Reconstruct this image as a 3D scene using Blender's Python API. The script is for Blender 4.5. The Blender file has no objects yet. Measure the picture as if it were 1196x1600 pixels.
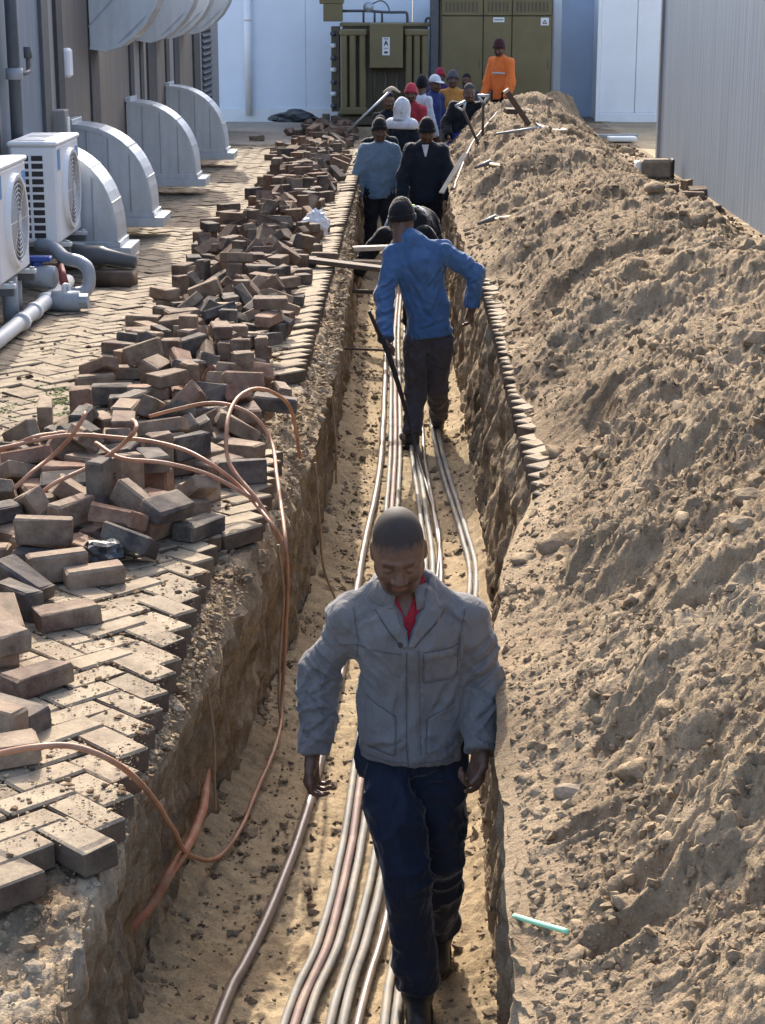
import bpy, bmesh, math, random
import numpy as np
from mathutils import Vector, Matrix, Quaternion
from mathutils.bvhtree import BVHTree

random.seed(5)
RNG = np.random.default_rng(5)
SC = bpy.context.scene
COL = SC.collection

# ------------------------------------------------------------------ camera
cam_d = bpy.data.cameras.new("camera")
cam = bpy.data.objects.new("camera", cam_d)
COL.objects.link(cam)
SC.camera = cam
cam_d.sensor_fit = 'VERTICAL'
cam_d.sensor_height = 24.0
cam_d.lens = 43.5
cam_d.clip_start = 0.1
cam_d.clip_end = 500.0
cam.location = (0.0, 0.0, 2.05)
cam.rotation_euler = (math.radians(90 - 15.679), 0.0, math.radians(0.799))

# ------------------------------------------------------------------ sky, sun, exposure
SUN_EL = 36.0
SUN_AZ = -7.0          # degrees from +Y towards +X (sun stands ahead, a little to the -X side)
world = bpy.data.worlds.new("World")
SC.world = world
world.use_nodes = True
wn = world.node_tree
wn.nodes.clear()
sky = wn.nodes.new("ShaderNodeTexSky")
sky.sky_type = 'NISHITA'
sky.sun_disc = False
sky.sun_elevation = math.radians(SUN_EL)
sky.sun_rotation = math.radians(SUN_AZ)
sky.air_density = 0.8
sky.dust_density = 3.5
sky.ozone_density = 0.35
bg = wn.nodes.new("ShaderNodeBackground")
bg.inputs[1].default_value = 0.15
wo = wn.nodes.new("ShaderNodeOutputWorld")
wn.links.new(sky.outputs[0], bg.inputs[0])
wn.links.new(bg.outputs[0], wo.inputs[0])

sun_d = bpy.data.lights.new("sun", 'SUN')
sun_d.energy = 2.05
sun_d.angle = math.radians(0.55)
sun_d.color = (1.0, 0.92, 0.80)
sun = bpy.data.objects.new("sun", sun_d)
COL.objects.link(sun)
_el, _az = math.radians(SUN_EL), math.radians(SUN_AZ)
_dir = Vector((math.sin(_az) * math.cos(_el), math.cos(_az) * math.cos(_el), math.sin(_el)))
sun.rotation_euler = _dir.to_track_quat('Z', 'Y').to_euler()
sun.location = (0, 20, 12)

SC.view_settings.view_transform = 'Standard'
SC.view_settings.look = 'None'
SC.view_settings.gamma = 1.0
SC.view_settings.exposure = 1.75
SC.render.engine = 'CYCLES'
SC.cycles.max_bounces = 6
SC.cycles.diffuse_bounces = 3
SC.cycles.glossy_bounces = 3
SC.cycles.use_denoising = True

# ------------------------------------------------------------------ helpers
def tag(o, label=None, cat=None, group=None, kind=None):
    if label: o["label"] = label
    if cat: o["category"] = cat
    if group: o["group"] = group
    if kind: o["kind"] = kind
    return o

def empty(name, loc=(0, 0, 0), rz=0.0):
    o = bpy.data.objects.new(name, None)
    o.empty_display_size = 0.1
    COL.objects.link(o)
    o.location = loc
    o.rotation_euler = (0, 0, rz)
    return o

def link_mesh(name, me, mat=None, parent=None):
    o = bpy.data.objects.new(name, me)
    COL.objects.link(o)
    if mat is not None and len(me.materials) == 0:
        me.materials.append(mat)
    if parent is not None:
        o.parent = parent
    return o

def np_mesh(name, V, F, smooth=True):
    """V (n,3) float, F (m,k) int with k 3 or 4"""
    V = np.asarray(V, dtype=np.float32); F = np.asarray(F, dtype=np.int32)
    me = bpy.data.meshes.new(name)
    n, m, k = len(V), len(F), F.shape[1]
    me.vertices.add(n); me.loops.add(m * k); me.polygons.add(m)
    me.vertices.foreach_set("co", V.ravel())
    me.loops.foreach_set("vertex_index", F.ravel())
    me.polygons.foreach_set("loop_start", np.arange(0, m * k, k, dtype=np.int32))
    me.polygons.foreach_set("loop_total", np.full(m, k, dtype=np.int32))
    me.polygons.foreach_set("use_smooth", np.full(m, smooth, dtype=bool))
    me.update(calc_edges=True)
    me.validate()
    return me

def np_obj(name, V, F, mat, parent=None, smooth=True):
    return link_mesh(name, np_mesh(name, V, F, smooth), mat, parent)

class MB:
    """collects simple shapes into one mesh (tris and quads)"""
    def __init__(self):
        self.v = []; self.f = []
    def add(self, v, f):
        b = len(self.v)
        self.v += [tuple(p) for p in v]
        self.f += [tuple(i + b for i in q) for q in f]
        return self
    def box(self, lo, hi, bev=0.0, M=None):
        v, f = cbox(lo, hi, bev)
        if M is not None: v = [tuple(M @ Vector(p)) for p in v]
        return self.add(v, f)
    def tube(self, pts, r, n=10, caps=True):
        v, f = tube_vf(pts, r, n, caps)
        return self.add(v, f)
    def build(self, name, mat, parent=None, smooth=False):
        me = bpy.data.meshes.new(name)
        me.from_pydata(self.v, [], self.f)
        if smooth:
            me.polygons.foreach_set("use_smooth", [True] * len(me.polygons))
        me.update()
        return link_mesh(name, me, mat, parent)

def cbox(lo, hi, b=0.0):
    """box with chamfered edges (44 triangles) or a plain one"""
    lo = list(lo); hi = list(hi)
    if b <= 0:
        v = [(x, y, z) for x in (lo[0], hi[0]) for y in (lo[1], hi[1]) for z in (lo[2], hi[2])]
        return v, [(0, 1, 3, 2), (4, 6, 7, 5), (0, 4, 5, 1), (2, 3, 7, 6), (0, 2, 6, 4), (1, 5, 7, 3)]
    b = min(b, min(hi[i] - lo[i] for i in range(3)) * 0.45)
    v = []; idx = {}
    for sx in (0, 1):
        for sy in (0, 1):
            for sz in (0, 1):
                c = [hi[0] if sx else lo[0], hi[1] if sy else lo[1], hi[2] if sz else lo[2]]
                s = [-1 if sx else 1, -1 if sy else 1, -1 if sz else 1]
                for ax in range(3):
                    p = list(c)
                    for k in range(3):
                        if k != ax: p[k] += s[k] * b
                    idx[(sx, sy, sz, ax)] = len(v); v.append(tuple(p))
    f = []
    def face(ax, s):
        q = []
        o = [k for k in range(3) if k != ax]
        for a, c in ((0, 0), (1, 0), (1, 1), (0, 1)):
            k = [0, 0, 0]; k[ax] = s; k[o[0]] = a; k[o[1]] = c
            q.append(idx[(k[0], k[1], k[2], ax)])
        flip = (s == 0) ^ (ax == 1)
        return tuple(q[::-1]) if flip else tuple(q)
    for ax in range(3):
        for s in (0, 1): f.append(face(ax, s))
    for ax in range(3):           # edges parallel to ax
        o = [k for k in range(3) if k != ax]
        for a in (0, 1):
            for c in (0, 1):
                e = []
                for s in (0, 1):
                    k = [0, 0, 0]; k[ax] = s; k[o[0]] = a; k[o[1]] = c
                    e.append((idx[(k[0], k[1], k[2], o[0])], idx[(k[0], k[1], k[2], o[1])]))
                q = (e[0][0], e[1][0], e[1][1], e[0][1])
                flip = (a ^ c) ^ (ax == 1)
                f.append(q if flip else q[::-1])
    for sx in (0, 1):
        for sy in (0, 1):
            for sz in (0, 1):
                q = (idx[(sx, sy, sz, 0)], idx[(sx, sy, sz, 1)], idx[(sx, sy, sz, 2)])
                f.append(q if (sx + sy + sz) % 2 else q[::-1])
    return v, f

def smooth_path(pts, per=6):
    """Catmull-Rom through pts"""
    P = np.array(pts, float)
    P = np.vstack([2 * P[0] - P[1], P, 2 * P[-1] - P[-2]])
    out = []
    for i in range(1, len(P) - 2):
        p0, p1, p2, p3 = P[i - 1], P[i], P[i + 1], P[i + 2]
        for k in range(per):
            t = k / per
            out.append(0.5 * (2 * p1 + (p2 - p0) * t + (2 * p0 - 5 * p1 + 4 * p2 - p3) * t * t + (3 * p1 - p0 - 3 * p2 + p3) * t ** 3))
    out.append(P[-2])
    return np.array(out)

def tube_vf(pts, r, n=10, caps=True):
    P = np.array(pts, float)
    m = len(P)
    R = np.full(m, r, float) if np.isscalar(r) else np.interp(np.linspace(0, 1, m), np.linspace(0, 1, len(r)), r)
    T = np.gradient(P, axis=0); T /= np.linalg.norm(T, axis=1)[:, None] + 1e-12
    up = np.array([0, 0, 1.0]) if abs(T[0][2]) < 0.9 else np.array([1.0, 0, 0])
    N = np.zeros_like(P)
    a = np.cross(up, T[0]); a /= np.linalg.norm(a)
    for i in range(m):
        a = a - T[i] * (a @ T[i]); a /= np.linalg.norm(a) + 1e-12
        N[i] = a
    B = np.cross(T, N)
    ang = np.arange(n) * 2 * math.pi / n
    V = P[:, None, :] + R[:, None, None] * (np.cos(ang)[None, :, None] * N[:, None, :] + np.sin(ang)[None, :, None] * B[:, None, :])
    v = [tuple(p) for p in V.reshape(-1, 3)]
    f = []
    for i in range(m - 1):
        for j in range(n):
            k = (j + 1) % n
            f.append((i * n + j, i * n + k, (i + 1) * n + k, (i + 1) * n + j))
    if caps:
        f.append(tuple(range(n))[::-1]); f.append(tuple((m - 1) * n + j for j in range(n)))
    return v, f

# ---- vectorised gradient noise
_PERM = RNG.permutation(1024).astype(np.int64)
_G = RNG.normal(size=(1024, 3)); _G /= np.linalg.norm(_G, axis=1)[:, None]
_G = _G.astype(np.float32)
def noise3(P):
    P = np.asarray(P, np.float32)
    I = np.floor(P).astype(np.int64); Fr = (P - I).astype(np.float32)
    U = Fr * Fr * Fr * (Fr * (Fr * 6 - 15) + 10)
    out = np.zeros(len(P), np.float32)
    for dx in (0, 1):
        hx = _PERM[(I[:, 0] + dx) & 1023]; wx = U[:, 0] if dx else 1 - U[:, 0]
        for dy in (0, 1):
            hy = _PERM[(hx + I[:, 1] + dy) & 1023]; wy = U[:, 1] if dy else 1 - U[:, 1]
            for dz in (0, 1):
                g = _G[_PERM[(hy + I[:, 2] + dz) & 1023]]
                wz = U[:, 2] if dz else 1 - U[:, 2]
                out += wx * wy * wz * (g[:, 0] * (Fr[:, 0] - dx) + g[:, 1] * (Fr[:, 1] - dy) + g[:, 2] * (Fr[:, 2] - dz))
    return out * 1.6
def fbm(P, oct=4, gain=0.5, lac=2.07, ridged=False):
    P = np.asarray(P, np.float32); s = 0; a = 1.0; t = 0
    for i in range(oct):
        n = noise3(P + 17.3 * i)
        if ridged: n = 1 - 2 * np.abs(n)
        s = s + a * n; t += a; a *= gain; P = P * lac
    return s / t

# ---- materials
def mat_new(name):
    m = bpy.data.materials.new(name); m.use_nodes = True
    nt = m.node_tree
    b = nt.nodes["Principled BSDF"]
    return m, nt, b
def node(nt, t, **kw):
    n = nt.nodes.new(t)
    for k, v in kw.items(): setattr(n, k, v)
    return n
def ramp(nt, fac, stops, interp='LINEAR'):
    r = node(nt, "ShaderNodeValToRGB")
    r.color_ramp.interpolation = interp
    e = r.color_ramp.elements
    while len(e) < len(stops): e.new(0.5)
    for i, (p, c) in enumerate(stops):
        e[i].position = p; e[i].color = (c[0], c[1], c[2], 1)
    nt.links.new(fac, r.inputs[0])
    return r.outputs[0]
def coords(nt, kind="Object", scale=None, rot=None):
    tc = node(nt, "ShaderNodeTexCoord")
    out = tc.outputs[kind]
    if scale is not None:
        mp = node(nt, "ShaderNodeMapping")
        mp.inputs["Scale"].default_value = scale if hasattr(scale, "__len__") else (scale,) * 3
        if rot: mp.inputs["Rotation"].default_value = rot
        nt.links.new(out, mp.inputs[0]); out = mp.outputs[0]
    return out
def world_pos(nt, scale=None):
    g = node(nt, "ShaderNodeNewGeometry"); out = g.outputs["Position"]
    if scale is not None:
        mp = node(nt, "ShaderNodeMapping")
        mp.inputs["Scale"].default_value = scale if hasattr(scale, "__len__") else (scale,) * 3
        nt.links.new(out, mp.inputs[0]); out = mp.outputs[0]
    return out
def tex_noise(nt, vec, scale, detail=4, rough=0.55, dist=0.0):
    n = node(nt, "ShaderNodeTexNoise")
    n.inputs["Scale"].default_value = scale; n.inputs["Detail"].default_value = detail
    n.inputs["Roughness"].default_value = rough; n.inputs["Distortion"].default_value = dist
    nt.links.new(vec, n.inputs["Vector"])
    return n.outputs["Fac"]
def mixc(nt, fac, a, b, blend='MIX'):
    m = node(nt, "ShaderNodeMix", data_type='RGBA', blend_type=blend)
    for i, x in ((0, fac), (6, a), (7, b)):
        if hasattr(x, "is_output"): nt.links.new(x, m.inputs[i])
        elif i == 0: m.inputs[0].default_value = x
        else: m.inputs[i].default_value = (x[0], x[1], x[2], 1)
    return m.outputs[2]
def mathn(nt, op, a, b=None, clamp=False):
    m = node(nt, "ShaderNodeMath", operation=op); m.use_clamp = clamp
    for i, x in ((0, a), (1, b)):
        if x is None: continue
        if hasattr(x, "is_output"): nt.links.new(x, m.inputs[i])
        else: m.inputs[i].default_value = x
    return m.outputs[0]
def bump(nt, b, h, strength=0.5, dist=0.01, prev=None):
    n = node(nt, "ShaderNodeBump")
    n.inputs["Strength"].default_value = strength; n.inputs["Distance"].default_value = dist
    nt.links.new(h, n.inputs["Height"])
    if prev is not None: nt.links.new(prev, n.inputs["Normal"])
    nt.links.new(n.outputs[0], b.inputs["Normal"])
    return n.outputs[0]

def mat_plain(name, col, rough=0.6, metal=0.0, var=0.15, scale=8.0, bmp=0.0, bscale=60.0, spec=0.5, dirt=None):
    m, nt, b = mat_new(name)
    v = coords(nt, "Object")
    n = tex_noise(nt, v, scale, 5, 0.6)
    lo = [c * (1 - var) for c in col]; hi = [min(1, c * (1 + var)) for c in col]
    c = ramp(nt, n, [(0.3, lo), (0.7, hi)])
    if dirt:
        dcol, damt = dirt
        n2 = tex_noise(nt, v, scale * 0.6 + 1.3, 6, 0.7)
        k = ramp(nt, n2, [(0.5, (0, 0, 0)), (0.75, (damt,) * 3)])
        c = mixc(nt, k, c, dcol)
    nt.links.new(c, b.inputs["Base Color"])
    b.inputs["Roughness"].default_value = rough
    b.inputs["Metallic"].default_value = metal
    b.inputs["Specular IOR Level"].default_value = spec
    if bmp > 0:
        bump(nt, b, tex_noise(nt, v, bscale, 4, 0.6), bmp, 0.005)
    return m

def mat_soil(name, cols, fine=90.0, bstr=0.7, patches=1.2, pebble=True, streak=False):
    m, nt, b = mat_new(name)
    p = world_pos(nt)
    big = tex_noise(nt, p, patches, 5, 0.6, 0.4)
    c = ramp(nt, big, [(0.28, cols[0]), (0.5, cols[1]), (0.72, cols[2])])
    mid = tex_noise(nt, p, 14.0, 5, 0.65)
    c = mixc(nt, 0.55, c, ramp(nt, mid, [(0.3, (0.45, 0.43, 0.41)), (0.65, (1.0, 1.0, 1.0))]), 'MULTIPLY')
    fi = tex_noise(nt, p, fine, 4, 0.7)
    c = mixc(nt, 0.5, c, ramp(nt, fi, [(0.32, (0.5, 0.48, 0.46)), (0.6, (1.05, 1.03, 1.0))]), 'MULTIPLY')
    if streak:
        q = world_pos(nt, (26, 26, 2.2))
        st = tex_noise(nt, q, 1.0, 4, 0.6)
        c = mixc(nt, 0.6, c, ramp(nt, st, [(0.35, (0.42, 0.40, 0.38)), (0.6, (1, 1, 1))]), 'MULTIPLY')
    nt.links.new(c, b.inputs["Base Color"])
    b.inputs["Roughness"].default_value = 0.95
    b.inputs["Specular IOR Level"].default_value = 0.12
    n1 = bump(nt, b, tex_noise(nt, p, 38.0, 5, 0.65), bstr, 0.02)
    bump(nt, b, fi, 0.5, 0.006, n1)
    return m

SAND_A = [(0.26, 0.185, 0.115), (0.37, 0.275, 0.17), (0.46, 0.355, 0.225)]
M = {}
M['mound'] = mat_soil("mound_sand", [(0.165, 0.118, 0.076), (0.30, 0.229, 0.150), (0.395, 0.310, 0.210)], 110, 0.8, 1.1)
M['floor'] = mat_soil("trench_floor_sand", [(0.28, 0.208, 0.125), (0.39, 0.30, 0.185), (0.46, 0.365, 0.235)], 70, 0.45, 1.7)
M['twall'] = mat_soil("trench_wall_soil", [(0.21, 0.155, 0.10), (0.37, 0.285, 0.19), (0.52, 0.43, 0.30)], 90, 0.8, 2.2, streak=True)
M['bed'] = mat_soil("bedding_soil", [(0.17, 0.115, 0.07), (0.33, 0.255, 0.17), (0.47, 0.395, 0.29)], 60, 0.9, 4.0)
M['sand'] = mat_soil("yard_sand", [(0.36, 0.28, 0.18), (0.47, 0.38, 0.25), (0.56, 0.46, 0.31)], 60, 0.5, 1.3)
M['apron'] = mat_soil("shade_grey_gravel", [(0.22, 0.20, 0.17), (0.30, 0.275, 0.235), (0.37, 0.34, 0.29)], 60, 0.4, 1.0)  # gravel whose grey also has the far wall's shade put into the colour
M['clod'] = mat_soil("clod_soil", [(0.216, 0.160, 0.105), (0.31, 0.237, 0.157), (0.405, 0.318, 0.214)], 120, 0.6, 1.8)
M['debris'] = mat_soil("crumb_soil", [(0.10, 0.065, 0.04), (0.17, 0.115, 0.07), (0.27, 0.19, 0.12)], 100, 0.5, 9.0)

def mat_brick(name, stops, dust=0.35, dustcol=(0.42, 0.34, 0.235), settle=False):
    m, nt, b = mat_new(name)
    oi = node(nt, "ShaderNodeObjectInfo")
    at = node(nt, "ShaderNodeAttribute", attribute_name="rnd")
    rnd = mathn(nt, 'FRACT', mathn(nt, 'ADD', oi.outputs["Random"], at.outputs["Fac"]))
    c = ramp(nt, rnd, stops)
    v = coords(nt, "Object")
    ad = node(nt, "ShaderNodeVectorMath", operation='ADD')
    nt.links.new(v, ad.inputs[0])
    cb = node(nt, "ShaderNodeCombineXYZ")
    for i in range(3): nt.links.new(mathn(nt, 'MULTIPLY', rnd, 37.0 + 11 * i), cb.inputs[i])
    nt.links.new(cb.outputs[0], ad.inputs[1])
    v = ad.outputs[0]
    n = tex_noise(nt, v, 11.0, 5, 0.65)
    c = mixc(nt, 0.75, c, ramp(nt, n, [(0.32, (0.38, 0.36, 0.36)), (0.66, (1.15, 1.1, 1.05))]), 'MULTIPLY')
    n2 = tex_noise(nt, v, 6.0, 6, 0.7)
    k = ramp(nt, n2, [(0.5 - 0.2 * dust, (0, 0, 0)), (0.78 - 0.2 * dust, (dust, dust, dust))])
    if settle:         # sand trodden into the upper faces
        ge = node(nt, "ShaderNodeNewGeometry"); sx = node(nt, "ShaderNodeSeparateXYZ"); nt.links.new(ge.outputs["True Normal"], sx.inputs[0])
        up = mathn(nt, 'GREATER_THAN', sx.outputs[2], .6)
        k = mathn(nt, 'MULTIPLY', mathn(nt, 'ADD', mathn(nt, 'MULTIPLY', k, .8), .22, True), up)
    c = mixc(nt, k, c, dustcol)
    n3 = tex_noise(nt, v, 120.0, 3, 0.6)
    c = mixc(nt, 0.4, c, ramp(nt, n3, [(0.3, (0.6, 0.6, 0.6)), (0.6, (1.05, 1.05, 1.05))]), 'MULTIPLY')
    nt.links.new(c, b.inputs["Base Color"])
    b.inputs["Roughness"].default_value = 0.88
    b.inputs["Specular IOR Level"].default_value = 0.25
    n1 = bump(nt, b, tex_noise(nt, v, 45.0, 5, 0.7), 0.35, 0.008)
    bump(nt, b, n3, 0.3, 0.003, n1)
    return m
M['brick'] = mat_brick("loose_brick", [(0.0, (0.17, 0.10, 0.07)), (0.2, (0.13, 0.085, 0.065)), (0.4, (0.09, 0.07, 0.06)),
     (0.55, (0.19, 0.12, 0.085)), (0.7, (0.065, 0.06, 0.062)), (0.85, (0.14, 0.11, 0.085)), (1.0, (0.21, 0.13, 0.09))], 0.4)
M['brick_red'] = mat_brick("reddish_brick", [(0.0, (0.24, 0.13, 0.088)), (0.5, (0.20, 0.11, 0.078)), (1.0, (0.27, 0.16, 0.115))], 0.5)
M['brick_brown'] = mat_brick("brown_brick", [(0.0, (0.165, 0.11, 0.08)), (0.5, (0.135, 0.092, 0.072)), (1.0, (0.20, 0.135, 0.10))], 0.55)
M['brick_dark'] = mat_brick("charcoal_brick", [(0.0, (0.072, 0.066, 0.066)), (0.5, (0.10, 0.082, 0.075)), (1.0, (0.062, 0.058, 0.06))], 0.4)
M['brick_tan'] = mat_brick("sandy_brick", [(0.0, (0.25, 0.18, 0.125)), (0.5, (0.21, 0.15, 0.11)), (1.0, (0.28, 0.20, 0.14))], 0.5)
M['paver'] = mat_brick("paving_brick", [(0.0, (0.16, 0.115, 0.08)), (0.3, (0.11, 0.08, 0.06)), (0.6, (0.20, 0.15, 0.10)), (1.0, (0.13, 0.10, 0.075))], 0.85, (0.35, 0.285, 0.198), True)

def mat_metal(name, col, rough=0.4, metal=0.75, var=0.12, streak=(3, 3, 0.6)):
    m, nt, b = mat_new(name)
    v = coords(nt, "Object", streak)
    n = tex_noise(nt, v, 3.0, 5, 0.6)
    n2 = tex_noise(nt, coords(nt, "Object"), 22.0, 4, 0.6)
    c = ramp(nt, n, [(0.3, [x * (1 - var) for x in col]), (0.7, [min(1, x * (1 + var)) for x in col])])
    c = mixc(nt, 0.35, c, ramp(nt, n2, [(0.35, (0.8, 0.8, 0.8)), (0.65, (1, 1, 1))]), 'MULTIPLY')
    nt.links.new(c, b.inputs["Base Color"])
    b.inputs["Metallic"].default_value = metal
    r = ramp(nt, n2, [(0.3, (rough * 0.8,) * 3), (0.7, (min(1, rough * 1.3),) * 3)])
    nt.links.new(r, b.inputs["Roughness"])
    bump(nt, b, n, 0.12, 0.01)
    return m
M['galv'] = mat_metal("galvanised_sheet", (0.52, 0.56, 0.60), 0.42, 0.55)
M['galv_dark'] = mat_metal("galvanised_seam", (0.36, 0.39, 0.42), 0.5, 0.5)
M['steel'] = mat_metal("tool_steel", (0.16, 0.155, 0.15), 0.6, 0.35)
M['white_paint'] = mat_plain("white_appliance_paint", (0.74, 0.76, 0.78), 0.45, 0, 0.05, 3.0, dirt=((0.5, 0.46, 0.4), 0.25))
M['white_wall'] = mat_plain("white_wall_panel", (0.80, 0.87, 0.95), 0.55, 0, 0.04, 1.2, dirt=((0.62, 0.60, 0.57), 0.18))
M['white_wall2'] = mat_plain("white_container_panel", (0.87, 0.88, 0.88), 0.55, 0, 0.05, 1.2, dirt=((0.6, 0.57, 0.5), 0.2))
M['blue_panel'] = mat_plain("pale_blue_panel", (0.47, 0.55, 0.68), 0.55, 0, 0.06, 1.2)
M['olive'] = mat_plain("olive_brown_enamel", (0.165, 0.130, 0.055), 0.45, 0, 0.12, 2.5, dirt=((0.2, 0.17, 0.1), 0.3))
M['olive_dark'] = mat_plain("dark_olive_enamel", (0.095, 0.075, 0.042), 0.5, 0, 0.15, 2.5)
M['black_plastic'] = mat_plain("black_plastic", (0.02, 0.02, 0.022), 0.5, 0, 0.2)
M['dark_grey'] = mat_plain("dark_grey_paint", (0.09, 0.095, 0.10), 0.6, 0, 0.15)
M['grey_pipe'] = mat_plain("grey_pvc", (0.30, 0.33, 0.36), 0.5, 0, 0.12, 6, dirt=((0.3, 0.25, 0.18), 0.4))
M['light_pipe'] = mat_plain("pale_grey_pvc", (0.55, 0.57, 0.58), 0.5, 0, 0.12, 6, dirt=((0.35, 0.30, 0.22), 0.4))
M['wood'] = mat_plain("weathered_wood", (0.30, 0.21, 0.13), 0.8, 0, 0.3, 12, 0.4, 50)
M['wood_pale'] = mat_plain("pale_wood", (0.55, 0.46, 0.34), 0.8, 0, 0.2, 12, 0.4, 50)
M['wood_dark'] = mat_plain("dark_wood", (0.09, 0.06, 0.04), 0.8, 0, 0.3, 12, 0.4, 50)
M['copper'] = mat_plain("copper_brown_sheath", (0.36, 0.17, 0.095), 0.55, 0, 0.25, 9, dirt=((0.42, 0.33, 0.22), 0.6))
M['conduit'] = mat_plain("terracotta_conduit", (0.40, 0.15, 0.075), 0.6, 0, 0.25, 14, dirt=((0.42, 0.33, 0.22), 0.6))
M['cable'] = mat_plain("sand_dusted_cable", (0.19, 0.18, 0.165), 0.62, 0, 0.3, 5, 0.3, 40, spec=.25, dirt=((0.34, 0.27, 0.175), 1.0))
M['cable_pink'] = mat_plain("dusty_red_cable", (0.20, 0.135, 0.12), 0.62, 0, 0.25, 5, 0.3, 40, spec=.25, dirt=((0.34, 0.27, 0.175), 1.0))
M['cable_dark'] = mat_plain("dusty_grey_cable", (0.17, 0.13, 0.11), 0.4, 0, 0.2, 5, 0.15, 40, dirt=((0.42, 0.34, 0.23), 0.45))
M['cable_black'] = mat_plain("black_cable_sheath", (0.025, 0.023, 0.024), 0.45, 0, 0.3, 9)
M['green'] = mat_plain("pale_green_plastic", (0.30, 0.62, 0.42), 0.45, 0, 0.1)
M['bag'] = mat_plain("white_plastic_film", (0.72, 0.72, 0.72), 0.35, 0, 0.1)
M['black_bag'] = mat_plain("black_plastic_film", (0.03, 0.032, 0.036), 0.35, 0, 0.2)
M['plate'] = mat_plain("white_sign_plate", (0.75, 0.76, 0.74), 0.5, 0, 0.04)
M['ink'] = mat_plain("black_ink", (0.02, 0.02, 0.02), 0.6, 0, 0.05)
M['yellow'] = mat_plain("yellow_sign", (0.75, 0.55, 0.08), 0.5, 0, 0.05)
M['blue_valve'] = mat_plain("blue_valve_plastic", (0.03, 0.07, 0.32), 0.45, 0, 0.15)
M['red_valve'] = mat_plain("dull_red_plastic", (0.22, 0.04, 0.035), 0.5, 0, 0.15)
M['blue_label'] = mat_plain("blue_sticker", (0.12, 0.30, 0.55), 0.5, 0, 0.1)
M['stone'] = mat_plain("grey_stone", (0.235, 0.185, 0.13), 0.95, 0, 0.3, 9, 0.8, 30)

def mat_corrugated(name, col, streakcol, var=0.25):
    m, nt, b = mat_new(name)
    p = world_pos(nt, (1, 5.5, 0.22))
    n = tex_noise(nt, p, 3.0, 6, 0.65)
    c = ramp(nt, n, [(0.25, [x * (1 - var) for x in col]), (0.55, col), (0.8, streakcol)])
    n2 = tex_noise(nt, world_pos(nt), 30, 4, 0.6)
    c = mixc(nt, 0.25, c, ramp(nt, n2, [(0.3, (0.75, 0.75, 0.75)), (0.7, (1, 1, 1))]), 'MULTIPLY')
    nt.links.new(c, b.inputs["Base Color"])
    b.inputs["Roughness"].default_value = 0.6
    b.inputs["Specular IOR Level"].default_value = 0.3
    bump(nt, b, n, 0.15, 0.01)
    return m
M['wall_grey'] = mat_corrugated("grey_blue_sheeting", (0.20, 0.245, 0.295), (0.275, 0.32, 0.365))
M['wall_brown'] = mat_corrugated("stained_panel", (0.22, 0.195, 0.165), (0.29, 0.265, 0.235))
M['wall_dark'] = mat_plain("dark_wall_strip", (0.055, 0.055, 0.058), 0.7, 0, 0.2)
M['wall_pale'] = mat_corrugated("pale_wall_strip", (0.31, 0.30, 0.29), (0.38, 0.37, 0.35))

# ================================================================== terrain
def tab(Y, t):
    t = np.array(t, float)
    return np.interp(Y, t[:, 0], t[:, 1])
T_XLT = [(2, -.80), (4.6, -.74), (6, -.66), (7.2, -.55), (9.2, -.46), (12.3, -.43), (15, -.46), (20, -.56), (28, -.60), (29, -.95), (31, -.95)]
T_XLF = [(2, -.85), (5.6, -.84), (6.7, -.74), (8, -.60), (9.2, -.51), (12, -.49), (20, -.50), (28, -.55), (29, -.9), (31, -.9)]
T_XRF = [(2, .29), (7, .28), (8.5, .40), (10, .45), (12, .43), (16, .39), (26.5, .42), (27.6, .9), (28.4, 1.75), (31, 1.75)]
T_XRT = [(2, .25), (4.8, .26), (5.9, .31), (6.8, .38), (7.6, .53), (8.5, .60), (13.5, .585), (15, .50), (17.5, .44), (26.5, .46), (27.6, 1.0), (28.4, 1.85), (31, 1.85)]
T_ZF = [(2, -1.1), (24.5, -1.1), (26.5, -.98), (28, -.85), (29.4, -.60), (30.3, -.45), (30.6, -.10), (31, -.02), (33, -.02)]
T_TOE = [(2, .26), (6.6, .33), (7.4, .54), (7.9, .60), (8.3, .675), (9.2, .66), (9.8, .56), (11.6, .56), (12.2, .65), (13.2, .635), (14.2, .54), (18, .44), (26.2, .47), (27.2, .8), (27.9, 1.86), (31, 2.0)]
T_CX = [(2, 2.05), (9, 1.95), (14, 1.88), (17, 1.72), (20, 1.55), (23, 1.55), (26, 1.8), (28, 2.25), (30, 2.3)]
T_CH = [(2, .86), (8, .70), (9.5, .63), (11, .62), (13.8, .61), (15.2, .48), (16.6, .42), (19, .52), (22, .60), (24, .62), (27, .64), (28.4, .50), (29.6, .12), (30.2, -.05), (33, -.05)]
DENTS = [(.50, 3.64, .11, .05, .045), (.57, 3.80, .10, .05, .045), (.60, 4.60, .09, .06, .045), (.46, 4.22, .10, .04, .035), (.73, 4.05, .13, .06, .045),
         (.80, 3.45, .12, .06, .05), (.86, 4.9, .10, .07, .04), (.62, 5.9, .09, .06, .04), (.95, 6.3, .12, .08, .05), (1.25, 6.9, .16, .1, .05), (.95, 8.4, .12, .1, .04)]

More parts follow.
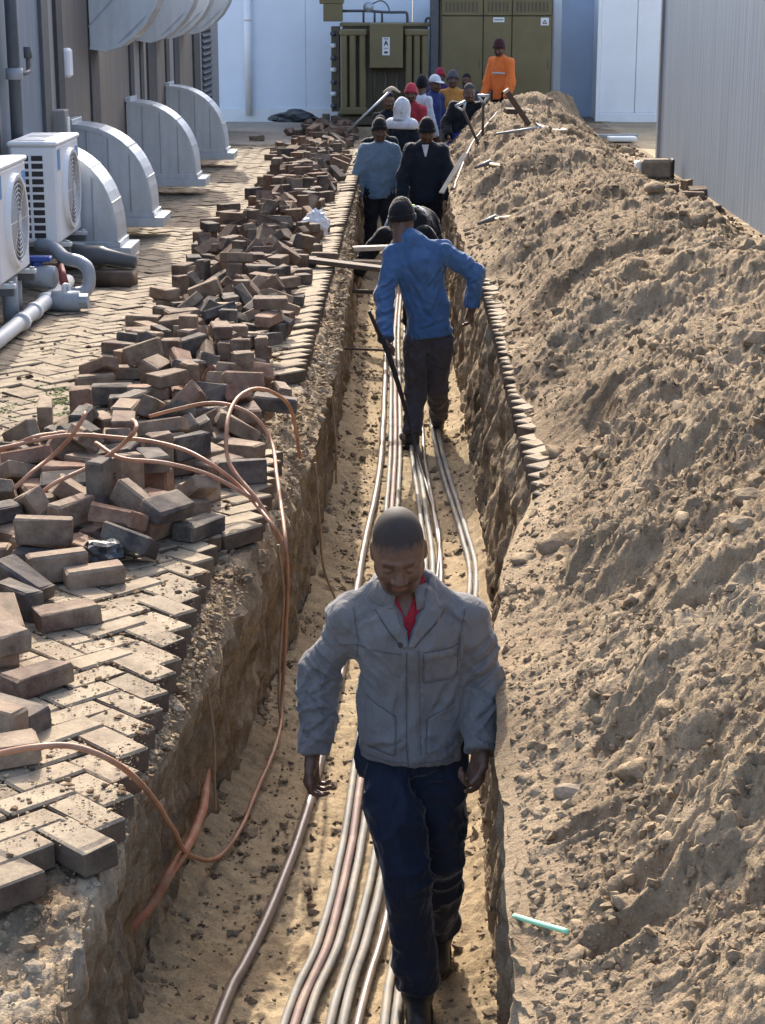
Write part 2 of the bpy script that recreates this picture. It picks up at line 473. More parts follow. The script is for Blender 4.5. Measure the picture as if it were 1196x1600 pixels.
def mound_z(X, Y, detail=True):
    X = np.asarray(X, float); Y = np.asarray(Y, float)
    xt, xc, h = tab(Y, T_TOE), tab(Y, T_CX), tab(Y, T_CH)
    P = np.stack([X, Y, X * 0], -1).reshape(-1, 3)
    if detail:
        w = fbm(P * 0.9 + 3.1, 3).reshape(X.shape)
        xt = xt + 0.10 * w
        xc = xc + 0.25 * w
        h = h * (1 + 0.22 * fbm(P * [.5, .8, 1] + 9.7, 3).reshape(X.shape))
    u = np.clip((X - xt) / (xc - xt), -1, 1)
    left = np.where(u > 0, np.sin(np.clip(u, 0, 1) * math.pi / 2) ** 1.05, 0)
    v = np.clip((X - xc) / (2.78 - xc), 0, 1)
    right = 1 - v * v * (3 - 2 * v)
    z = h * np.where(X < xc, left, right)
    z = np.where(u < 0, np.maximum(-.16, u * 1.2), z)
    if detail:
        m = np.clip(u * 5 + .12, 0, 1) * np.clip((1 - v) * 2.5, 0, 1) * np.clip(h * 3, 0, 1)
        s = fbm(P * [1.3, .95, 1] + 21.0, 4).reshape(X.shape)
        z = z + m * (.072 * np.tanh(8 * (s - .05)) + .02 * s)
        q = P @ np.array([[1, .25, 0], [-.4, 1, 0], [0, 0, 1.0]])
        z = z + m * .028 * fbm(q * [3.2, 6.5, 1] + 5, 4, ridged=True).reshape(X.shape)
        z = z + m * .028 * fbm(P * 11 + 2, 3).reshape(X.shape)
        patchy = np.clip(.55 + 1.3 * fbm(P * 1.4 + 33, 2).reshape(X.shape), .15, 1.2)
        z = z + m * patchy * (.046 * np.abs(noise3(P * [15, 12, 1] + 71)).reshape(X.shape) + .034 * np.abs(noise3(P * [31, 26, 1] + 83)).reshape(X.shape) + .018 * np.abs(noise3(P * [62, 52, 1] + 91)).reshape(X.shape))
        z = z + m * .016 * fbm(P * 31 + 7, 2, ridged=True).reshape(X.shape)
        z = z + m * .009 * fbm(P * 75 + 1, 2).reshape(X.shape)
        for cx, cy, lx, ly, d in DENTS:
            r2 = ((X - cx) / lx) ** 2 + ((Y - cy) / ly) ** 2
            z = z - d * np.exp(-r2 * r2) + d * .45 * np.exp(-((np.sqrt(r2) - 1.35) / .3) ** 2)
    return z

def grid_faces(nr, nc):
    i = np.arange(nr - 1)[:, None] * nc + np.arange(nc - 1)[None, :]
    return np.stack([i, i + 1, i + nc + 1, i + nc], -1).reshape(-1, 4)

ROWS = 2.7 * np.exp(np.linspace(0, math.log(31.2 / 2.7), 900))

def build_trench():
    Y = ROWS
    nb, nw, nf, ns = 84, 60, 110, 24
    xlt, xlf, xrf, xrt, zf = (tab(Y, t) for t in (T_XLT, T_XLF, T_XRF, T_XRT, T_ZF))
    zl = np.interp(Y, [2, 3.6, 4.6, 6.5, 30.2, 30.8], [-.38, -.30, -.17, -.22, -.20, -.06])
    zr = np.interp(Y, [2, 6.3, 8, 14, 27, 30.2, 30.8], [-.02, -.04, -.10, -.10, -.12, -.10, -.05])
    xs, zs, wf, ww, wb = [], [], [], [], []
    def col(x, z, f, w, b):
        xs.append(x); zs.append(z); wf.append(f); ww.append(w); wb.append(b)
    xo = np.full_like(Y, -1.35)
    xe = np.interp(Y, [2, 6.6, 7.0, 8.4, 8.8, 9.8, 10.3, 31], [-.74, -.74, -.60, -.60, -.74, -.74, -.61, -.61])
    for t in np.linspace(0, 1, nb, endpoint=False):
        x = xo + (xlt - xo) * t
        k = np.clip((x - xe) / np.maximum(xlt - xe, .03), 0, 1)
        zb = np.interp(Y, [2, 3.4, 4.05, 4.25], [-.30, -.22, -.10, -.085])
        z = zb + (zl - zb) * k ** 1.6
        col(x, z, 0, max(0, (t - .9) * 5), 1 - max(0, (t - .9) * 5))
    for t in np.linspace(0, 1, nw, endpoint=False):
        x = xlt + (xlf - xlt) * t - .03 * np.sin(t * math.pi)
        z = zl + (zf - zl) * t
        e = max(0, t - .88) / .12 * .6; e0 = max(0, .12 - t) / .12 * .5
        col(x, z, e, 1 - e - e0, e0)
    for t in np.linspace(0, 1, nf, endpoint=False):
        x = xlf + (xrf - xlf) * t
        edge = max(math.exp(-t / .10), math.exp(-(1 - t) / .06))
        z = zf + .09 * edge - .01
        e = max(0, .06 - min(t, 1 - t)) / .06 * .4
        col(x, z, 1 - e + .9 * edge, e, 0)
    for t in np.linspace(0, 1, nw, endpoint=False):
        x = xrf + (xrt - xrf) * t ** 1.9 + .02 * np.sin(t * math.pi)
        z = zf + .065 * (1 - t) * (t < .1) + (zr - zf) * t
        e = max(0, .12 - t) / .12 * .6; e0 = max(0, t - .88) / .12 * .5
        col(x, z, e, 1 - e - e0, e0)
    for t in np.linspace(0, 1, ns):
        x = xrt + (.95 - xrt) * t
        x = np.where(Y > 26.5, xrt + .25 * t, x)
        sw = .8 * max(0, 1 - t / .45)
        col(x, zr + (-.085 - zr) * min(1, t * 2.5) ** .65, 0, sw, 1 - sw)
    X = np.stack(xs, 1); Z = np.stack(zs, 1); YY = np.repeat(Y[:, None], X.shape[1], 1)
    WF, WW, WB = (np.array(a)[None, :] for a in (wf, ww, wb))
    P = np.stack([X, YY, Z], -1).reshape(-1, 3)
    R = lambda a: a.reshape(X.shape)
    f1 = R(fbm(P * 2.6, 3)); f2 = R(fbm(P * 13 + 4, 3)); f3 = R(fbm(P * 42 + 8, 2, ridged=True)); f4 = R(fbm(P * 26 + 1, 2))
    g1 = R(fbm(P * [2, 1.6, 1.1] + 30, 3)); g2 = R(fbm(P * [9, 9, 1.3] + 12, 4, ridged=True)); g3 = R(fbm(P * [24, 24, 7] + 2, 3))
    g4 = R(fbm(P * [5, 5, 3.2] + 61, 3))
    side = np.sign(X - .5 * (xlf + xrf)[:, None])
    Z2 = Z + WF * (.022 * f1 + .016 * f2 + .007 * f3) + WB * (.030 * f1 + .024 * f2 + .013 * f3 + .009 * np.tanh(4 * f4)) + WW * .012 * f2
    # below the paving the bed stays clear of the bricks
    Z2 = np.where((X < -.60) & (YY > 4.4), np.minimum(Z2, -.075), Z2)
    X2 = X + side * WW * (.06 * g1 + .045 * g2 + .022 * g3 + .014 * f2 + .022 * np.tanh(6 * g4)) + WB * .02 * f2
    Y2 = YY + WW * .02 * f4 + WB * .015 * f3
    V = np.stack([X2, Y2, Z2], -1)
    nc = X.shape[1]
    cuts = [("bedding_left", 0, nb, 'bed'), ("trench_wall_left", nb, nb + nw, 'twall'), ("trench_floor", nb + nw, nb + nw + nf, 'floor'),
            ("trench_wall_right", nb + nw + nf, nb + 2 * nw + nf, 'twall'), ("bedding_right", nb + 2 * nw + nf, nc - 1, 'mound')]
    obs = {}
    for name, a, b, mt in cuts:
        sub = V[:, a:b + 1].reshape(-1, 3)
        o = np_obj(name, sub, grid_faces(len(Y), b - a + 1), M[mt])
        tag(o, kind='structure'); obs[name] = o
    return obs
TR = build_trench()

def build_mound():
    Y = 2.7 * np.exp(np.linspace(0, math.log(31.2 / 2.7), 1250))
    s = np.concatenate([np.linspace(0, .62, 230, endpoint=False), np.linspace(.62, 1, 80)])
    x0 = np.maximum(tab(Y, T_TOE) - .18, tab(Y, T_XRT) - .012 + .03 * fbm(np.stack([Y * 0, Y * 2.3, Y * 0], -1), 4))
    X = x0[:, None] + (3.15 - x0)[:, None] * s[None, :]
    YY = np.repeat(Y[:, None], X.shape[1], 1)
    Z = mound_z(X, YY)
    P = np.stack([X, YY, Z], -1).reshape(-1, 3)
    k = np.clip(Z.ravel() * 8 + .2, 0, 1)
    X2 = P[:, 0] + k * (.02 * fbm(P * 9 + 50, 3) + .008 * fbm(P * 30 + 3, 2))
    Y2 = P[:, 1] + k * (.03 * fbm(P * 9 + 70, 3) + .010 * fbm(P * 30 + 9, 2))
    V = np.stack([X2, Y2, P[:, 2]], -1)
    o = np_obj("soil_mound", V, grid_faces(len(Y), X.shape[1]), M['mound'])
    tag(o, kind='structure')
    return o
MOUND = build_mound()

# ---- yard ground: one sheet with the trench left open
def ground_piece(name, x0, x1, y0, y1, z, mat, nx, ny, amp=.012):
    xs = np.linspace(x0, x1, nx); ys = np.linspace(y0, y1, ny)
    XX, YY = np.meshgrid(xs, ys)
    P = np.stack([XX, YY, XX * 0], -1).reshape(-1, 3)
    ZZ = z + amp * fbm(P * 2.3 + 5, 4)
    V = np.stack([P[:, 0], P[:, 1], ZZ], -1)
    return tag(np_obj(name, V, grid_faces(ny, nx), mat), kind='structure')
ground_piece("ground", -60, -1.25, -20, 60, -.10, M['bed'], 40, 60, 0.0)
ground_piece("yard_sand", .9, 3.3, 2.6, 31.0, -.005, M['sand'], 120, 700, .03)
ground_piece("yard_ground", 3.3, 60, -20, 60, -.012, M['sand'], 20, 40, 0.0)
ground_piece("yard_apron", -1.25, 3.3, 30.7, 60, -.012, M['apron'], 60, 80, .01)
ground_piece("shaded_gravel_apron", -2.95, -.98, 26.0, 30.7, .008, M['apron'], 60, 120, .012)  # begins at the wall's shadow line; its grey carries painted shade

# ================================================================== paving
BL, BW, BT = .214, .107, .07
def brick_mesh(name, seed, L=BL, W=BW, T=BT, bev=.005, jit=.0025, gap=.0):
    r = random.Random(seed)
    v, f = cbox((-L / 2 + gap, -W / 2 + gap, -T / 2), (L / 2 - gap, W / 2 - gap, T / 2), bev)
    v = [(a + r.uniform(-jit, jit), b + r.uniform(-jit, jit), c + r.uniform(-jit, jit)) for a, b, c in v]
    for _ in range(1 + seed % 3 if seed >= 20 else seed % 2):      # chipped corners
        k = r.randrange(0, 24, 3); q = r.uniform(.6, 1.3)
        for j in range(3):
            a, b, c = v[k + j]; v[k + j] = (a * (1 - .06 * q * r.random()), b * (1 - .12 * q * r.random()), c * (1 - .22 * q * r.random()))
    me = bpy.data.meshes.new(name); me.from_pydata(v, [], f); me.update()
    return me
PAV_MESH = [brick_mesh("paving_brick", s, bev=.006, jit=.0018, gap=.0022) for s in range(6)]
for me in PAV_MESH: me.materials.append(M['paver'])

def under_heap(x, y):
    if y < 5.5: return x < -1.15
    if y < 6.6: return x < -1.05
    if y < 8.5: return -2.3 < x < -.92
    return -1.55 < x < -.80
OFF = -.70
def gen_left():
    res = []
    w = BW; c = math.sqrt(.5)
    for s in range(int(3.4 / (w * c)), int(60 / (w * c))):     # s = i + j
        for d in range(-32, 2):
            if (s + d) % 2: continue
            i = (s + d) // 2; j = (s - d) // 2
            m = d % 4
            if m == 0: cx, cy, ang = i + 1, j + .5, 0.0
            elif m == 3: cx, cy, ang = i + .5, j + 1, math.pi / 2
            else: continue
            X = (cx - cy) * w * c + OFF - .02; Yy = (cx + cy) * w * c
            if X < -2.86 or Yy > 26.1 or Yy < 3.8: continue
            if Yy - X < 5.03: continue
            if d >= 0 and not (Yy > 10.2 or 6.95 < Yy < 8.3): continue
            if d >= -1 and 8.5 < Yy < 10.0: continue
            res.append((X, Yy, ang + math.pi / 4, d))
    return res
LB = gen_left()
paving = tag(empty("paving", (0, 0, 0)), kind='structure')
paving["label"] = "herringbone brick paving between the brick heap and the hooded wall"
r_ = random.Random(3)
cand = []
for (x, y, a, d) in LB:
    hid = under_heap(x, y) or (y > 12.0)
    vis = -x * 2900 / (y + 1e-6) < 660
    cand.append((x, y, a, d, (not hid) and vis))
singles = sorted([c for c in cand if c[4]], key=lambda c: c[1])[:255]
sset = set((c[0], c[1]) for c in singles)
rest_v, rest_f, rest_r = [], [], []
cbv, cbf = cbox((-BL / 2 + .003, -BW / 2 + .003, -BT / 2), (BL / 2 - .003, BW / 2 - .003, BT / 2), .005)
cbv = np.array(cbv)
def paver_pose(x, y, a, d):
    edge = d >= -3
    jz = r_.gauss(0, .003) - (.006 if edge and r_.random() < .4 else 0)
    tilt = (r_.gauss(0, .012), r_.gauss(0, .012 if not edge else .025), a + r_.gauss(0, .012))
    return Vector((x + r_.gauss(0, .002), y + r_.gauss(0, .002), -BT / 2 + jz)), tilt
from mathutils import Euler
n_s = 0
tri_f = [q for q in cbf if len(q) == 4] ; tri_t = [q for q in cbf if len(q) == 3]
for (x, y, a, d, vis) in cand:
    if d >= -2 and r_.random() < .05: continue       # a few edge bricks are gone
    loc, rot = paver_pose(x, y, a, d)
    if (x, y) in sset:
        o = bpy.data.objects.new("brick", PAV_MESH[n_s % 6]); COL.objects.link(o)
        o.parent = paving; o.location = loc; o.rotation_euler = rot; n_s += 1
    else:
        Mx = Euler(rot).to_matrix()
        pv = cbv @ np.array(Mx).T + np.array(loc)
        rest_v.append(pv); rest_r.append(r_.random())
def merged_bricks(name, lst, rr, mat, parent):
    n = len(lst); V = np.concatenate(lst).astype(np.float32)
    quads = np.array(tri_f); tris = np.array(tri_t)
    off = (np.arange(n) * len(cbv))[:, None, None]
    Q = (quads[None] + off).reshape(-1, 4); Tt = (tris[None] + off).reshape(-1, 3)
    # split the quads so that one face size is used
    F = np.concatenate([Q[:, [0, 1, 2]], Q[:, [0, 2, 3]], Tt])
    o = np_obj(name, V, F, mat, parent, smooth=False)
    at = o.data.attributes.new("rnd", 'FLOAT', 'POINT')
    at.data.foreach_set("value", np.repeat(np.array(rr, np.float32), len(cbv)))
    return o
o = merged_bricks("far_bricks", rest_v, rest_r, M['paver'], paving)
o["kind"] = "stuff"

# strip of the same paving that shows at the foot of the mound
paving_r = tag(empty("paving_strip", (0, 0, 0)), kind='structure')
paving_r["label"] = "jagged edge of brick paving at the foot of the soil mound"
c_ = math.sqrt(.5)
for s in range(int(7.0 / (BW * c_)), int(14.6 / (BW * c_))):
    for d in range(0, 5):
        if (s + d) % 2: continue
        i = (s + d) // 2; j = (s - d) // 2
        m = d % 4
        if m == 0: cx, cy, ang = i + 1, j + .5, 0.0
        elif m == 3 : cx, cy, ang = i + .5, j + 1, math.pi / 2
        else: continue
        X = (cx - cy) * BW * c_ + .60; Yy = (cx + cy) * BW * c_
        if not (7.2 < Yy < 14.4) or X > .86: continue
        loc, rot = paver_pose(X, Yy, ang + math.pi / 4, d)
        if n_s < 300:
            o = bpy.data.objects.new("brick", PAV_MESH[n_s % 6]); COL.objects.link(o)
            o.parent = paving_r; o.location = loc; o.rotation_euler = rot; n_s += 1

# ================================================================== buildings
def vbox(name, lo, hi, mat, parent, bev=0.0):
    return MB().box(lo, hi, bev).build(name, mat, parent)

# ---- building with the hoods (its wall faces +X at X = -2.9)
WX = -2.9
hall = tag(empty("building", (WX, 20, 0)), "long stained grey-brown building wall with dark vertical ribs behind the hoods", "building")
def hb(name, y0, y1, mat, proud=0.0, z0=-.05, z1=3.2, depth=.5):
    return MB().box((-depth, y0 - 20, z0), (proud, y1 - 20, z1), .004 if proud > 0 else 0).build(name, mat, hall)
hb("wall_panel", 6.0, 12.9, M['wall_grey'], -.01)
hb("wall_column", 12.9, 13.25, M['wall_dark'], .03)
hb("wall_strip", 13.25, 13.36, M['wall_pale'], .015)
hb("wall_panel", 13.36, 15.0, M['wall_grey'], -.01)
hb("wall_column", 15.0, 15.28, M['dark_grey'], .02)
hb("wall_strip", 15.28, 15.55, M['wall_pale'], .005)
hb("wall_column", 15.55, 15.82, M['wall_dark'], .035)
hb("wall_panel", 15.82, 17.3, M['wall_brown'], -.01)
hb("wall_column", 17.3, 17.75, M['wall_dark'], .012)
hb("wall_panel", 17.75, 19.75, M['wall_brown'], -.01)
hb("wall_column", 19.75, 20.0, M['wall_dark'], .012)
hb("wall_strip", 20.0, 20.5, M['wall_pale'], -.004)
hb("wall_column", 20.5, 20.75, M['wall_dark'], .012)
hb("wall_strip", 20.75, 21.05, M['wall_pale'], -.004)
hb("wall_column", 21.05, 21.75, M['wall_dark'], .02)
hb("wall_panel", 21.75, 22.7, M['wall_brown'], -.01)
hb("wall_column", 22.7, 23.0, M['wall_dark'], .012)
hb("wall_strip", 23.0, 23.5, M['wall_pale'], -.004)
hb("wall_column", 23.5, 24.0, M['wall_dark'], .012)
hb("wall_panel", 24.0, 25.6, M['wall_brown'], -.01)
hb("wall_column", 25.6, 26.3, M['wall_dark'], .02)
hb("wall_strip", 26.3, 26.7, M['wall_pale'], -.004)
lv = hb("louvre", 26.7, 27.9, M['black_plastic'], -.03)
for k in range(34):
    zc = .3 + k * .085
    mb = MB(); mb.add([(-.02, 6.72, zc), (-.02, 7.88, zc), (.03, 7.88, zc - .05), (.03, 6.72, zc - .05), (-.02, 6.72, zc - .008), (-.02, 7.88, zc - .008), (.03, 7.88, zc - .058), (.03, 6.72, zc - .058)],
           [(0, 1, 2, 3), (7, 6, 5, 4), (3, 2, 6, 7), (0, 3, 7, 4), (1, 5, 6, 2)])
    s = mb.build("slat", M['dark_grey'], lv)
hb("wall_strip", 27.9, 28.9, M['wall_pale'], .01)

# ---- grey sheeted building on the other side (wall faces -X at X = 3.1)
shed = tag(empty("building", (3.1, 15, 0)), "tall blue-grey corrugated building beyond the soil mound", "building")
def corrugated_wall():
    y = np.arange(6.0, 23.45, .02) - 15.0
    ph = (y * 1.0 / .19) % 1.0
    prof = -.0012 * np.clip(np.minimum(ph, 1 - ph) * 9 - .9, 0, 1)
    zz = np.array([-.06, 1.2, 2.5, 4.2])
    V = np.stack([np.repeat(prof[:, None], 4, 1), np.repeat(y[:, None], 4, 1), np.repeat(zz[None], len(y), 0)], -1)
    return np_obj("wall", V.reshape(-1, 3), grid_faces(len(y), 4), M['wall_grey'], shed, smooth=False)
corrugated_wall()
vbox("end_wall", (-.03, 8.42, -.06), (6, 8.5, 4.2), M['wall_grey'], shed)
vbox("roof", (-.05, -9, 4.2), (6, 8.55, 4.3), M['wall_grey'], shed)
vbox("corner_trim", (-.034, 8.36, -.05), (.02, 8.424, 4.19), M['wall_pale'], shed, .005)

# ---- white panelled wall across the far end
FY = 32.3
white = tag(empty("building", (0, FY, 0)), "pale blue-white panelled wall closing off the far end", "building")
for x0, x1 in ((-6.0, -3.45), (-3.446, -1.75), (-1.746, .05), (.054, 1.35), (1.354, 2.55)):
    vbox("wall_panel", (x0, 0, .12), (x1, .4, 2.02), M['white_wall'], white, .006)
vbox("plinth", (-6, -.02, -.3), (2.55, .38, .12), M['white_wall2'], white)
vbox("cornice", (-6, -.06, 2.02), (3.0, .4, 2.12), M['white_wall2'], white, .01)
vbox("upper_wall", (-6, .02, 2.12), (7, .4, 5.0), M['white_wall'], white)
vbox("wall_panel", (2.55, .05, -.3), (3.16, .45, 2.02), M['blue_panel'], white)
vbox("door_jamb", (2.43, -.05, -.03), (2.56, .05, 2.02), M['white_wall2'], white, .008)
dp = MB().tube([(-2.72, -.09, 2.02), (-2.72, -.09, .02)], .062, 16)
dp.tube([(-2.72, -.09, 1.62), (-2.72, -.09, 1.57)], .070, 16)
dpo = dp.build("downpipe", M['white_wall2'], white, True)

# ---- white container standing forward on the far side
cont = tag(empty("storage_container", (4.6, 31.0, 0)), "white ribbed storage container beside the blue-grey building", "container")
for i in range(6):
    x0 = -1.5 + i * .58
    vbox("wall_panel", (x0 + .004, 0, .14), (x0 + .576, 2.2, 2.6), M['white_wall2'], cont, .008)
vbox("base_rail", (-1.5, -.03, -.2), (1.98, 2.2, .138), M['white_wall2'], cont, .01)
vbox("corner_post", (-1.56, -.03, -.01), (-1.5, .06, 2.62), M['white_wall2'], cont, .008)
vbox("roof", (-1.56, -.02, 2.62), (1.98, 2.2, 2.7), M['white_wall2'], cont)

# ================================================================== duct hoods on the wall
def hood_profile(kind):
    """outline in (depth from wall, height), from the wall top round to the tip"""
    pts = []
    if kind == 'low':
        for k in range(15):
            a = k / 14 * math.pi / 2
            pts.append((.70 * math.sin(a) ** .9, .22 + .74 * math.cos(a) ** .85 if k < 14 else .22))
    else:
        pts = [(0, 1.54), (.16, 1.52), (.28, 1.56), (.40, 1.64), (.52, 1.76), (.60, 1.89), (.64, 2.0), (.66, 2.6)]
    return pts
def make_hood(y0, label, kind='low', w=.44, grp=None):
    root = tag(empty("duct_hood", (WX, y0, 0)), label, "duct hood", grp)
    pr = hood_profile(kind)
    n = len(pr)
    # side panels
    for name_y, yy in (("side_panel", 0.0), ("side_panel", w)):
        foot = (0, .22) if kind == 'low' else (0, 2.6)
        mb = MB()
        out = [foot] + [p for p in pr]
        th = .004 if yy == 0 else -.004
        v = [(p[0], yy, p[1]) for p in out] + [(p[0], yy + th, p[1]) for p in out]
        m = len(out)
        f = [(0, i, i + 1) for i in range(1, m - 1)] + [(m, m + i + 1, m + i) for i in range(1, m - 1)]
        mb.add(v, f)
        sp = mb.build(name_y, M['galv'], root)
        if yy == 0:
            if kind == 'low':
                for dx in (.16, .34, .52):
                    zt = np.interp(dx, [p[0] for p in pr], [p[1] for p in pr])
                    MB().box((dx - .007, -.008, .23), (dx + .007, .0, zt - .015)).build("seam", M['galv_dark'], sp)
            else:
                for a, b in (((.0, 1.74), (.30, 2.05)), ((.22, 1.545), (.56, 1.86)), ((.30, 2.05), (.66, 2.35))):
                    d = Vector((b[0] - a[0], 0, b[1] - a[1])); L = d.length; d.normalize(); nrm = Vector((-d.z, 0, d.x)) * .007
                    A = Vector((a[0], 0, a[1])); Bv = Vector((b[0], 0, b[1]))
                    q = [A - nrm, Bv - nrm, Bv + nrm, A + nrm]
                    MB().add([(p.x, -.008, p.z) for p in q] + [(p.x, 0, p.z) for p in q], [(0, 1, 2, 3), (0, 4, 5, 1), (2, 6, 7, 3), (1, 5, 6, 2), (3, 7, 4, 0)]).build("seam", M['galv_dark'], sp)
    # curved cover, overlapping the sides by a folded lip
    mb = MB()
    v = []
    for p in pr: v += [(p[0] + .003, -.012, p[1] + .003), (p[0] + .003, w + .012, p[1] + .003)]
    f = [(2 * i, 2 * i + 1, 2 * i + 3, 2 * i + 2) for i in range(n - 1)]
    mb.add(v, f)
    cx, cz = (.2, .4) if kind == 'low' else (.2, 2.2)
    v = []
    for p in pr:                                   # the lip folded down over the near side
        d = Vector((cx - p[0], cz - p[1])); d.normalize(); d *= .035
        v += [(p[0] + .003, -.012, p[1] + .003), (p[0] + d.x, -.012, p[1] + d.y)]
    mb.add(v, [(2 * i + 1, 2 * i, 2 * i + 2, 2 * i + 3) for i in range(n - 1)])
    mb.build("curved_cover", M['galv'], root)
    for k in range(3, n - 2, 4):                    # joints across the cover
        p = pr[k]
        MB().tube([(p[0] + .004, -.014, p[1] + .004), (p[0] + .004, w + .014, p[1] + .004)], .005, 6).build("joint", M['galv_dark'], root)
    if kind == 'low':
        MB().box((-.01, -.03, .10), (.80, w + .03, .18), .004).build("base_frame", M['galv'], root)
        MB().box((.0, -.012, .18), (.72, w + .012, .222), .004).build("base_flange", M['galv'], root)
        MB().box((-.01, -.02, .955), (.05, w + .02, 1.0), .004).build("wall_flange", M['galv'], root)
    return root
make_hood(14.05, "curved sheet-metal duct hood half hidden behind the air conditioner on the pipes", 'low')
make_hood(16.0, "curved sheet-metal duct hood, second from the air conditioners", 'low')
make_hood(19.4, "curved sheet-metal duct hood, third from the air conditioners", 'low')
make_hood(22.6, "curved sheet-metal duct hood farthest from the air conditioners, nearest the white wall", 'low')
make_hood(17.3, "overhead metal duct cowl hanging closest to the air conditioners", 'up')
make_hood(20.3, "overhead metal duct cowl, second from the air conditioners", 'up')
make_hood(21.95, "overhead metal duct cowl, third from the air conditioners", 'up')
make_hood(24.3, "overhead metal duct cowl nearest the white wall", 'up')

# ================================================================== air conditioners
def make_ac(y0, label, z0=.335, L=.88, D=.33, H=.68):
    root = tag(empty("air_conditioner", (-2.45, y0, z0)), label, "air conditioner", "air conditioners beside the hoods")
    MB().box((-D, 0, 0), (0, L, H), .018).build("casing", M['white_paint'], root)
    MB().box((-D - .012, -.012, H - .004), (.012, L + .012, H + .028), .01).build("lid", M['white_paint'], root)
    for k in range(2): MB().box((-D + .04, .1 + .4 * k, H + .026), (-.04, .4 + .4 * k, H + .034), .004).build("lid_rib", M['white_paint'], root)
    # grille openings on the near end: a dark recess with bars between
    g = MB().box((-D + .02, -.004, .03), (-.075, .001, H - .04)).build("grille", M['white_paint'], root)
    for r in range(11):
        zc = H - .085 - r * .0535
        for x0, x1 in ((-D + .035, -D + .135), (-D + .155, -.095)):
            MB().box((x0, -.0075, zc - .018), (x1, -.003, zc + .018), .003).build("grille_slot", M['black_plastic'], g)
    # fan guard on the front
    c = Vector((.0, L * .56, H * .5))
    MB().add(*ring_vf((.012, c.y, c.z), .285, .262, .03)).build("fan_ring", M['white_paint'], root)
    fan = MB()
    fan.add(*disc_vf((.006, c.y, c.z), .265)).build("fan_recess", M['dark_grey'], root)
    fg = MB()
    for k in range(1, 9):
        r = .03 + k * .028
        fg.add(*tube_vf([(.024, c.y + r * math.cos(a), c.z + r * math.sin(a)) for a in np.linspace(0, 2 * math.pi, 33)], .004, 5, False))
    for k in range(8):
        a = k * math.pi / 4
        fg.tube([(.024, c.y + .03 * math.cos(a), c.z + .03 * math.sin(a)), (.024, c.y + .265 * math.cos(a), c.z + .265 * math.sin(a))], .004, 5)
    fg.build("fan_guard", M['light_pipe'], root)
    MB().add(*disc_vf((.030, c.y, c.z), .05)).build("fan_hub", M['light_pipe'], root)
    MB().box((.0, .035, H - .17), (.004, .13, H - .03)).build("sticker", M['blue_label'], root)
    MB().box((.0, L - .13, H - .14), (.004, L - .03, H - .06)).build("sticker", M['blue_label'], root)
    for yy in (.12, L - .12):
        MB().box((-D + .02, yy - .03, -.03), (.06, yy + .03, -.002), .004).build("foot", M['light_pipe'], root)
        MB().tube([(.035, yy, -.002), (.035, yy, .012)], .016, 8).build("bolt", M['galv'], root)
    for yy in (.12, L - .12):
        MB().box((-D - .1, yy - .025, -.075), (.05, yy + .025, -.031), .003).build("bracket", M['dark_grey'], root)
    return root
def ring_vf(c, ro, ri, h, n=36):
    v = []; f = []
    for i in range(n):
        a = 2 * math.pi * i / n; ca, sa = math.cos(a), math.sin(a)
        v += [(c[0] - .012, c[1] + ro * 1.03 * ca, c[2] + ro * 1.03 * sa), (c[0] + h * .6, c[1] + ro * ca, c[2] + ro * sa), (c[0] + h * .6, c[1] + ri * ca, c[2] + ri * sa), (c[0] - .012, c[1] + ri * ca, c[2] + ri * sa)]
    for i in range(n):
        a, b = i * 4, ((i + 1) % n) * 4
        for k in range(3): f.append((a + k, b + k, b + k + 1, a + k + 1))
    return v, f
def disc_vf(c, r, n=32):
    v = [(c[0], c[1] + r * math.cos(2 * math.pi * i / n), c[2] + r * math.sin(2 * math.pi * i / n)) for i in range(n)]
    return v, [tuple(range(n))]
make_ac(13.05, "white air conditioner with its slotted end showing, in front of the first duct hood")
make_ac(11.1, "white air conditioner cut off by the picture edge, fan facing the brick heap")

# ---- pipework below the air conditioners
t = tag(empty("water_pipe", (-2.42, 11.0, 0)), "long pale grey pipe running along the paving below the air conditioners", "pipe")
MB().tube([(-.02, -1.5, .075), (0, -.1, .065), (.03, 1.3, .075), (.03, 1.95, .09)], .048, 14).build("tube", M['light_pipe'], t, True)
for yy in (.35, .75, 1.15):
    MB().tube([(.018, yy, .07), (.02, yy + .06, .072)], .058, 14).build("coupling", M['light_pipe'], t, True)
t = tag(empty("drain_pipe", (-2.52, 11.65, 0)), "grey upright pipe pair under the air conditioner by the picture edge", "pipe")
MB().tube([(0, 0, .02), (0, 0, .31)], .05, 14).build("tube", M['grey_pipe'], t, True)
MB().tube([(-.02, .22, .02), (-.02, .22, .32)], .05, 14).build("tube", M['grey_pipe'], t, True)
t = tag(empty("pipe_bend", (-2.32, 12.75, 0)), "grey elbow pipe curling round to the paving below the slotted air conditioner", "pipe")
MB().tube(smooth_path([(-.28, .3, .33), (-.16, .2, .32), (-.06, .08, .27), (.06, .0, .25), (.12, -.05, .20), (.12, -.06, .10), (.08, -.09, .055), (-.02, -.12, .05)], 6), .046, 14).build("tube", M['grey_pipe'], t, True)
t = tag(empty("pump_valve", (-2.40, 12.35, 0)), "blue-topped grey valve with red lever among the pipes", "valve")
MB().tube([(-.22, .12, .20), (.02, .06, .20)], .075, 16).build("body", M['grey_pipe'], t, True)
MB().tube([(-.10, .10, .26), (-.10, .10, .31)], .04, 12).build("stem", M['blue_valve'], t, True)
MB().box((-.20, .04, .30), (.0, .14, .335), .008).build("handle", M['blue_valve'], t)
MB().tube([(.06, .10, .27), (.10, -.02, .17)], [.022, .03], 10).build("lever", M['red_valve'], t, True)
t = tag(empty("pipe_union", (-2.24, 12.2, 0)), "grey plastic pipe union lying on the paving beside the long pipe", "pipe")
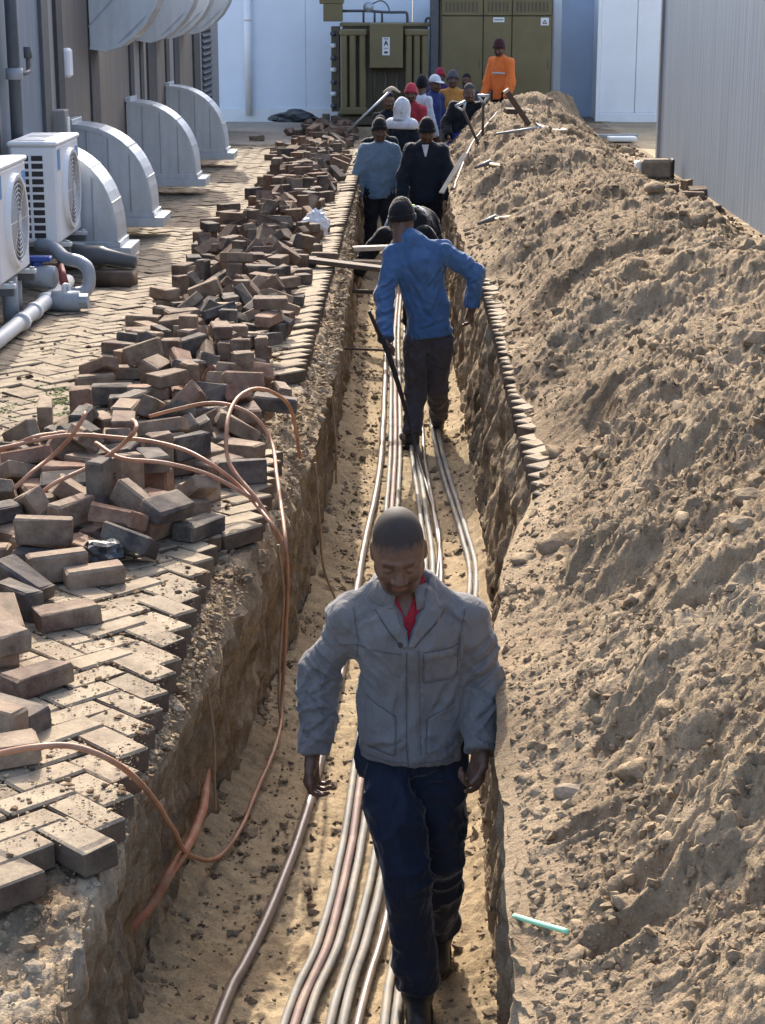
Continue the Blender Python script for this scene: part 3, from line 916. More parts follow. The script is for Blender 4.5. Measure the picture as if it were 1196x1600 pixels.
MB().tube([(-.12, .0, .07), (.06, .0, .07)], .068, 14).build("body", M['grey_pipe'], t, True)
MB().tube([(.06, .0, .07), (.12, .0, .07)], .052, 8).build("nut", M['grey_pipe'], t)
MB().tube(smooth_path([(-.04, 0, .13), (-.04, .02, .17), (-.02, .06, .16), (-.02, .06, .12)], 4), .016, 8).build("clip", M['light_pipe'], t, True)
t = tag(empty("capped_pipe", (-2.25, 13.45, 0)), "dark grey stub pipe tapering out over a wooden block", "pipe")
MB().tube([(-.30, .1, .20), (.02, .04, .19), (.05, .03, .19), (.27, .0, .15)], [.075, .075, .06, .045], 16).build("tube", M['dark_grey'], t, True)
t = tag(np_obj("wood_block", *[np.array(a) for a in cbox((-.14, -.10, 0), (.14, .10, .10))], M['wood_dark']), "dark wooden block on the paving under the tapering stub pipe", "block")
t.location = (-2.12, 13.35, .005); t.rotation_euler = (0, 0, -.15)
t = tag(MB().tube([(-2.62, 13.6, .30), (-2.35, 14.4, .10)], .03, 10).build("support_strut", M['light_pipe'], None, True), "pale strut slanting beneath the first duct hood", "strut")
t = tag(MB().tube([(-2.22, 13.9, .09), (-2.14, 14.6, .07)], .022, 10).build("support_strut", M['white_paint'], None, True), "short white strut poking from under the first duct hood", "strut")
# conduit with a tap on the wall, and two small boxes
t = tag(empty("wall_conduit", (WX + .05, 13.62, 0)), "dark grey conduit running up the wall with a tap fitting", "pipe")
MB().tube([(.02, 0, .0), (.02, 0, 3.1)], .045, 14).build("tube", M['dark_grey'], t, True)
MB().tube([(.02, 0, 1.44), (.02, 0, 1.52)], .062, 14).build("coupling", M['grey_pipe'], t, True)
MB().tube(smooth_path([(.03, .0, 1.48), (.08, .12, 1.48), (.08, .22, 1.50), (.08, .22, 1.58)], 4), .018, 8).build("tap", M['steel'], t, True)
MB().tube([(.08, .22, 1.58), (.08, .22, 1.66)], .03, 10).build("tap_head", M['dark_grey'], t, True)
t = tag(empty("junction_box", (WX, 15.95, 1.47)), "small pale rounded box on the brown wall panel", "junction box")
MB().box((-.005, -.09, -.12), (.07, .09, .12), .02).build("housing", M['white_wall2'], t)
t = tag(empty("meter_box", (WX, 15.42, .98)), "cream switch box low on the wall above the hood", "switch box")
MB().box((.0, -.1, -.12), (.11, .1, .14), .01).build("housing", M['wall_pale'], t)
MB().box((.11, -.05, -.06), (.125, .05, .08), .004).build("cover", M['plate'], t)

# ================================================================== transformer and switchgear
tr = tag(empty("transformer", (-.46, 30.75, 0)), "olive brown transformer with cooling fins and a white number plate", "transformer")
MB().box((-.62, .12, .10), (.76, 1.0, 1.50), .01).build("tank", M['olive_dark'], tr)
MB().box((-.66, .08, 1.50), (.80, 1.05, 1.555), .01).build("top_plate", M['olive'], tr)
MB().box((-.72, .0, -.02), (.84, 1.1, .10), .01).build("base", M['olive_dark'], tr)
for x0 in (-.64, -.50, -.36 + .02, .40, .53, .66):
    MB().box((x0, -.10, .16), (x0 + .105, .12, 1.42), .018).build("radiator_fin", M['olive'], tr)
for x0, x1 in ((-.66, -.21), (.38, .78)):
    MB().box((x0, -.115, 1.36), (x1, .11, 1.46), .02).build("radiator_header", M['olive'], tr)
    MB().box((x0, -.115, .12), (x1, .11, .24), .02).build("radiator_header", M['olive'], tr)
dbx = MB().box((-.17, -.20, .86), (.36, .11, 1.555), .012).build("cable_box", M['olive'], tr)
for x0 in (-.10, .08, .26):
    MB().tube([(x0, -.02, .86), (x0, -.02, .15)], .022, 8).build("cable_tail", M['olive_dark'], tr, True)
pl = MB().box((.03, -.206, 1.06), (.15, -.2, 1.34), .003).build("number_plate", M['plate'], tr)
# plate: bold A with small lines of print
def glyph(parent, strokes, origin, h, y, mat, r):
    mb = MB()
    for a, b in strokes:
        A = Vector((origin[0] + a[0] * h, y, origin[1] + a[1] * h)); Bv = Vector((origin[0] + b[0] * h, y, origin[1] + b[1] * h))
        d = (Bv - A).normalized(); nrm = Vector((-d.z, 0, d.x)) * r
        q = [A - nrm, Bv - nrm, Bv + nrm, A + nrm]
        mb.add([tuple(p) for p in q] + [(p.x, p.y + .002, p.z) for p in q], [(0, 1, 2, 3), (0, 4, 5, 1), (2, 6, 7, 3), (1, 5, 6, 2), (3, 7, 4, 0)])
    return mb.build("letter", mat, parent)
glyph(pl, [((0, 0), (.4, 1)), ((.4, 1), (.8, 0)), ((.17, .38), (.63, .38))], (.06, 1.21), .075, -.209, M['ink'], .008)
glyph(pl, [((0, 0), (1, 0))], (.055, 1.315), .07, -.209, M['ink'], .006)
glyph(pl, [((0, 0), (1, 0))], (.055, 1.17), .07, -.209, M['ink'], .004)
glyph(pl, [((0, 0), (1, 0))], (.062, 1.105), .056, -.209, M['ink'], .016)
for k in range(7):                                # bushings and flange bolts down the far side
    MB().tube([(-.74, .10, .25 + k * .19), (-.80, .06, .25 + k * .19)], [.045, .03], 10).build("bushing", M['plate'] if k % 2 else M['dark_grey'], tr, True)
MB().box((-.80, .1, .16), (-.66, .4, 1.5), .01).build("side_flange", M['olive_dark'], tr)
cs = MB().box((-.98, .05, 1.85), (-.60, .60, 2.9), .012).build("conservator", M['olive'], tr)
MB().box((-.92, .02, 1.58), (-.62, .55, 1.85), .01).build("conservator_neck", M['olive'], tr)
MB().box((-.94, .03, 1.92), (-.82, .05, 2.2)).build("gauge_glass", M['plate'], cs)
MB().tube(smooth_path([(-.62, .3, 1.74), (-.2, .3, 1.74), (.1, .3, 1.72), (.36, .3, 1.72), (.42, .3, 1.70), (.43, .3, 1.56)], 4), .022, 8).build("top_pipe", M['dark_grey'], tr, True)
for x0 in (-.28, -.1, .02): MB().tube([(x0, .3, 1.56), (x0, .3, 1.73)], .018, 8).build("pipe_support", M['dark_grey'], tr, True)
MB().tube([(-.2, .26, 1.80), (-.2, .36, 1.80)], .085, 14).build("gauge", M['galv'], tr, True)
MB().tube(smooth_path([(-.14, .3, 1.85), (.0, .3, 1.9), (.1, .3, 1.84), (.14, .3, 1.74)], 5), .012, 6).build("capillary", M['dark_grey'], tr, True)
MB().tube(smooth_path([(.72, .3, 1.55), (.74, .3, 1.62), (.80, .3, 1.62), (.80, .3, 1.55)], 4), .02, 8).build("lifting_eye", M['dark_grey'], tr, True)

sw = tag(empty("switchgear_cabinet", (1.40, 30.7, 0)), "olive three-door switchgear cabinet against the white wall", "cabinet")
MB().box((-.92, .04, -.01), (.90, 1.2, 1.96), .01).build("casing", M['olive_dark'], sw)
MB().box((-.98, -.03, 1.96), (.95, 1.25, 2.0), .006).build("roof", M['olive_dark'], sw)
MB().box((-1.06, .0, -.01), (-.93, 1.2, 1.94), .006).build("side_panel", M['dark_grey'], sw)
for x0, x1 in ((-.88, -.225), (-.21, .235), (.25, .87)):
    d = MB().box((x0, .0, .06), (x1, .04, 1.66), .006).build("door", M['olive'], sw)
    p = MB().box((x0, .0, 1.675), (x1, .04, 1.94), .006).build("vent_panel", M['olive'], sw)
    for k in range(int((x1 - x0) / .06) - 1):
        MB().box((x0 + .06 + k * .06, -.008, 1.73), (x0 + .09 + k * .06, .001, 1.88), .003).build("louvre", M['olive_dark'], p)
    for k in range(int((x1 - x0) / .06) - 1):
        MB().box((x0 + .06 + k * .06, -.008, .14), (x0 + .09 + k * .06, .001, .34), .003).build("louvre", M['olive_dark'], d)
    MB().box((x1 - .05, -.012, .85), (x1 - .035, .001, 1.0), .003).build("door_handle", M['dark_grey'], d)
pp = MB().box((-.06, -.008, 1.57), (.12, -.001, 1.645), .002).build("name_plate", M['plate'], sw)
glyph(pp, [((0, 0), (1, 0))], (-.04, 1.608), .14, -.011, M['ink'], .006)
pp = MB().box((.70, -.008, 1.52), (.83, -.001, 1.64), .002).build("warning_plate", M['plate'], sw)
glyph(pp, [((0, 0), (.5, .9)), ((.5, .9), (1, 0)), ((0, 0), (1, 0))], (.735, 1.55), .06, -.011, M['ink'], .006)

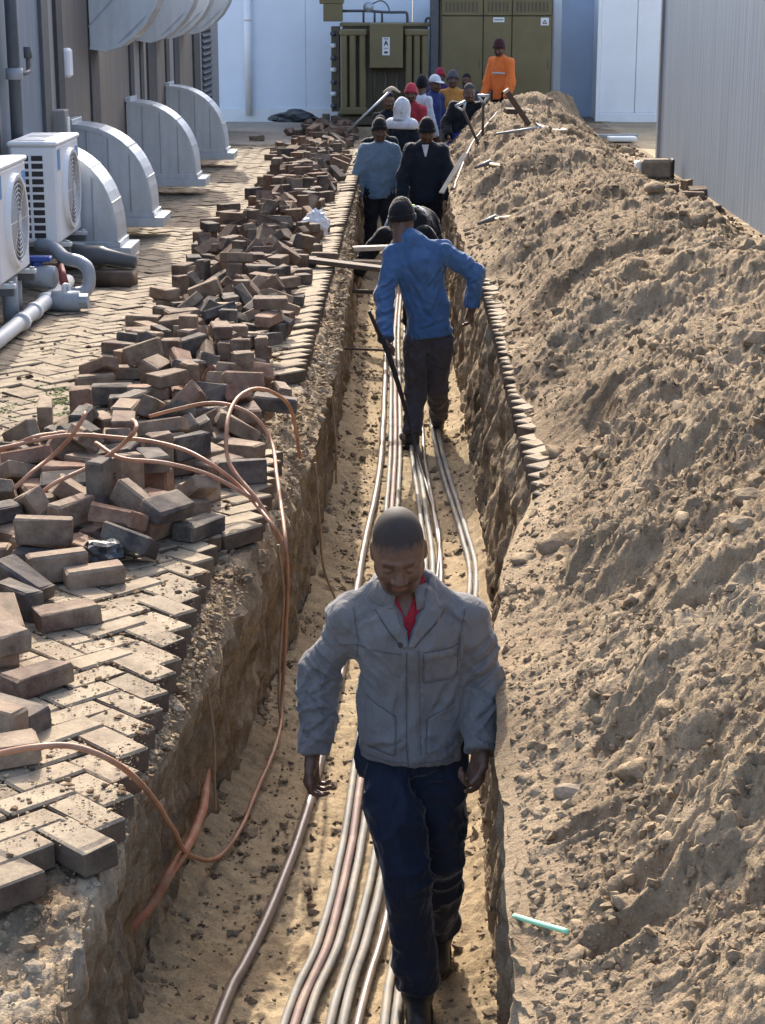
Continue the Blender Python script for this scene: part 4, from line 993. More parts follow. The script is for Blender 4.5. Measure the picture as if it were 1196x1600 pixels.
# ================================================================== loose bricks
HEAP = "-1799,4672,35,100,0,0,5;-1383,4701,35,100,0,0,1;-1118,4716,35,0,98,20,0;-1724,4894,35,0,1,-100,0;-1172,4900,54,21,-21,-68,68;-1909,4888,76,7,-92,35,-18;-1139,4993,35,0,29,96,0;-2231,5156,35,90,0,0,44;-1500,5093,35,0,52,-86,0;-1809,5145,69,70,12,-12,69;-1129,5290,35,43,0,0,-90;-2003,5044,35,0,89,45,0;-1809,5318,35,11,0,0,99;-1481,5273,107,27,-65,27,65;-1332,5479,35,25,0,0,-97;-1979,5477,35,63,0,0,78;-1828,5380,105,0,-37,93,0;-1268,5483,105,47,0,0,88;-1509,5493,35,0,-67,74,0;-1892,5688,35,45,0,0,-89;-1519,5697,62,93,37,-2,-6;-1329,5767,70,82,-1,16,-55;-1712,5473,35,100,0,0,-3;-2167,5598,35,0,-61,79,0;-1683,5790,35,76,0,0,65;-1459,5869,35,49,0,0,-87;-1839,5775,105,16,0,0,99;-1713,5967,84,15,-97,10,17;-2350,5886,35,60,0,0,80;-1630,5901,130,10,-58,80,7;-1144,5885,35,0,97,25,0;-1888,5967,54,50,-50,-50,50;-2041,6096,35,0,23,97,0;-1502,5960,92,46,-27,2,85;-1633,5235,54,52,52,48,48;-1322,5992,53,65,-65,28,-28;-1724,6134,35,48,0,0,-88;-1338,6163,71,95,4,18,-25;-1726,6253,132,89,29,14,31;-1600,6142,95,47,29,-17,82;-2162,6786,35,0,89,-46,0;-1123,6328,35,20,0,0,-98;-1516,6276,35,94,0,0,-33;-2070,6344,35,0,97,25,0;-1927,6316,86,10,-89,36,25;-2386,6101,35,47,0,0,-88;-1259,6367,54,69,69,15,15;-1778,6451,35,85,0,0,53;-1587,6432,107,30,-64,30,64;-1802,6229,73,83,31,10,45;-1211,6646,35,40,0,0,92;-1874,6682,92,12,88,-36,29;-1347,6583,124,71,71,1,1;-1585,6583,35,100,0,0,1;-1342,6528,35,100,0,0,-8;-2003,6105,123,48,48,-52,-52;-1034,6626,75,94,-23,14,-20;-1100,6765,125,22,93,-27,-6;-1689,6683,53,67,67,22,22;-1141,6801,35,0,97,-24,0;-1772,6803,35,45,0,0,89;-1056,6982,122,66,67,0,-35;-923,6854,137,86,20,12,46;-1593,6876,105,0,-36,93,0;-1694,7008,35,62,0,0,-78;-1390,6723,35,94,0,0,35;-1535,6833,35,98,0,0,-22;-1208,7040,177,69,15,69,-15;-869,7185,107,87,-26,-26,-33;-1256,6956,35,82,0,0,57;-1396,6969,59,63,19,-22,-72;-814,6945,35,49,0,0,-87;-1469,6970,117,67,-54,11,-50;-1974,6833,54,30,-30,64,-64;-1288,6832,123,61,-61,-36,36;-1507,7119,53,68,-68,-19,19;-960,6892,64,26,-42,74,-46;-1320,7180,91,2,95,8,-31;-1833,7111,107,55,-45,-55,-45;-1136,7188,53,34,-34,62,-62;-1400,7350,102,8,0,16,-98;-1127,6986,35,0,60,-80,0;-1625,7186,96,64,-25,24,69;-891,7079,53,15,-15,69,-69;-866,7411,54,34,34,-62,-62;-2156,7328,54,68,68,19,19;-1354,7264,53,70,70,6,6;-1150,7422,107,31,64,-31,64;-1028,7329,35,0,33,94,0;-1428,7536,105,3,0,0,100;-1800,7305,96,71,-66,-9,-22;-1884,7479,53,44,-44,-55,55;-1683,7394,35,73,0,0,-68;-1555,7454,35,54,0,0,84;-1350,7447,35,17,0,0,99;-1352,7665,105,0,-27,-96,0;-1621,7654,129,4,10,-26,-96;-714,7738,54,70,70,9,9;-1939,7640,35,96,0,0,27;-1408,7615,35,96,0,0,-29;-1075,7602,142,0,-82,58,0;-1635,7581,85,84,-28,2,45;-1784,7585,96,38,-31,-14,-86;-1263,7801,116,20,-12,-6,97;-1261,7709,35,47,0,0,-88;-1634,7761,90,21,6,-70,68;-1092,7633,53,19,-19,-68,68;-1071,7783,107,39,-59,39,59;-832,7908,35,41,0,0,-91;-1398,7815,184,27,79,-53,-13;-1802,7865,35,78,0,0,-62;-1002,7930,35,97,0,0,23;-1858,8069,71,52,-6,-16,-84;-1214,7881,68,12,27,94,18;-1458,8002,129,38,-10,-1,-92;-1494,8172,119,51,-13,13,-84;-1615,7932,53,17,-17,69,-69;-1965,8178,35,0,84,54,0;-1475,7852,108,8,32,-59,74;-1274,7978,142,13,73,-66,14;-961,7924,123,64,64,29,29;-1106,8178,148,16,98,-9,8;-1338,8075,35,100,0,0,-5;-1076,8019,45,2,-23,97,-10;-1647,8085,35,43,0,0,90;-1555,8222,72,18,-9,-98,-2;-1519,8403,123,49,-49,51,-51;-1758,8223,96,56,-72,12,-39;-766,8233,35,97,0,0,-24;-1102,8043,110,18,3,-10,-98;-905,8153,35,0,88,-48,0;-1565,8389,35,24,0,0,-97;-1307,8294,142,74,0,0,-67;-1103,8152,53,12,-12,70,-70;-1361,8244,53,45,-45,-55,55;-799,8468,86,12,-27,-3,-96;-1217,8461,35,6,0,0,-100;-1220,8281,53,59,59,38,38;-1062,8273,96,25,-93,-20,-18;-889,8437,35,79,0,0,-62;-1359,8728,105,0,-72,-69,0;-1012,8389,75,12,20,2,-97;-1727,8661,35,0,-60,80,0;-1576,8559,86,27,-21,94,6;-1720,8586,124,53,53,-46,-46;-1454,8619,53,38,-38,-60,60;-790,8648,35,89,0,0,45;-1234,8572,35,4,0,0,-100;-1116,8652,100,36,-13,31,87;-645,8857,117,100,3,4,-2;-1366,8751,35,40,0,0,92;-947,8611,81,94,-6,-23,-24;-1085,8819,118,17,33,33,-87;-768,8681,105,79,0,0,-61;-975,8945,136,11,22,88,41;-1107,8917,53,68,68,-20,-20;-1361,8955,105,84,0,0,55;-990,8773,53,68,68,20,20;-816,8809,166,71,-16,9,68;-1246,8804,96,29,-60,50,-55;-1332,9075,35,23,0,0,-97;-996,8994,35,13,0,0,99;-1020,9082,95,6,-9,-27,-96;-1306,9132,106,0,100,2,0;-795,9101,53,11,11,-70,-70;-1164,9235,53,45,45,55,55;-819,9278,35,57,0,0,-82;-642,9331,54,55,-55,45,-45;-915,9304,128,93,-32,3,-18;-1576,8740,107,44,-55,44,55;-1413,9222,35,3,0,0,-100;-1017,9245,62,85,34,-15,-36;-1257,9439,53,44,-44,-56,56;-772,8951,68,3,-96,21,16;-911,9439,146,17,58,-79,12;-1211,9156,175,0,-90,-44,1;-1124,9370,107,23,67,23,-67;-1005,9543,107,43,64,58,24;-1520,9326,54,71,71,3,3;-1148,9516,143,63,-59,-28,42;-1682,9768,35,15,0,0,-99;-1442,9983,152,14,-6,71,68;-1107,9599,35,0,-67,-74,0;-925,9463,35,42,0,0,-91;-1309,9670,35,0,-69,-73,0;-832,9789,88,36,-90,-15,20;-1208,9737,144,59,20,8,78;-875,9659,107,57,-42,-57,-42;-960,9781,64,19,38,-81,-40;-1390,9887,53,45,45,-55,-55;-1563,10001,35,100,0,0,6;-1345,9714,124,78,17,13,59;-1078,9881,128,75,-15,1,-64;-1072,9895,35,95,0,0,-31;-1174,9851,53,66,-66,26,-26;-874,9935,84,13,4,-55,83;-919,10030,111,57,43,-50,49;-831,9170,148,83,50,19,18;-1298,10042,107,52,-48,52,48;-930,10191,96,70,-34,45,-42;-1466,10144,94,60,38,-60,-38;-1030,10208,123,46,46,53,53;-1675,9878,84,14,31,92,-19;-1120,10106,97,59,43,-18,-66;-810,10118,107,71,1,-71,1;-1267,10160,35,19,0,0,98;-1052,10204,35,82,0,0,-57;-1408,10223,148,21,25,-93,16;-1221,10228,137,30,-22,67,-64;-1052,10313,212,78,0,0,-62;-893,10307,35,31,0,0,95;-1244,10334,107,31,-64,-31,-64;-1560,10331,54,25,-25,66,-66;-817,10525,124,89,-4,-8,-45;-1197,10485,101,68,28,19,-65;-1029,10511,175,99,0,0,11;-959,10481,35,97,0,0,-26;-1374,10579,35,12,0,0,-99;-1324,10425,53,58,58,40,40;-1046,10381,96,71,-62,-33,2;-903,10851,53,60,-60,-38,38;-968,10688,105,3,0,0,100;-1387,10748,35,28,0,0,96;-1295,10818,107,47,-53,-47,-53;-1279,10894,53,71,71,0,0;-1686,10732,35,0,22,98,0;-1121,10819,102,87,47,-1,11;-1133,10706,35,17,0,0,-98;-1151,10601,89,51,25,-16,81;-1008,10515,105,0,-95,-30,0;-845,11121,142,0,60,-80,0;-1619,10805,53,68,68,-18,-18;-1072,10940,86,96,0,27,0;-875,10635,35,0,55,83,0;-1342,11146,69,24,16,4,-96;-1303,10992,62,93,37,0,0;-1551,10891,53,68,68,-19,-19;-1077,11028,107,50,50,50,-50;-1482,10995,54,60,60,-37,-37;-937,11122,54,66,66,-26,-26;-1064,11220,112,57,5,-32,-76;-1154,11220,153,26,94,16,18;-1402,11123,120,11,-96,21,-13;-846,11180,53,20,20,68,68;-1418,11343,35,45,0,0,89;-1409,11465,105,98,0,0,22;-1149,11364,78,21,27,-94,7;-1618,11177,35,0,100,6,0;-840,11246,216,100,4,0,4;-1169,11166,35,52,0,0,86;-813,11268,94,1,-25,-62,-74;-1196,11451,54,69,-69,-16,16;-938,11411,119,93,-24,-25,16;-841,11697,104,38,51,34,69;-1150,11735,35,88,0,0,-48;-879,11409,35,88,0,0,47;-1006,11548,35,55,0,0,84;-1190,11565,103,61,-74,7,27;-989,11783,93,38,76,36,38;-1326,11599,35,0,-86,52,0;-1676,11660,35,0,100,-10,0;-929,11592,87,70,10,30,64;-1177,11719,105,15,0,0,99;-1612,11352,35,0,47,88,0;-1421,11845,97,19,85,38,31;-838,11804,35,98,0,0,-17;-1304,11838,77,8,-87,-44,-19;-1011,11908,35,0,27,-96,0;-1545,11740,54,27,27,65,65;-812,11983,71,10,98,-10,-14;-1220,11998,35,42,0,0,-91;-1447,11965,53,67,-67,-22,22;-1333,12085,160,14,-12,66,73;-917,12112,35,0,9,100,0;-1061,12057,113,34,40,32,79;-1600,12092,142,0,-92,40,0;-1329,12151,35,0,-18,98,0;-1168,12040,105,61,0,0,80;-1384,12245,83,10,-13,95,26;-907,12304,64,39,84,35,16;-870,12181,97,34,-13,-22,-90;-1164,12354,35,0,53,-85,0;-1574,12126,53,33,33,-62,-62;-1100,12208,107,56,-43,-56,-43;-947,12409,119,28,-14,68,66;-1410,12476,95,58,-34,-12,73;-809,12472,35,4,0,0,100;-1531,12414,107,19,-68,19,68;-1354,12399,35,58,0,0,-82;-1212,12489,80,27,69,66,10;-848,12584,142,0,-35,94,0;-1066,12355,112,60,68,5,-42;-1016,12647,35,24,0,0,-97;-1044,12551,101,78,39,-3,49;-1391,12666,84,20,25,5,-94;-1653,12658,35,0,93,-37,0;-1502,12519,122,6,45,62,-64;-1562,12740,78,0,68,70,-21;-1305,12716,35,54,0,0,84;-1075,12829,35,0,-8,-100,0;-1250,12823,83,62,16,34,69;-914,12766,107,36,61,36,-61;-1008,12735,123,26,-26,-66,66;-1101,12902,109,30,-3,2,-95;-873,12854,107,28,65,-28,65;-1439,12909,35,8,0,0,100;-938,12995,63,83,-37,17,-38;-1093,13182,132,88,18,10,42;-1030,12924,175,99,1,3,10;-1219,12984,107,53,-47,53,47;-1354,13061,78,94,6,-22,24;-880,13199,35,0,-83,-56,0;-1045,13094,110,64,56,52,8;-1462,13171,107,69,-16,-69,-16;-1295,13199,35,86,0,0,-51;-1122,13048,35,90,0,0,-44;-1543,13350,35,94,0,0,-35;-1314,13404,71,3,97,-14,18;-1354,13259,124,89,-15,-20,-38;-880,13172,122,12,61,-77,-15;-1105,13357,35,0,-100,-4,0;-1118,13247,68,3,-17,0,-99;-815,13422,35,97,0,0,24;-998,13326,111,0,-95,23,21;-1213,13079,239,8,96,28,-3;-1099,13462,107,48,52,48,-52;-1110,13534,107,52,-48,52,48;-1537,13533,71,2,-57,-80,19;-1278,13490,105,77,-58,24,10;-958,13617,142,0,-79,-61,0;-1037,13672,53,15,-15,-69,69;-1376,13590,53,32,-32,63,-63;-1084,13614,53,14,-14,-69,69;-1501,13806,35,98,0,0,18;-1245,13862,105,88,0,0,48;-926,13809,35,99,0,0,13;-824,13698,35,0,-98,-18,0;-1243,13768,35,93,0,0,37;-1066,13893,92,31,26,-12,-91;-1109,13726,142,95,0,0,-32;-1219,13995,35,30,0,0,95;-1320,13959,90,83,14,-26,47;-1090,14044,132,42,-85,-28,16;-919,14048,142,13,-89,-29,32;-1493,14068,35,82,0,0,-57;-1051,14153,58,26,91,32,9;-972,13979,53,66,14,-15,-72;-1700,13969,35,80,0,0,60;-1383,14304,99,93,12,-31,17;-1186,14146,130,49,-70,-51,-5;-1085,14271,88,14,20,-37,-90;-1291,14197,107,34,62,34,-62;-1666,14401,35,0,63,78,0;-1129,14451,111,84,-42,-18,-29;-872,14243,53,11,11,70,70;-1139,14383,35,100,0,0,4;-1301,14342,83,22,31,89,26;-1367,14482,102,60,-71,1,37;-1127,14562,111,90,19,-36,-12;-926,14463,53,20,-20,68,-68;-1437,14557,79,16,25,-95,12;-958,14554,53,22,22,-67,-67;-1584,14628,90,8,-38,88,28;-828,14735,139,47,25,-55,-65;-1280,14546,140,27,64,-72,-5;-1254,14760,35,0,-78,63,0;-1514,14463,35,0,94,-34,0;-1110,14789,71,98,-2,18,10;-1033,14659,35,12,0,0,-99;-1609,14751,100,31,-54,-75,-22;-1172,14931,160,74,-14,12,-65;-1385,14712,74,3,-98,-2,-18;-915,14789,74,96,-6,17,-20;-1026,14884,148,70,-31,-10,63;-1379,14894,38,82,-3,-2,57;-819,14357,35,2,0,0,100;-1434,15044,105,54,0,0,-84;-1135,14907,71,11,-18,-2,-98;-1475,14979,35,83,0,0,55;-1145,14713,180,43,-61,-66,4;-1264,14824,146,65,46,-52,-31;-875,15413,107,68,-21,-68,-21;-811,15073,35,30,0,0,-95;-914,14973,90,56,26,0,-79;-916,15256,101,89,-10,-38,-23;-1246,15121,54,67,67,23,23;-1245,15371,53,19,-19,-68,68;-1153,15019,53,3,-3,71,-71;-1073,15399,54,39,-39,59,-59;-1693,14902,53,49,49,-51,-51;-1162,15426,142,90,-1,-7,-43;-854,15578,142,98,0,0,21;-1159,15593,86,20,-67,-69,-19;-923,15134,53,13,-13,70,-70;-1349,15513,97,50,-30,19,79;-1031,15287,108,22,48,-79,-31;-1670,15671,142,85,0,0,-53;-1507,15613,35,39,0,0,-92;-1182,15783,154,74,65,12,-10;-1508,15451,92,15,-84,-44,-28;-1713,15656,53,25,-25,66,-66;-992,15639,94,88,-12,30,34;-1323,15783,84,90,-23,9,36;-989,15814,35,40,0,0,-92;-1399,15877,79,45,20,-8,-87;-1149,15927,53,56,56,43,43;-841,15611,53,66,66,25,25;-842,16072,35,0,18,98,0;-879,15950,35,26,0,0,96;-1528,15911,35,0,55,-84,0;-1260,15685,35,100,0,0,1;-1296,16005,35,74,0,0,-67;-1068,16167,86,90,-34,19,-17;-1119,16089,125,92,38,-4,-11;-1354,16273,107,66,-25,-66,-25;-1553,16323,35,0,10,100,0;-1029,16304,35,4,0,0,-100;-1300,16166,76,3,21,-93,30;-1210,16369,63,36,-85,-35,15;-1482,16435,72,96,-4,-18,-22;-803,16435,53,10,10,-70,-70;-865,16345,153,30,45,52,66;-1273,16459,35,38,0,0,-92;-1221,16642,69,37,-15,-20,90;-1290,16454,124,18,64,75,-1;-1396,16688,86,82,-10,23,51;-998,16530,35,11,0,0,99;-1440,16601,35,95,0,0,-30;-1125,16729,35,50,0,0,86;-1562,16746,35,0,-15,99,0;-999,16678,123,69,-69,-16,16;-1578,16734,105,98,0,0,-19;-995,16722,35,0,-53,-85,0;-1148,16867,96,30,47,81,-17;-1451,16887,35,14,0,0,99;-1354,16968,53,23,23,67,67;-1102,17056,111,41,-36,-82,18;-1271,16841,135,26,-79,-42,-35;-920,17102,35,96,0,0,27;-1012,16873,88,50,-25,15,82;-1257,17092,35,27,0,0,-96;-1221,17061,105,70,0,0,-71;-1392,17108,93,25,-31,9,91;-1239,17212,131,50,82,-23,14;-1431,17257,35,99,0,0,-14;-1075,17263,61,43,-16,-31,84;-1138,17237,97,93,24,-25,-13;-1281,17365,72,19,-8,-16,-96;-1199,17830,90,91,-8,25,-32;-1667,17052,35,63,0,0,78;-1057,17407,53,66,66,-26,-26;-1226,17506,56,73,66,12,14;-987,17477,107,44,-55,44,55;-1278,17397,135,17,98,9,-7;-1114,18009,138,31,21,70,60;-1435,17609,35,24,0,0,97;-1133,17670,35,10,0,0,-100;-1069,17639,105,3,0,0,100;-1692,17458,35,41,0,0,-91;-1130,17824,130,80,-14,22,-54;-1332,17736,35,52,0,0,-86;-1342,17634,105,39,0,0,92;-1183,17994,35,98,0,0,22;-943,17796,102,76,30,-13,57;-1437,17859,35,0,39,-92,0;-1480,18378,53,67,-67,23,-23;-983,17887,54,8,-8,70,-70;-893,18090,53,52,52,-48,-48;-1368,18096,93,21,-72,62,24;-961,18164,142,89,0,0,-46;-1335,18384,35,36,0,0,94;-955,18239,53,62,-62,-34,34;-1433,18207,93,22,-69,64,23;-1156,18212,54,18,18,-68,-68;-1036,18063,85,4,46,82,34;-1368,18422,105,92,0,0,-38;-1147,18392,53,63,63,32,32;-1179,18562,54,29,29,-64,-64;-1315,18620,100,54,-21,61,-54;-1193,18733,35,39,0,0,-92;-1015,18421,96,13,52,-73,-42;-897,18492,35,76,0,0,65;-1030,18642,53,32,32,63,63;-982,18733,35,0,90,-45,0;-1742,18077,35,34,0,0,-94;-1339,19324,175,77,0,0,63;-1353,18780,35,34,0,0,-94;-960,18977,35,57,0,0,82;-840,18838,54,29,29,-64,-64;-1158,18901,35,100,0,0,10;-1138,19070,106,30,-67,60,33;-1197,19159,108,42,42,-22,78;-1288,18806,123,68,-68,-21,21;-1350,19057,35,0,-100,2,0;-938,18985,105,0,-64,-77,0;-1022,19170,107,59,-40,59,40;-1299,19306,105,0,-92,38,0;-892,19372,107,56,-43,-56,-43;-1048,18805,105,0,100,0,0;-1239,19283,35,90,0,0,-45;-1389,19218,35,95,0,0,-32;-1590,19218,54,31,-31,64,-64;-1103,19436,77,8,-18,-95,-22;-1449,19456,107,36,-61,-36,-61;-1171,19542,35,8,0,0,-100;-1086,19309,84,87,43,0,-25;-854,19210,35,48,0,0,88;-1395,19602,54,70,70,11,11;-948,19501,96,73,-64,-8,-21;-1028,19606,105,66,-68,18,25;-1382,19694,53,70,70,10,10;-1046,19764,35,54,0,0,-84;-1381,19887,35,51,0,0,86;-1487,19811,87,25,42,86,-12;-904,19703,113,18,-31,-4,93;-824,19653,64,65,33,31,61;-864,19878,53,69,69,-17,-17;-1218,19798,94,1,22,21,95;-1531,19992,78,95,-5,-22,-22;-1080,19875,114,98,-18,7,11;-1245,19961,35,82,0,0,-58;-1042,20142,53,66,66,25,25;-1197,20154,53,20,-20,68,-68;-1045,20031,53,65,65,29,29;-1486,20133,35,0,91,-41,0;-984,20097,142,0,93,36,0;-1366,20222,35,0,91,-41,0;-1230,20314,35,42,0,0,91;-896,20287,104,55,70,-6,-44;-1302,20270,105,97,0,0,-26;-1146,20402,160,16,16,-69,-69;-1554,20362,54,28,28,65,65;-1482,20527,35,51,0,0,-86;-1065,20528,35,100,0,0,5;-1075,20403,53,6,6,70,70;-1089,20537,123,19,19,68,68;-1337,20451,35,0,-27,96,0;-1249,20521,117,12,52,84,-6;-1133,20756,54,55,-55,-45,45;-1292,20665,107,60,37,60,-37;-1473,20681,107,50,-50,-50,-50;-1449,20688,249,73,0,0,68;-1089,20928,134,14,29,86,40;-987,20674,54,22,-22,67,-67;-1248,20774,107,14,69,-14,69;-1026,20901,35,0,-56,-82,0;-1390,20912,74,12,-76,-62,-15;-1264,20872,115,26,-30,-64,-66;-1001,20992,105,0,-32,-95,0;-802,21008,87,11,-89,36,26;-1275,21039,35,100,0,0,-4;-868,21117,84,58,-4,28,-76;-1460,20780,80,90,43,-9,0;-1440,21086,93,11,-89,-33,-30;-1060,21275,105,77,0,0,-64;-983,21154,35,33,0,0,-94;-1301,21231,53,11,-11,-70,70;-1476,21433,54,30,30,-64,-64;-1287,21153,53,11,11,70,70;-1429,21376,53,64,-64,-29,29;-1282,21425,142,0,46,-89,0;-1146,21413,35,0,-45,-89,0;-1247,21396,53,62,62,-33,-33;-1131,21613,35,99,0,0,14;-983,21482,35,0,3,-100,0;-1197,21566,124,24,24,66,66;-1141,21639,130,33,10,-7,93;-1447,21659,35,67,0,0,-74;-1351,21565,107,70,9,-70,9;-839,21642,35,90,0,0,-44;-985,21576,107,54,31,-69,-36;-1152,21966,152,63,-14,27,72;-1164,21731,53,22,22,-67,-67;-1322,21798,35,49,0,0,87;-1037,21956,75,62,16,13,-76;-1171,21845,118,7,-12,26,96;-1464,21933,35,58,0,0,-81;-1251,21957,53,9,9,70,70;-1034,22090,35,100,0,0,-8;-816,22082,87,70,-68,18,7;-1444,22131,54,69,-69,-14,14;-1031,22116,153,35,-93,-1,6;-1518,22405,35,0,0,100,0;-1304,22250,107,48,-52,-48,-52;-1108,22258,35,0,11,-99,0;-945,22244,53,57,-57,42,-42;-911,22438,53,26,-26,-66,66;-907,22403,142,0,29,-96,0;-1208,22371,107,71,-4,-71,-4;-1103,22569,35,44,0,0,-90;-1047,22265,105,0,79,-61,0;-1453,22683,77,21,-16,-96,-2;-1275,22488,94,13,-11,53,83;-1264,22777,123,60,60,37,37;-943,22675,35,69,0,0,72;-1032,22767,134,58,9,-13,80;-1184,22677,105,89,0,0,45;-808,22631,93,9,20,-70,68;-1044,22558,146,73,65,-20,-7;-1212,22740,35,80,0,0,-60;-1565,22742,35,0,-80,-60,0;-1045,22832,53,71,71,0,0;-1125,22957,108,48,-70,-11,52;-826,22917,35,9,0,0,-100;-1199,23035,107,61,-35,61,35;-982,23008,35,79,0,0,61;-1548,23212,35,0,-87,49,0;-1349,23193,35,0,55,84,0;-1129,23113,107,45,15,88,-8;-1347,23156,108,31,-3,-2,95;-1021,23132,104,12,-42,6,90;-1470,23411,35,22,0,0,-98;-1191,23337,35,0,14,99,0;-1285,23386,105,0,-100,4,0;-1523,23323,124,4,4,71,71;-894,23309,35,98,0,0,-18;-1270,23526,35,74,0,0,-68;-904,23477,54,21,-21,-68,68;-1126,23494,73,9,91,-38,-17;-893,23599,107,55,-44,-55,-44;-1192,23240,87,94,24,-12,20;-1289,23692,54,68,68,17,17;-1040,23718,54,47,47,53,53;-1703,23679,35,99,0,0,-11;-1167,23900,105,0,25,97,0;-1452,23806,123,19,-91,36,-7;-858,23894,53,70,-70,-8,8;-1137,23895,35,3,0,0,-100;-1350,23829,53,26,-26,-66,66;-1511,23779,35,30,0,0,95;-1667,24114,35,22,0,0,-98;-1510,24132,54,52,52,47,47;-1396,24058,35,0,-73,-69,0;-1274,24042,54,57,57,42,42;-1067,24450,35,0,-90,-44,0;-825,23724,35,0,96,-28,0;-1641,24271,67,30,95,-4,2;-1153,24101,35,68,0,0,-73;-1276,24206,94,18,-13,70,68;-906,24246,53,67,-67,23,-23;-1132,24284,100,68,69,-16,21;-1675,24413,35,14,0,0,99;-907,24369,111,90,34,10,-24;-1311,24363,35,78,0,0,-63;-930,24568,123,46,46,54,54;-1358,24581,68,64,-12,11,75;-1161,24451,131,92,7,9,-36;-1019,24573,148,60,-32,-44,59;-928,24607,35,0,96,-27,0;-1184,24652,88,68,70,-7,18;-1170,24545,60,21,17,-60,-76;-1091,24820,35,56,0,0,82;-1407,24854,89,70,-61,-36,11;-1238,24749,53,6,6,70,70;-950,24896,35,47,0,0,88;-1707,24728,35,8,0,0,100;-1403,24753,107,67,23,67,-23;-1385,25001,35,100,0,0,-6;-1475,24978,123,61,61,35,35;-1726,25213,54,40,-40,-58,58;-1301,25085,105,99,0,0,-17;-1072,25212,35,87,0,0,50;-1202,25206,35,53,0,0,-85;-1163,25386,73,30,18,-6,93;-947,25218,102,71,-61,35,2;-1062,25362,123,6,10,-10,99;-1331,25213,110,2,-12,-99,0;-1335,25367,80,17,-64,-73,-16;-947,25429,35,94,0,0,-34;-1594,25435,35,62,0,0,-78;-859,25754,53,71,71,2,2;-1242,25614,54,3,3,-71,-71;-872,25522,79,20,54,-82,6;-1346,25478,35,0,-5,100,0;-1303,25885,35,0,-69,72,0;-1484,25639,54,59,59,-39,-39;-1172,25702,54,8,-8,-70,70;-1404,25776,53,31,31,64,64;-1006,25964,112,32,15,-2,94;-1080,25826,54,60,-60,37,-37;-1425,25999,35,73,0,0,68;-1189,26070,53,70,-70,-5,5;-877,25824,53,2,2,-71,-71;-811,26118,54,55,-55,-45,45;-1009,26041,35,85,0,0,53;-901,26135,122,76,-14,-12,62;-1061,26206,53,5,5,-70,-70;-1272,26052,142,0,4,100,0;-1185,26316,104,41,-15,-90,-7;-1005,26188,170,7,98,13,10;-1350,26290,35,0,-97,-23,0;-1307,26172,54,6,6,-70,-70;-1457,26375,35,0,95,30,0;-1332,26357,133,63,11,9,-76;-1335,26341,202,48,9,11,-87;-913,26432,54,48,48,-52,-52;-1362,26496,53,64,-64,30,-30;-1198,26578,105,21,0,0,-98;-1164,26725,112,33,-88,-22,-26;-1021,26379,58,68,19,19,68;-1062,26601,35,0,-96,28,0;-807,26625,54,45,-45,54,-54;-1306,26653,35,0,43,90,0;-1075,26879,105,54,0,0,-84;-1379,26854,105,0,52,-85,0;-1221,26938,53,48,48,-52,-52;-1409,26823,35,87,0,0,50;-1033,26738,35,98,0,0,-20;-1561,27069,105,41,0,0,-91;-994,26877,35,38,0,0,92;-1069,27037,53,71,-71,0,0;-1418,27015,175,39,0,0,92;-1495,27177,35,0,0,0,-100;-824,26947,35,0,-96,-28,0;-1344,27104,84,90,9,24,-34;-1550,26902,35,0,-24,-97,0;-1294,27373,138,73,18,9,-66;-1059,27071,142,0,-100,3,0;-979,27238,35,0,-100,-3,0;-1008,27411,96,41,-31,-15,-84;-1187,27187,68,80,10,13,-57;-1458,27424,100,0,-92,0,-38;-1143,27362,35,8,0,0,100;-1374,27566,35,14,0,0,99;-977,27545,81,12,14,32,93;-1339,27417,74,16,-59,78,12;-1151,27555,35,0,92,-40,0;-1054,27715,105,97,0,0,-26;-885,27708,53,28,28,65,65;-1738,27685,62,79,32,20,48;-1606,27503,35,90,0,0,44;-1087,27733,35,37,0,0,93;-1279,27845,35,0,-28,-96,0;-916,27961,35,0,44,90,0;-1122,27988,105,66,0,0,75;-1285,27986,98,56,46,62,30;-1158,28068,35,48,0,0,88;-1258,28295,99,4,-14,94,-32;-1031,28176,97,10,-90,-26,-34;-932,28128,54,23,23,-67,-67;-879,28258,54,68,68,18,18;-1245,28188,94,57,-26,20,76;-1007,28345,35,0,-100,-4,0;-1561,28384,35,70,0,0,-71;-1293,28346,155,48,-6,-24,-84;-839,28443,35,82,0,0,-58;-1017,28439,53,71,-71,0,0;-1322,28435,35,0,60,80,0;-1231,28512,81,12,94,-26,-20;-1456,28258,35,0,72,70,0;-967,28526,123,98,-20,0,1;-1108,28595,35,0,89,-46,0;-1408,28653,35,0,100,6,0;-920,28701,62,15,-11,-58,79;-993,28650,88,3,28,81,52;-1574,29158,83,46,-22,0,86;-1303,28837,35,58,0,0,82;-959,28821,35,99,0,0,-12;-1439,28819,75,96,2,-19,21;-1135,28855,96,17,12,65,-73;-1453,29042,35,97,0,0,-24;-945,28833,119,60,-12,-10,-78;-1142,28970,107,51,-49,51,49;-1124,29064,107,70,8,70,-8;-930,29260,35,55,0,0,83;-1396,29171,35,99,0,0,-14;-1214,29126,35,0,46,-89,0;-1023,29179,64,55,-28,-36,70;-1287,29418,107,36,-61,36,61;-1407,29394,53,58,-58,-41,41;-1108,29256,93,79,30,-35,-41;-1084,29677,35,95,0,0,31;-1284,29339,53,68,-68,-18,18;-1158,29516,35,94,0,0,-34;-945,29553,35,0,-97,26,0;-1485,29696,35,0,-69,-72,0"
TONES = ("red", "brown", "brown", "dark", "dark", "tan")
LOOSE = [brick_mesh("loose_brick", 20 + s, bev=.008, jit=.0042) for s in range(12)]
for s, me in enumerate(LOOSE): me.materials.append(M['brick_' + TONES[s % 6]])
hp = [[int(q) for q in b.split(",")] for b in HEAP.split(";")]
hp = [(Vector((b[0] / 1000, b[1] / 1000, b[2] / 1000)), Quaternion([q / 100 for q in b[3:]]).normalized()) for b in hp]
hp.sort(key=lambda b: b[0].y)
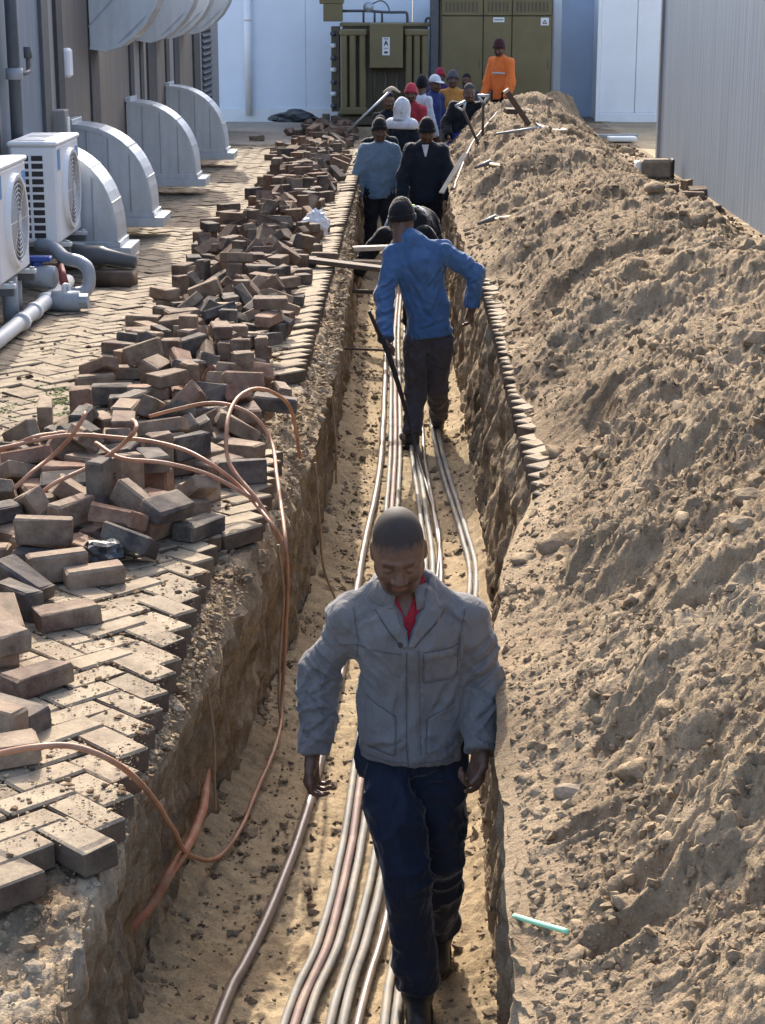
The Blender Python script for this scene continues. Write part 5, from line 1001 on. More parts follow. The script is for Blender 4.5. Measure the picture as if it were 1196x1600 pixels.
# bricks buried at the bottom of the heap do not show and are kept in the joined mass
def covered(i):
    p = hp[i][0]; n = 0
    for j in range(max(0, i - 60), min(len(hp), i + 60)):
        q = hp[j][0]
        if j != i and q.z > p.z + .05 and abs(q.x - p.x) < .11 and -.2 < q.y - p.y < .08: n += 1
    return n >= 2
open_b, mass = [], []
for i in range(len(hp)):
    (mass if covered(i) or len(open_b) >= 286 else open_b).append(hp[i])
def heap_label(p, q, tone):
    ax = q.to_matrix()
    vert = [abs(ax[2][i]) for i in range(3)]
    att = "lying flat" if vert[2] > .93 else "standing upright" if vert[0] > .8 else "on edge" if vert[1] > .9 else "tilted"
    col = {"red": "reddish", "brown": "brown", "dark": "charcoal", "tan": "sandy"}[tone]
    if p.y < 5.5: where = "by the copper cord arc"
    elif p.y < 6.9: where = "before the cord loops"
    elif p.y < 8.4: where = "amid the cord loops"
    elif p.y < 10.5: where = "past the cord loops"
    elif p.y < 12.3: where = "beside the man in blue"
    else: where = "beyond the man in blue"
    cx = -1.62 if p.y < 6.9 else -1.38 if p.y < 8.4 else -1.13
    side = "heap's trench side" if p.x > cx + .14 else "heap's paving side" if p.x < cx - .14 else "heap's middle"
    high = " on top" if p.z > .14 else ""
    lb = "%s brick %s%s, %s, %s" % (col, att, high, side, where)
    return lb
NAMED = {}
for k, (p, q) in enumerate(open_b):
    tone_i = random.randrange(12)
    o = bpy.data.objects.new("loose_brick", LOOSE[tone_i]); COL.objects.link(o)
    o.location = p; o.rotation_mode = 'QUATERNION'; o.rotation_quaternion = q
    NAMED.setdefault(heap_label(p, q, TONES[tone_i % 6]), []).append(o)
ORD = ["nearest", "second nearest", "third nearest", "fourth nearest", "fifth nearest", "sixth nearest", "seventh nearest", "eighth nearest"]
for lb, obs_ in NAMED.items():
    obs_.sort(key=lambda b: b.location.y)
    for i, b in enumerate(obs_):
        if len(obs_) == 1: t_ = lb
        elif i == len(obs_) - 1: t_ = lb + ", " + ("farther one" if len(obs_) == 2 else "farthest one")
        elif len(obs_) == 2: t_ = lb + ", nearer one"
        else: t_ = lb + ", " + ORD[min(i, 7)]
        tag(b, t_, "brick", "loose bricks heaped along the trench")
mv, mr = [], []
cb2 = np.array(cbox((-BL / 2, -BW / 2, -BT / 2), (BL / 2, BW / 2, BT / 2), .006)[0])
for p, q in mass:
    mv.append(cb2 @ np.array(q.to_matrix()).T + np.array(p)); mr.append(random.random())
hm = merged_bricks("brick_heap", mv, mr, M['brick'], None)
tag(hm, "far bricks of the long heap beside the trench", "bricks", kind="stuff")
def lone_brick(loc, rz, label, rx=0, mat=None, s=1.0, ry=0):
    o = bpy.data.objects.new("loose_brick", LOOSE[random.choice((1, 2, 3, 4, 7, 8, 9, 10))]); COL.objects.link(o)
    o.location = loc; o.rotation_euler = (rx, ry, rz); o.scale = (s, s, s)
    return tag(o, label, "brick")
lone_brick((-1.78, 16.9, .036), .05, "single dark brick lying apart on the paving beside the heap")
lone_brick((-2.15, 26.7, .05), .2, "single dark brick lying on the gravel before the white wall")
lone_brick((-.66, 14.6, .036), .1, "brick laid flat at the paving edge by the bridging plank")
lone_brick((2.73, 19.75, .055), .5, "dark brick leaning at the foot of the corrugated wall, nearest the heap")
lone_brick((2.95, 19.95, .07), 1.1, "dark brick stood on its side against the corrugated wall", math.pi / 2)
lone_brick((3.02, 19.55, .05), .2, "dark brick tight against the corrugated wall", .3)
lone_brick((2.88, 19.1, .04), -.2, "long pale-topped brick lying before the other bricks by the corrugated wall", 0, None, 1.25)
lone_brick((2.90, 17.9, .04), .9, "brick with a hole lying alone on the sand by the corrugated wall")

# ================================================================== cables on the trench floor
from itertools import chain
def cable(name, pts, r, mat, label, cat="cable", grp=None, far=True, wob=.004):
    P = [tuple(p) for p in pts]
    if far:
        x, y, z = P[-1]
        P += [(x * .8, 20.5, z), (x * .6 + .02, 24.5, z), (x * .5, 26.2, z + .1)]
    S = smooth_path(P, 10)
    S[:, 2] = tab(S[:, 1], T_ZF) + r * .9 + .012
    S[:, 0] += wob * fbm(S * [0, 2.2, 0] + r * 900, 2)
    S[:, 2] += .010 * (fbm(S * [1, 3, 0] + r * 700, 2) + .3)
    v, f = tube_vf(S, r, 12)
    return tag(MB().add(v, f).build(name, mat, None, True), label, cat, grp)
pipe_a = [(-.59, 5.164, -1.07), (-.541, 5.522, -1.07), (-.481, 5.878, -1.07), (-.431, 6.328, -1.07), (-.385, 6.842, -1.07), (-.342, 7.652, -1.07), (-.291, 8.747, -1.07), (-.255, 10.29, -1.07), (-.204, 11.573, -1.07), (-.185, 12.794, -1.07), (-.19, 15.02, -1.07), (-.197, 16.742, -1.07)]
b1 = [(-.379, 5.167), (-.293, 5.698), (-.241, 6.384), (-.215, 7.162), (-.177, 8.296), (-.147, 9.802), (-.127, 11.417), (-.12, 12.795), (-.136, 15.021), (-.158, 17.403)]
c1 = [(-.239, 5.169), (-.173, 5.7), (-.128, 6.176), (-.09, 6.846), (.012, 8.299), (.101, 9.806), (.073, 11.267), (.034, 12.424), (.012, 13.826), (-.033, 16.13)]
d1 = [(-.068, 5.171), (-.027, 5.702), (.119, 7.167), (.268, 8.755), (.349, 9.809), (.319, 10.695), (.236, 12.074), (.19, 13.193), (.16, 15.025), (.103, 17.406)]
def shift(pts, dx): return [(p[0] + dx, p[1], -1.07) for p in pts]
def ext(pts):     # carry the run on below the picture's lower edge
    (x0, y0), (x1, y1) = pts[0][:2], pts[1][:2]
    k = (3.6 - y0) / (y1 - y0) * .6
    return [(x0 + (x1 - x0) * k, 3.6, -1.07)] + list(pts)
cable("cable", ext(pipe_a), .020, M['cable_dark'], "brown-grey cable lying alone, closest to the brick-side trench wall")
cable("cable", ext(shift(b1, -.004)), .015, M['cable'], "pale dusty cable in the three beside the lone brown one, brick side")
cable("cable", ext(shift(b1, .030)), .016, M['cable_pink'], "dusty pink cable in the middle of its run of three")
cable("cable", ext(shift(b1, .066)), .0155, M['cable'], "pale dusty cable in the three with the pink, mound side")
cable("cable", ext(shift(c1, .0)), .016, M['cable'], "pale dusty cable that passes under the boot of the man in blue")
cable("cable", ext(shift(c1, .040)), .017, M['cable'], "second pale cable of the bundle beneath the walking man")
cable("cable", ext(shift(c1, .088)), .014, M['cable_dark'], "dark grey cable between the pale ones beneath the walking man")
cable("cable", ext(shift(d1, .0)), .0155, M['cable'], "pale cable bending towards the mound beyond the grey-jacketed man's shoulder")
cable("cable", ext(shift(d1, .036)), .0165, M['cable'], "outermost pale cable bending towards the mound-side trench wall")
S = smooth_path([(-.262, 12.36, -.02), (-.20, 12.40, -.17), (-.147, 12.45, -.292), (-.095, 12.47, -.45), (-.02, 12.55, -.72), (.06, 12.45, -1.0), (.10, 12.1, -1.065), (.135, 11.6, -1.07), (.19, 10.6, -1.07), (.16, 9.6, -1.07)], 8)
bc = tag(empty("black_cable", (0, 0, 0)), "black cable being lifted by the man in the blue jacket", "cable")
MB().tube(S, .012, 10).build("sheath", M['cable_black'], bc, True)
MB().tube(S[:34], [.012, .017, .019, .014], 10).build("grip_sleeve", M['black_plastic'], bc, True)

def cord(pts, label, r=.0085, mat='copper', cat="cord", grp=None, name="copper_cord"):
    S = smooth_path(pts, 8)
    S = S + .006 * np.stack([fbm(S * 3 + 4, 2), fbm(S * 3 + 14, 2), fbm(S * 3 + 24, 2)], -1)
    return tag(MB().tube(S, r, 9).build(name, M[mat], None, True), label, cat, grp)
cordA = [(-1.16, 4.462, .1), (-1.046, 4.416, .16), (-.941, 4.392, .19), (-.849, 4.422, .18), (-.758, 4.463, .12), (-.708, 4.661, -.05), (-.702, 5.075, -.35), (-.733, 5.698, -.75), (-.70, 6.213, -1.02), (-.64, 6.453, -1.03), (-.585, 6.922, -1.02), (-.545, 7.385, -1.0), (-.545, 7.601, -.9), (-.525, 7.59, -.6), (-.50, 7.378, -.3), (-.49, 7.175, -.1), (-.55, 7.628, .03), (-.602, 7.989, .12), (-.677, 8.059, .22), (-.793, 8.095, .27), (-.912, 8.133, .27), (-1.067, 8.209, .22), (-1.177, 8.266, .18)]
cord(cordA, "long copper-brown cord arcing from the paving into the trench and back over the bricks")
cord([(-.504, 7.108, -.08), (-.594, 7.153, .08), (-.721, 7.303, .2), (-.738, 7.375, .33), (-.725, 7.543, .4), (-.672, 7.706, .42), (-.596, 7.964, .36), (-.536, 8.324, .2), (-.506, 8.528, -.08)], "copper cord standing up in a tall loop at the heap's trench side")
cord([(-.504, 7.115, -.07), (-.536, 7.038, .02), (-.668, 7.275, .1), (-.799, 7.302, .2), (-.941, 7.41, .24), (-1.163, 7.493, .26), (-1.456, 7.632, .24), (-1.715, 7.564, .2), (-1.95, 7.45, .18)], "copper cord stretched across the heap from trench edge to picture edge")
cord([(-.598, 7.196, .07), (-.786, 7.162, .19), (-.958, 7.124, .25), (-1.141, 7.164, .26), (-1.267, 7.324, .28)], "short straight copper cord slanting over the bricks below the crossing cord")
cord([(-1.56, 7.1, .15), (-1.501, 7.136, .2), (-1.437, 7.24, .24), (-1.34, 7.155, .34), (-1.284, 7.148, .42), (-1.278, 7.174, .44)], "short copper cord end curling up, nearest the picture edge")
cord([(-1.46, 6.95, .14), (-1.379, 6.988, .2), (-1.256, 7.086, .24), (-1.138, 7.079, .32), (-1.063, 7.015, .4), (-1.065, 7.072, .42), (-1.104, 7.227, .4)], "hooked copper cord end rising above the middle of the heap")
cord([(-1.90, 7.45, .12), (-1.816, 7.518, .15), (-1.673, 7.621, .2), (-1.564, 7.63, .24), (-1.514, 7.947, .18)], "copper cord end running off the heap towards the paving", .0075)
cord([(-.90, 5.30, -.83), (-.82, 5.372, -.77), (-.765, 5.45, -.70), (-.735, 5.688, -.715), (-.725, 6.07, -.745), (-.76, 6.50, -.79), (-.82, 6.62, -.80)], "thick terracotta conduit crossing the brick-side trench wall", .017, 'conduit', 'conduit', None, "conduit")

# roots and rods that stick out of the trench walls, plank over the trench
cord([(-.60, 14.05, -.59), (-.42, 14.08, -.60), (-.30, 14.06, -.60), (-.10, 14.03, -.61)], "thin dark rod jutting across the trench by the knee of the man in blue", .010, 'wood_dark', 'rod', None, "rod")
cord([(-.60, 16.3, -.49), (-.40, 16.28, -.5), (-.2, 16.2, -.5)], "short dark root poking from the trench wall behind the man in blue", .02, 'wood_dark', 'root', None, "root")
cord([(-.53, 7.30, -.14), (-.515, 7.34, -.35), (-.54, 7.42, -.65), (-.55, 7.46, -.9), (-.54, 7.5, -1.04)], "thin root hanging down the brick-side wall behind the walking man's sleeve", .006, 'wood', 'root', None, "root")
cord([(-.46, 8.9, -.2), (-.44, 8.95, -.5), (-.43, 9.1, -.8), (-.38, 9.3, -1.03), (-.33, 9.1, -1.05), (-.33, 8.6, -1.05)], "long thin root trailing from the brick-side wall onto the trench floor", .006, 'wood', 'root', None, "root")
cord([(-.68, 5.9, -.2), (-.665, 5.95, -.45), (-.68, 6.05, -.75)], "short root strand on the wall above the terracotta conduit", .005, 'wood', 'root', None, "root")
cord([(-.45, 10.6, -.2), (-.425, 10.65, -.5), (-.43, 10.8, -.8)], "short root strand on the wall before the jutting rod", .006, 'wood', 'root', None, "root")
cord([(-.80, 4.9, -.95), (-.76, 5.0, -1.0), (-.74, 4.85, -1.08), (-.70, 4.72, -1.075)], "thin dark root at the bottom of the near trench wall", .008, 'wood_dark', 'root', None, "root")
pk = tag(MB().box((-.42, -.06, -.018), (.42, .06, .018), .006).build("plank", M['wood_dark']), "dark plank laid from the paving edge out over the trench", "plank")
pk.location = (-.50, 14.3, .02); pk.rotation_euler = (.05, .13, .08)
pk = tag(MB().box((-.28, -.05, -.02), (.28, .05, .02), .006).build("plank", M['wood_pale']), "pale board wedged across the trench before the bending man", "plank")
pk.location = (-.30, 16.6, -.16); pk.rotation_euler = (.0, -.03, .05)
pk = tag(MB().box((-.30, -.06, -.03), (.30, .06, .03), .006).build("plank", M['wood']), "brown timber wedged across the trench below the pale board", "plank")
pk.location = (-.28, 16.45, -.28); pk.rotation_euler = (.0, .03, -.03)

# ================================================================== tools and scraps on the mound
def mz(x, y): return float(mound_z(np.array([x]), np.array([y]))[0])
def spade(x, y, lean, label, L=.62, rz=0.0):
    t = tag(empty("spade", (x, y, mz(x, y))), label, "spade")
    t.rotation_euler = (lean[1], lean[0], rz)
    MB().tube([(0, 0, -.12), (0, 0, L)], .017, 10).build("shaft", M['wood_dark'], t, True)
    h = MB(); h.tube([(0, 0, L), (-.06, 0, L + .08)], .013, 8); h.tube([(0, 0, L), (.06, 0, L + .08)], .013, 8); h.tube([(-.068, 0, L + .085), (.068, 0, L + .085)], .016, 8)
    h.build("handle", M['galv'], t, True)
    MB().box((-.085, -.008, -.30), (.085, .008, -.05), .006).build("blade", M['steel'], t)
    return t
spade(.80, 21.6, (-.44, .0), "spade with a D-handle stuck upright in the mound before the crowd", .42)
spade(.86, 22.0, (.0, .05), "upright spade behind the first one, in front of the seated man", .36)
def pick(x0, y0, x1, y1, label, mat='wood_pale', head=True, name="pickaxe", lift=.02, r=.017):
    z0, z1 = mz(x0, y0) + lift, mz(x1, y1) + lift
    t = tag(empty(name, (x0, y0, z0)), label, name.replace("_", " "))
    d = Vector((x1 - x0, y1 - y0, z1 - z0))
    MB().tube([(0, 0, 0), tuple(d)], [r, r * .8], 10).build("shaft", M[mat], t, True)
    if head:
        s = d.normalized(); n = s.cross(Vector((0, 0, 1))).normalized() * .16
        MB().tube([tuple(-n + Vector((0, 0, -.05))), (0, 0, .015), tuple(n + Vector((0, 0, -.04)))], [.012, .03, .012], 8).build("head", M['steel'], t, True)
    return t
pick(.82, 19.1, 1.112, 17.87, "pick with a pale handle lying halfway up the far mound")
pick(.76, 16.4, 1.112, 14.94, "long pale-handled pick lying low between the two mounds", 'wood_pale', True)
pick(1.43, 20.55, .98, 21.1, "grey-shafted shovel lying just below the mound's crest", 'galv_dark', False, "shovel", .03)
MBs = MB().box((-.10, -.09, -.006), (.10, .09, .006), .004).build("scrap_sheet", M['steel'])
tag(MBs, "bent scrap of dark steel at the foot of the leaning post", "scrap"); MBs.location = (1.52, 21.0, mz(1.52, 21.0) + .03); MBs.rotation_euler = (.2, .3, .3)
po = tag(empty("fence_post", (1.442, 21.47, mz(1.442, 21.47) - .05)), "dark timber post leaning on the mound below the man in orange", "post")
MB().box((-.03, -.025, 0), (.03, .025, .62), .005).build("timber", M['wood_dark'], po); po.rotation_euler = (.1, -.62, .1)
MB().box((-.034, -.029, .60), (.034, .029, .63), .004).build("cap", M['wood_pale'], po)
pk = tag(MB().box((-.17, -.045, -.012), (.17, .045, .012), .004).build("plank", M['wood_pale']), "short pale board lying on the mound's crest", "plank")
pk.location = (1.62, 21.2, mz(1.62, 21.2) + .03); pk.rotation_euler = (.15, -.02, .5)
pk = tag(MB().box((-.16, -.07, -.03), (.16, .07, .03), .006).build("plank", M['wood_dark']), "dark timber offcut lying in front of the man in orange", "plank")
pk.location = (1.32, 23.0, mz(1.32, 23.0) + .05); pk.rotation_euler = (.1, .05, .25)
pk = tag(MB().box((-.30, -.035, -.01), (.30, .035, .01), .004).build("plank", M['wood_pale']), "white-topped board leaning at the trench edge beside the man in black", "plank")
pk.location = (.50, 20.9, .10); pk.rotation_euler = (.1, -.75, .9)
hz_ = [(.47, 19.6, .02), (.56, 20.6, .14), (.72, 21.6, .36), (.92, 22.6, .50), (1.12, 24.0, .58)]
cord([(a, b, max(c, mz(a, b) + .03)) for a, b, c in hz_], "pale grey hose lying along the mound's trench edge", .010, 'cable_dark', 'hose', None, "hose")


# ================================================================== things by the corrugated wall
t = tag(empty("jerrycan", (2.80, 21.35, 0)), "dull brown box-shaped can with white end lying by the corrugated wall", "can")
MB().box((-.17, -.10, .0), (.17, .12, .22), .03).build("body", M['stone'], t)
MB().box((-.235, -.09, .02), (-.17, .11, .20), .02).build("end_cap", M['plate'], t)
MB().box((.172, -.10, .0), (.20, .12, .225), .012).build("rim", M['black_plastic'], t)
t = tag(MB().box((-.45, -.04, 0), (.45, .04, .05), .006).build("kerb_board", M['galv_dark']), "long grey board lying on the sand before the white container", "board")
t.location = (2.85, 27.2, .02); t.rotation_euler = (0, 0, .12)
t = tag(MB().box((-.2, -.12, 0), (.2, .12, .06), .01).build("white_slab", M['plate']), "white slab on the sand at the corner of the corrugated building", "slab")
t.location = (3.0, 26.6, .02)

def blob_vf(n=3, seed=1, amp=.3, freq=2.0, squash=(1, 1, .7)):
    bm = bmesh.new(); bmesh.ops.create_icosphere(bm, subdivisions=n, radius=1.0)
    V = np.array([v.co[:] for v in bm.verts]); F = np.array([[v.index for v in f.verts] for f in bm.faces]); bm.free()
    V = V * (1 + amp * fbm(V * freq + seed * 13.7, 3))[:, None] * np.array(squash)
    return V, F
def rock(x, y, s, label, z=None, mat='clod', name="stone", cat="stone", seed=1, squash=(1.1, .9, .7), amp=.35):
    V, F = blob_vf(2, seed, amp, 1.6, squash)
    o = np_obj(name, V * s, F, M[mat], None, smooth=False)
    o.location = (x, y, (mz(x, y) if z is None else z) - s * .12)
    return tag(o, label, cat)
rock(2.86, 24.9, .10, "rounded brown lump of soil on the sand before the white container", .02, 'clod', 'soil_lump', 'soil lump', 3)
rock(2.60, 22.2, .12, "dark lump of soil beside the box-shaped can", .02, 'debris', 'soil_lump', 'soil lump', 5)
rock(2.66, 21.8, .09, "smaller dark lump touching the box-shaped can", .02, 'debris', 'soil_lump', 'soil lump', 6)
rock(2.83, 16.4, .06, "flat stone on the sand strip between mound and corrugated wall", .01, 'stone', 'stone', 'stone', 7, (1.5, 1, .5))
rock(2.6, 17.2, .05, "small dark stone on the sand strip close to the mound", .01, 'debris', 'stone', 'stone', 8)
rock(1.53, 12.4, .085, "pale grey flat stone on the crest of the near mound", None, 'stone', 'stone', 'stone', 9, (1.3, 1, .6))
rock(1.153, 13.1, .07, "grey slab of hard soil halfway up the mound", None, 'clod', 'stone', 'stone', 10, (1.3, 1, .5))
rock(1.029, 5.39, .05, "rounded sandy lump near the picture edge on the mound", None, 'clod', 'stone', 'stone', 11)
rock(.964, 5.13, .045, "lumpy clod just below the rounded sandy lump", None, 'clod', 'stone', 'stone', 12)
rock(.425, 4.48, .038, "pale stone half buried low on the mound, level with the walking man's hand", None, 'stone', 'stone', 'stone', 13)
rock(1.541, 8.04, .07, "sandy lump at the picture edge high on the mound", None, 'clod', 'stone', 'stone', 14)
gs = [(.252, 3.92, 0), (.307, 3.82, 0), (.36, 3.73, 0)]
gs = [(x, y, mz(x, y) + .018) for x, y, _ in gs]
cord(gs, "short pale green plastic tube on the mound near the trench edge", .0065, 'green', 'tube', None, "plastic_tube")

V, F = blob_vf(3, 4, .7, 2.2, (1.0, .8, 1.1))
o = tag(np_obj("plastic_bag", V * .11, F, M['bag'], None, False), "crumpled white plastic bag at the edge of the brick heap", "bag")
o.location = (-.80, 16.1, .11); o.rotation_euler = (0, .4, .3)
V, F = blob_vf(3, 9, .6, 1.8, (1.5, .8, .5))
o = tag(np_obj("rubbish_bag", V * .24, F, M['black_bag'], None, False), "crumpled black plastic bag on the ground before the white wall", "bag")
o.location = (-1.86, 30.7, .07)
V, F = blob_vf(3, 11, .6, 2.4, (1.0, .9, .7))
o = tag(np_obj("rubbish_bag", V * .075, F, M['black_bag'], None, False), "small scrap of black plastic wedged among the near bricks", "bag")
o.location = (-1.12, 6.55, .05)

# ================================================================== people
def v3(*a): return np.array(a, np.float32)
def s_cone(P, a, b, ra, rb, flat=None):
    """tapered capsule; flat = (axis, k) squeezes it along axis by k"""
    a = np.asarray(a, np.float32); b = np.asarray(b, np.float32)
    Q = P - a; ab = b - a
    if flat is not None:
        ax = np.asarray(flat[0], np.float32); ax = ax / np.linalg.norm(ax); k = 1 / flat[1] - 1
        Q = Q + np.outer(Q @ ax, ax) * k
        ab = ab + ax * (ab @ ax) * k
    t = np.clip((Q @ ab) / max(float(ab @ ab), 1e-9), 0, 1)
    d = np.linalg.norm(Q - t[:, None] * ab, axis=1) - (ra + (rb - ra) * t)
    return d
def s_ell(P, c, r, R=None):
    Q = P - np.asarray(c, np.float32)
    if R is not None: Q = Q @ np.asarray(R, np.float32)
    r = np.asarray(r, np.float32)
    k0 = np.linalg.norm(Q / r, axis=1); k1 = np.linalg.norm(Q / (r * r), axis=1) + 1e-9
    return k0 * (k0 - 1) / k1
def smin(a, b, k):
    h = np.clip(.5 + .5 * (b - a) / k, 0, 1)
    return b + (a - b) * h - k * h * (1 - h)
def smax(a, b, k): return -smin(-a, -b, k)
def plane(P, p, n):
    n = np.asarray(n, np.float32); n = n / np.linalg.norm(n)
    return (P - np.asarray(p, np.float32)) @ n

def surface_nets(fn, lo, hi, res):
    lo = np.array(lo, float); hi = np.array(hi, float)
    n = np.maximum(4, np.ceil((hi - lo) / res).astype(int) + 1)
    ax = [lo[i] + np.arange(n[i]) * res for i in range(3)]
    G = np.stack(np.meshgrid(*ax, indexing='ij'), -1).reshape(-1, 3).astype(np.float32)
    D = fn(G).reshape(n).astype(np.float32)
    inside = D < 0
    c = [slice(None, -1), slice(1, None)]
    acc = np.zeros(tuple(n - 1) + (3,), np.float32); cnt = np.zeros(tuple(n - 1), np.float32)
    corners = [(i, j, k) for i in (0, 1) for j in (0, 1) for k in (0, 1)]
    cd = {q: D[c[q[0]], c[q[1]], c[q[2]]] for q in corners}
    for a in corners:
        for axi in range(3):
            if a[axi]: continue
            b = list(a); b[axi] = 1; b = tuple(b)
            da, db = cd[a], cd[b]
            x = (da < 0) != (db < 0)
            t = np.where(x, da / np.where(x, da - db, 1), 0)
            for q in range(3):
                acc[..., q] += np.where(x, (a[q] + (t if q == axi else 0)), 0)
            cnt += x
    act = cnt > 0
    idx = np.full(act.shape, -1, np.int64); idx[act] = np.arange(act.sum())
    base = np.stack(np.nonzero(act), -1)
    V = lo + (base + acc[act] / cnt[act][:, None]) * res
    F = []
    for axi in range(3):
        s0 = [slice(None)] * 3; s1 = [slice(None)] * 3
        s0[axi] = slice(None, -1); s1[axi] = slice(1, None)
        i0, i1 = inside[tuple(s0)], inside[tuple(s1)]
        x = i0 != i1
        b, d = [k for k in range(3) if k != axi]
        p = np.stack(np.nonzero(x), -1)
        ok = (p[:, b] > 0) & (p[:, d] > 0) & (p[:, b] < n[b] - 1) & (p[:, d] < n[d] - 1)
        p = p[ok]
        if len(p) == 0: continue
        def at(ob, od):
            q = p.copy(); q[:, b] -= ob; q[:, d] -= od
            return idx[q[:, 0], q[:, 1], q[:, 2]]
        Q = np.stack([at(0, 0), at(1, 0), at(1, 1), at(0, 1)], -1)
        fl = i0[tuple(p.T)] ^ (axi == 1)
        Q[~fl] = Q[~fl][:, ::-1]
        F.append(Q)
    F = np.concatenate(F)
    return V.astype(np.float32), F[(F >= 0).all(1)]
def vnormals(V, F):
    a = V[F[:, 1]] - V[F[:, 0]]; b = V[F[:, 3 if F.shape[1] == 4 else 2]] - V[F[:, 0]]
    n = np.cross(a, b); N = np.zeros_like(V)
    for k in range(F.shape[1]): np.add.at(N, F[:, k], n)
    return N / (np.linalg.norm(N, axis=1)[:, None] + 1e-9)
def relax(V, F, it=1, w=.5):
    for _ in range(it):
        S = np.zeros_like(V); c = np.zeros(len(V), np.float32)
        for k in range(F.shape[1]):
            a, b = F[:, k], F[:, (k + 1) % F.shape[1]]
            np.add.at(S, a, V[b]); np.add.at(c, a, 1)
        V = V * (1 - w) + w * S / np.maximum(c, 1)[:, None]
    return V

# ---- head: origin at the top of the neck, face towards -Y
def skull(P): return smin(s_ell(P, (0, .012, .125), (.076, .096, .098)), s_ell(P, (0, -.022, .07), (.064, .078, .085)), .04)
def head_sdf(P):
    A = np.abs(P) * [1, 0, 0] + P * [0, 1, 1]
    A = A.astype(np.float32)
    d = skull(P)
    d = smin(d, s_ell(A, (.0, -.058, .006), (.034, .032, .028)), .035)          # chin
    d = smin(d, s_cone(A, (.052, -.005, .03), (.03, -.055, .005), .022, .02), .03)   # jaw
    d = smin(d, s_ell(A, (.04, -.070, .062), (.024, .022, .022)), .02)            # cheek
    d = smin(d, s_cone(A, (0, -.093, .112), (.04, -.080, .110), .006, .006), .015)  # brow
    d = smax(d, -(s_ell(A, (.032, -.106, .090), (.020, .016, .012))), .014)       # socket
    d = smin(d, s_ell(A, (.031, -.083, .089), (.0135, .0125, .0115)), .004)       # lidded eye
    d = smin(d, s_cone(P, (0, -.094, .098), (0, -.112, .060), .009, .0145), .010)  # nose
    d = smin(d, s_ell(A, (.015, -.101, .056), (.011, .012, .009)), .006)          # nostril wing
    d = smin(d, s_cone(A, (0, -.094, .0345), (.022, -.083, .031), .0085, .005), .006)
    d = smin(d, s_cone(A, (0, -.092, .020), (.020, -.082, .022), .0095, .005), .006)
    d = smax(d, -(s_cone(A, (0, -.104, .0275), (.021, -.091, .0265), .0028, .002)), .004)
    ear = s_ell(A, (.078, .012, .082), (.009, .019, .032))
    ear = smax(ear, -s_ell(A, (.086, .006, .085), (.006, .011, .02)), .004)
    d = smin(d, ear, .008)
    d = smin(d, s_cone(P, (0, .030, -.09), (0, .018, .06), .060, .056), .025)
    return d
HEADV, HEADF = surface_nets(head_sdf, (-.105, -.14, -.10), (.105, .13, .24), .0045)
HEADV2, HEADF2 = surface_nets(head_sdf, (-.105, -.14, -.10), (.105, .13, .24), .0028)
def head_tint(V, shaved=False):
    """skin tint: lips, dark stubble round the mouth, greying chin"""
    c = np.ones((len(V), 4), np.float32)
    x, y, z = np.abs(V[:, 0]), V[:, 1], V[:, 2]
    nz = .25 * fbm(V * 60, 2)
    def put(w, col):
        w = np.clip(w, 0, 1)[:, None]
        c[:, :3] = c[:, :3] * (1 - w) + np.array(col, np.float32) * w
    front = np.clip((-.045 - y) / .02, 0, 1)
    ring = np.exp(-((np.sqrt((x / 1.15) ** 2 + ((z - .022) / .95) ** 2) - .027) / .010) ** 2)
    put((ring * 1.1 + nz) * front, (.40, .44, .50))
    chin = np.exp(-((z + .004) / .014) ** 2 - (x / .03) ** 2)
    put((chin * .9 + nz * .6) * front, (.95, 1.1, 1.3))
    lips = np.exp(-((z - .027) / .010) ** 4 - (x / .021) ** 4) * np.clip((-.082 - y) / .006, 0, 1)
    put(lips, (1.30, .98, 1.02))
    if shaved:       # close-cropped hair
        f = (V[:, 2] - (.160 - .40 * (V[:, 1] + .082))) / .015 + 1.1 * fbm(V * 70, 2)
        side = (V[:, 1] - .012 + .25 * (V[:, 2] - .09)) / .015 + 1.1 * fbm(V * 70 + 3, 2)
        f = np.where(V[:, 2] > .045, np.maximum(f, np.where(np.abs(V[:, 0]) < .084, side, -1)), -1)
        ear = (np.abs(V[:, 0]) > .077) & (V[:, 2] < .118) & (V[:, 1] < .034)
        f = np.where(ear, -1, f)
        k = np.clip(f * .5 + .5, 0, 1)[:, None]
        c[:, :3] = c[:, :3] * (1 - k) + np.array([.26, .34, .42]) * k
    if shaved: c[:, 3] = 1 - k[:, 0]
    brow = np.exp(-((z - .111) / .006) ** 2) * np.clip((-.078 - y) / .008, 0, 1) * np.clip((x - .010) / .006, 0, 1) * np.clip((.052 - x) / .008, 0, 1)
    w = np.clip(brow, 0, 1)[:, None] * .8
    c[:, :3] = c[:, :3] * (1 - w) + .35 * w
    return c

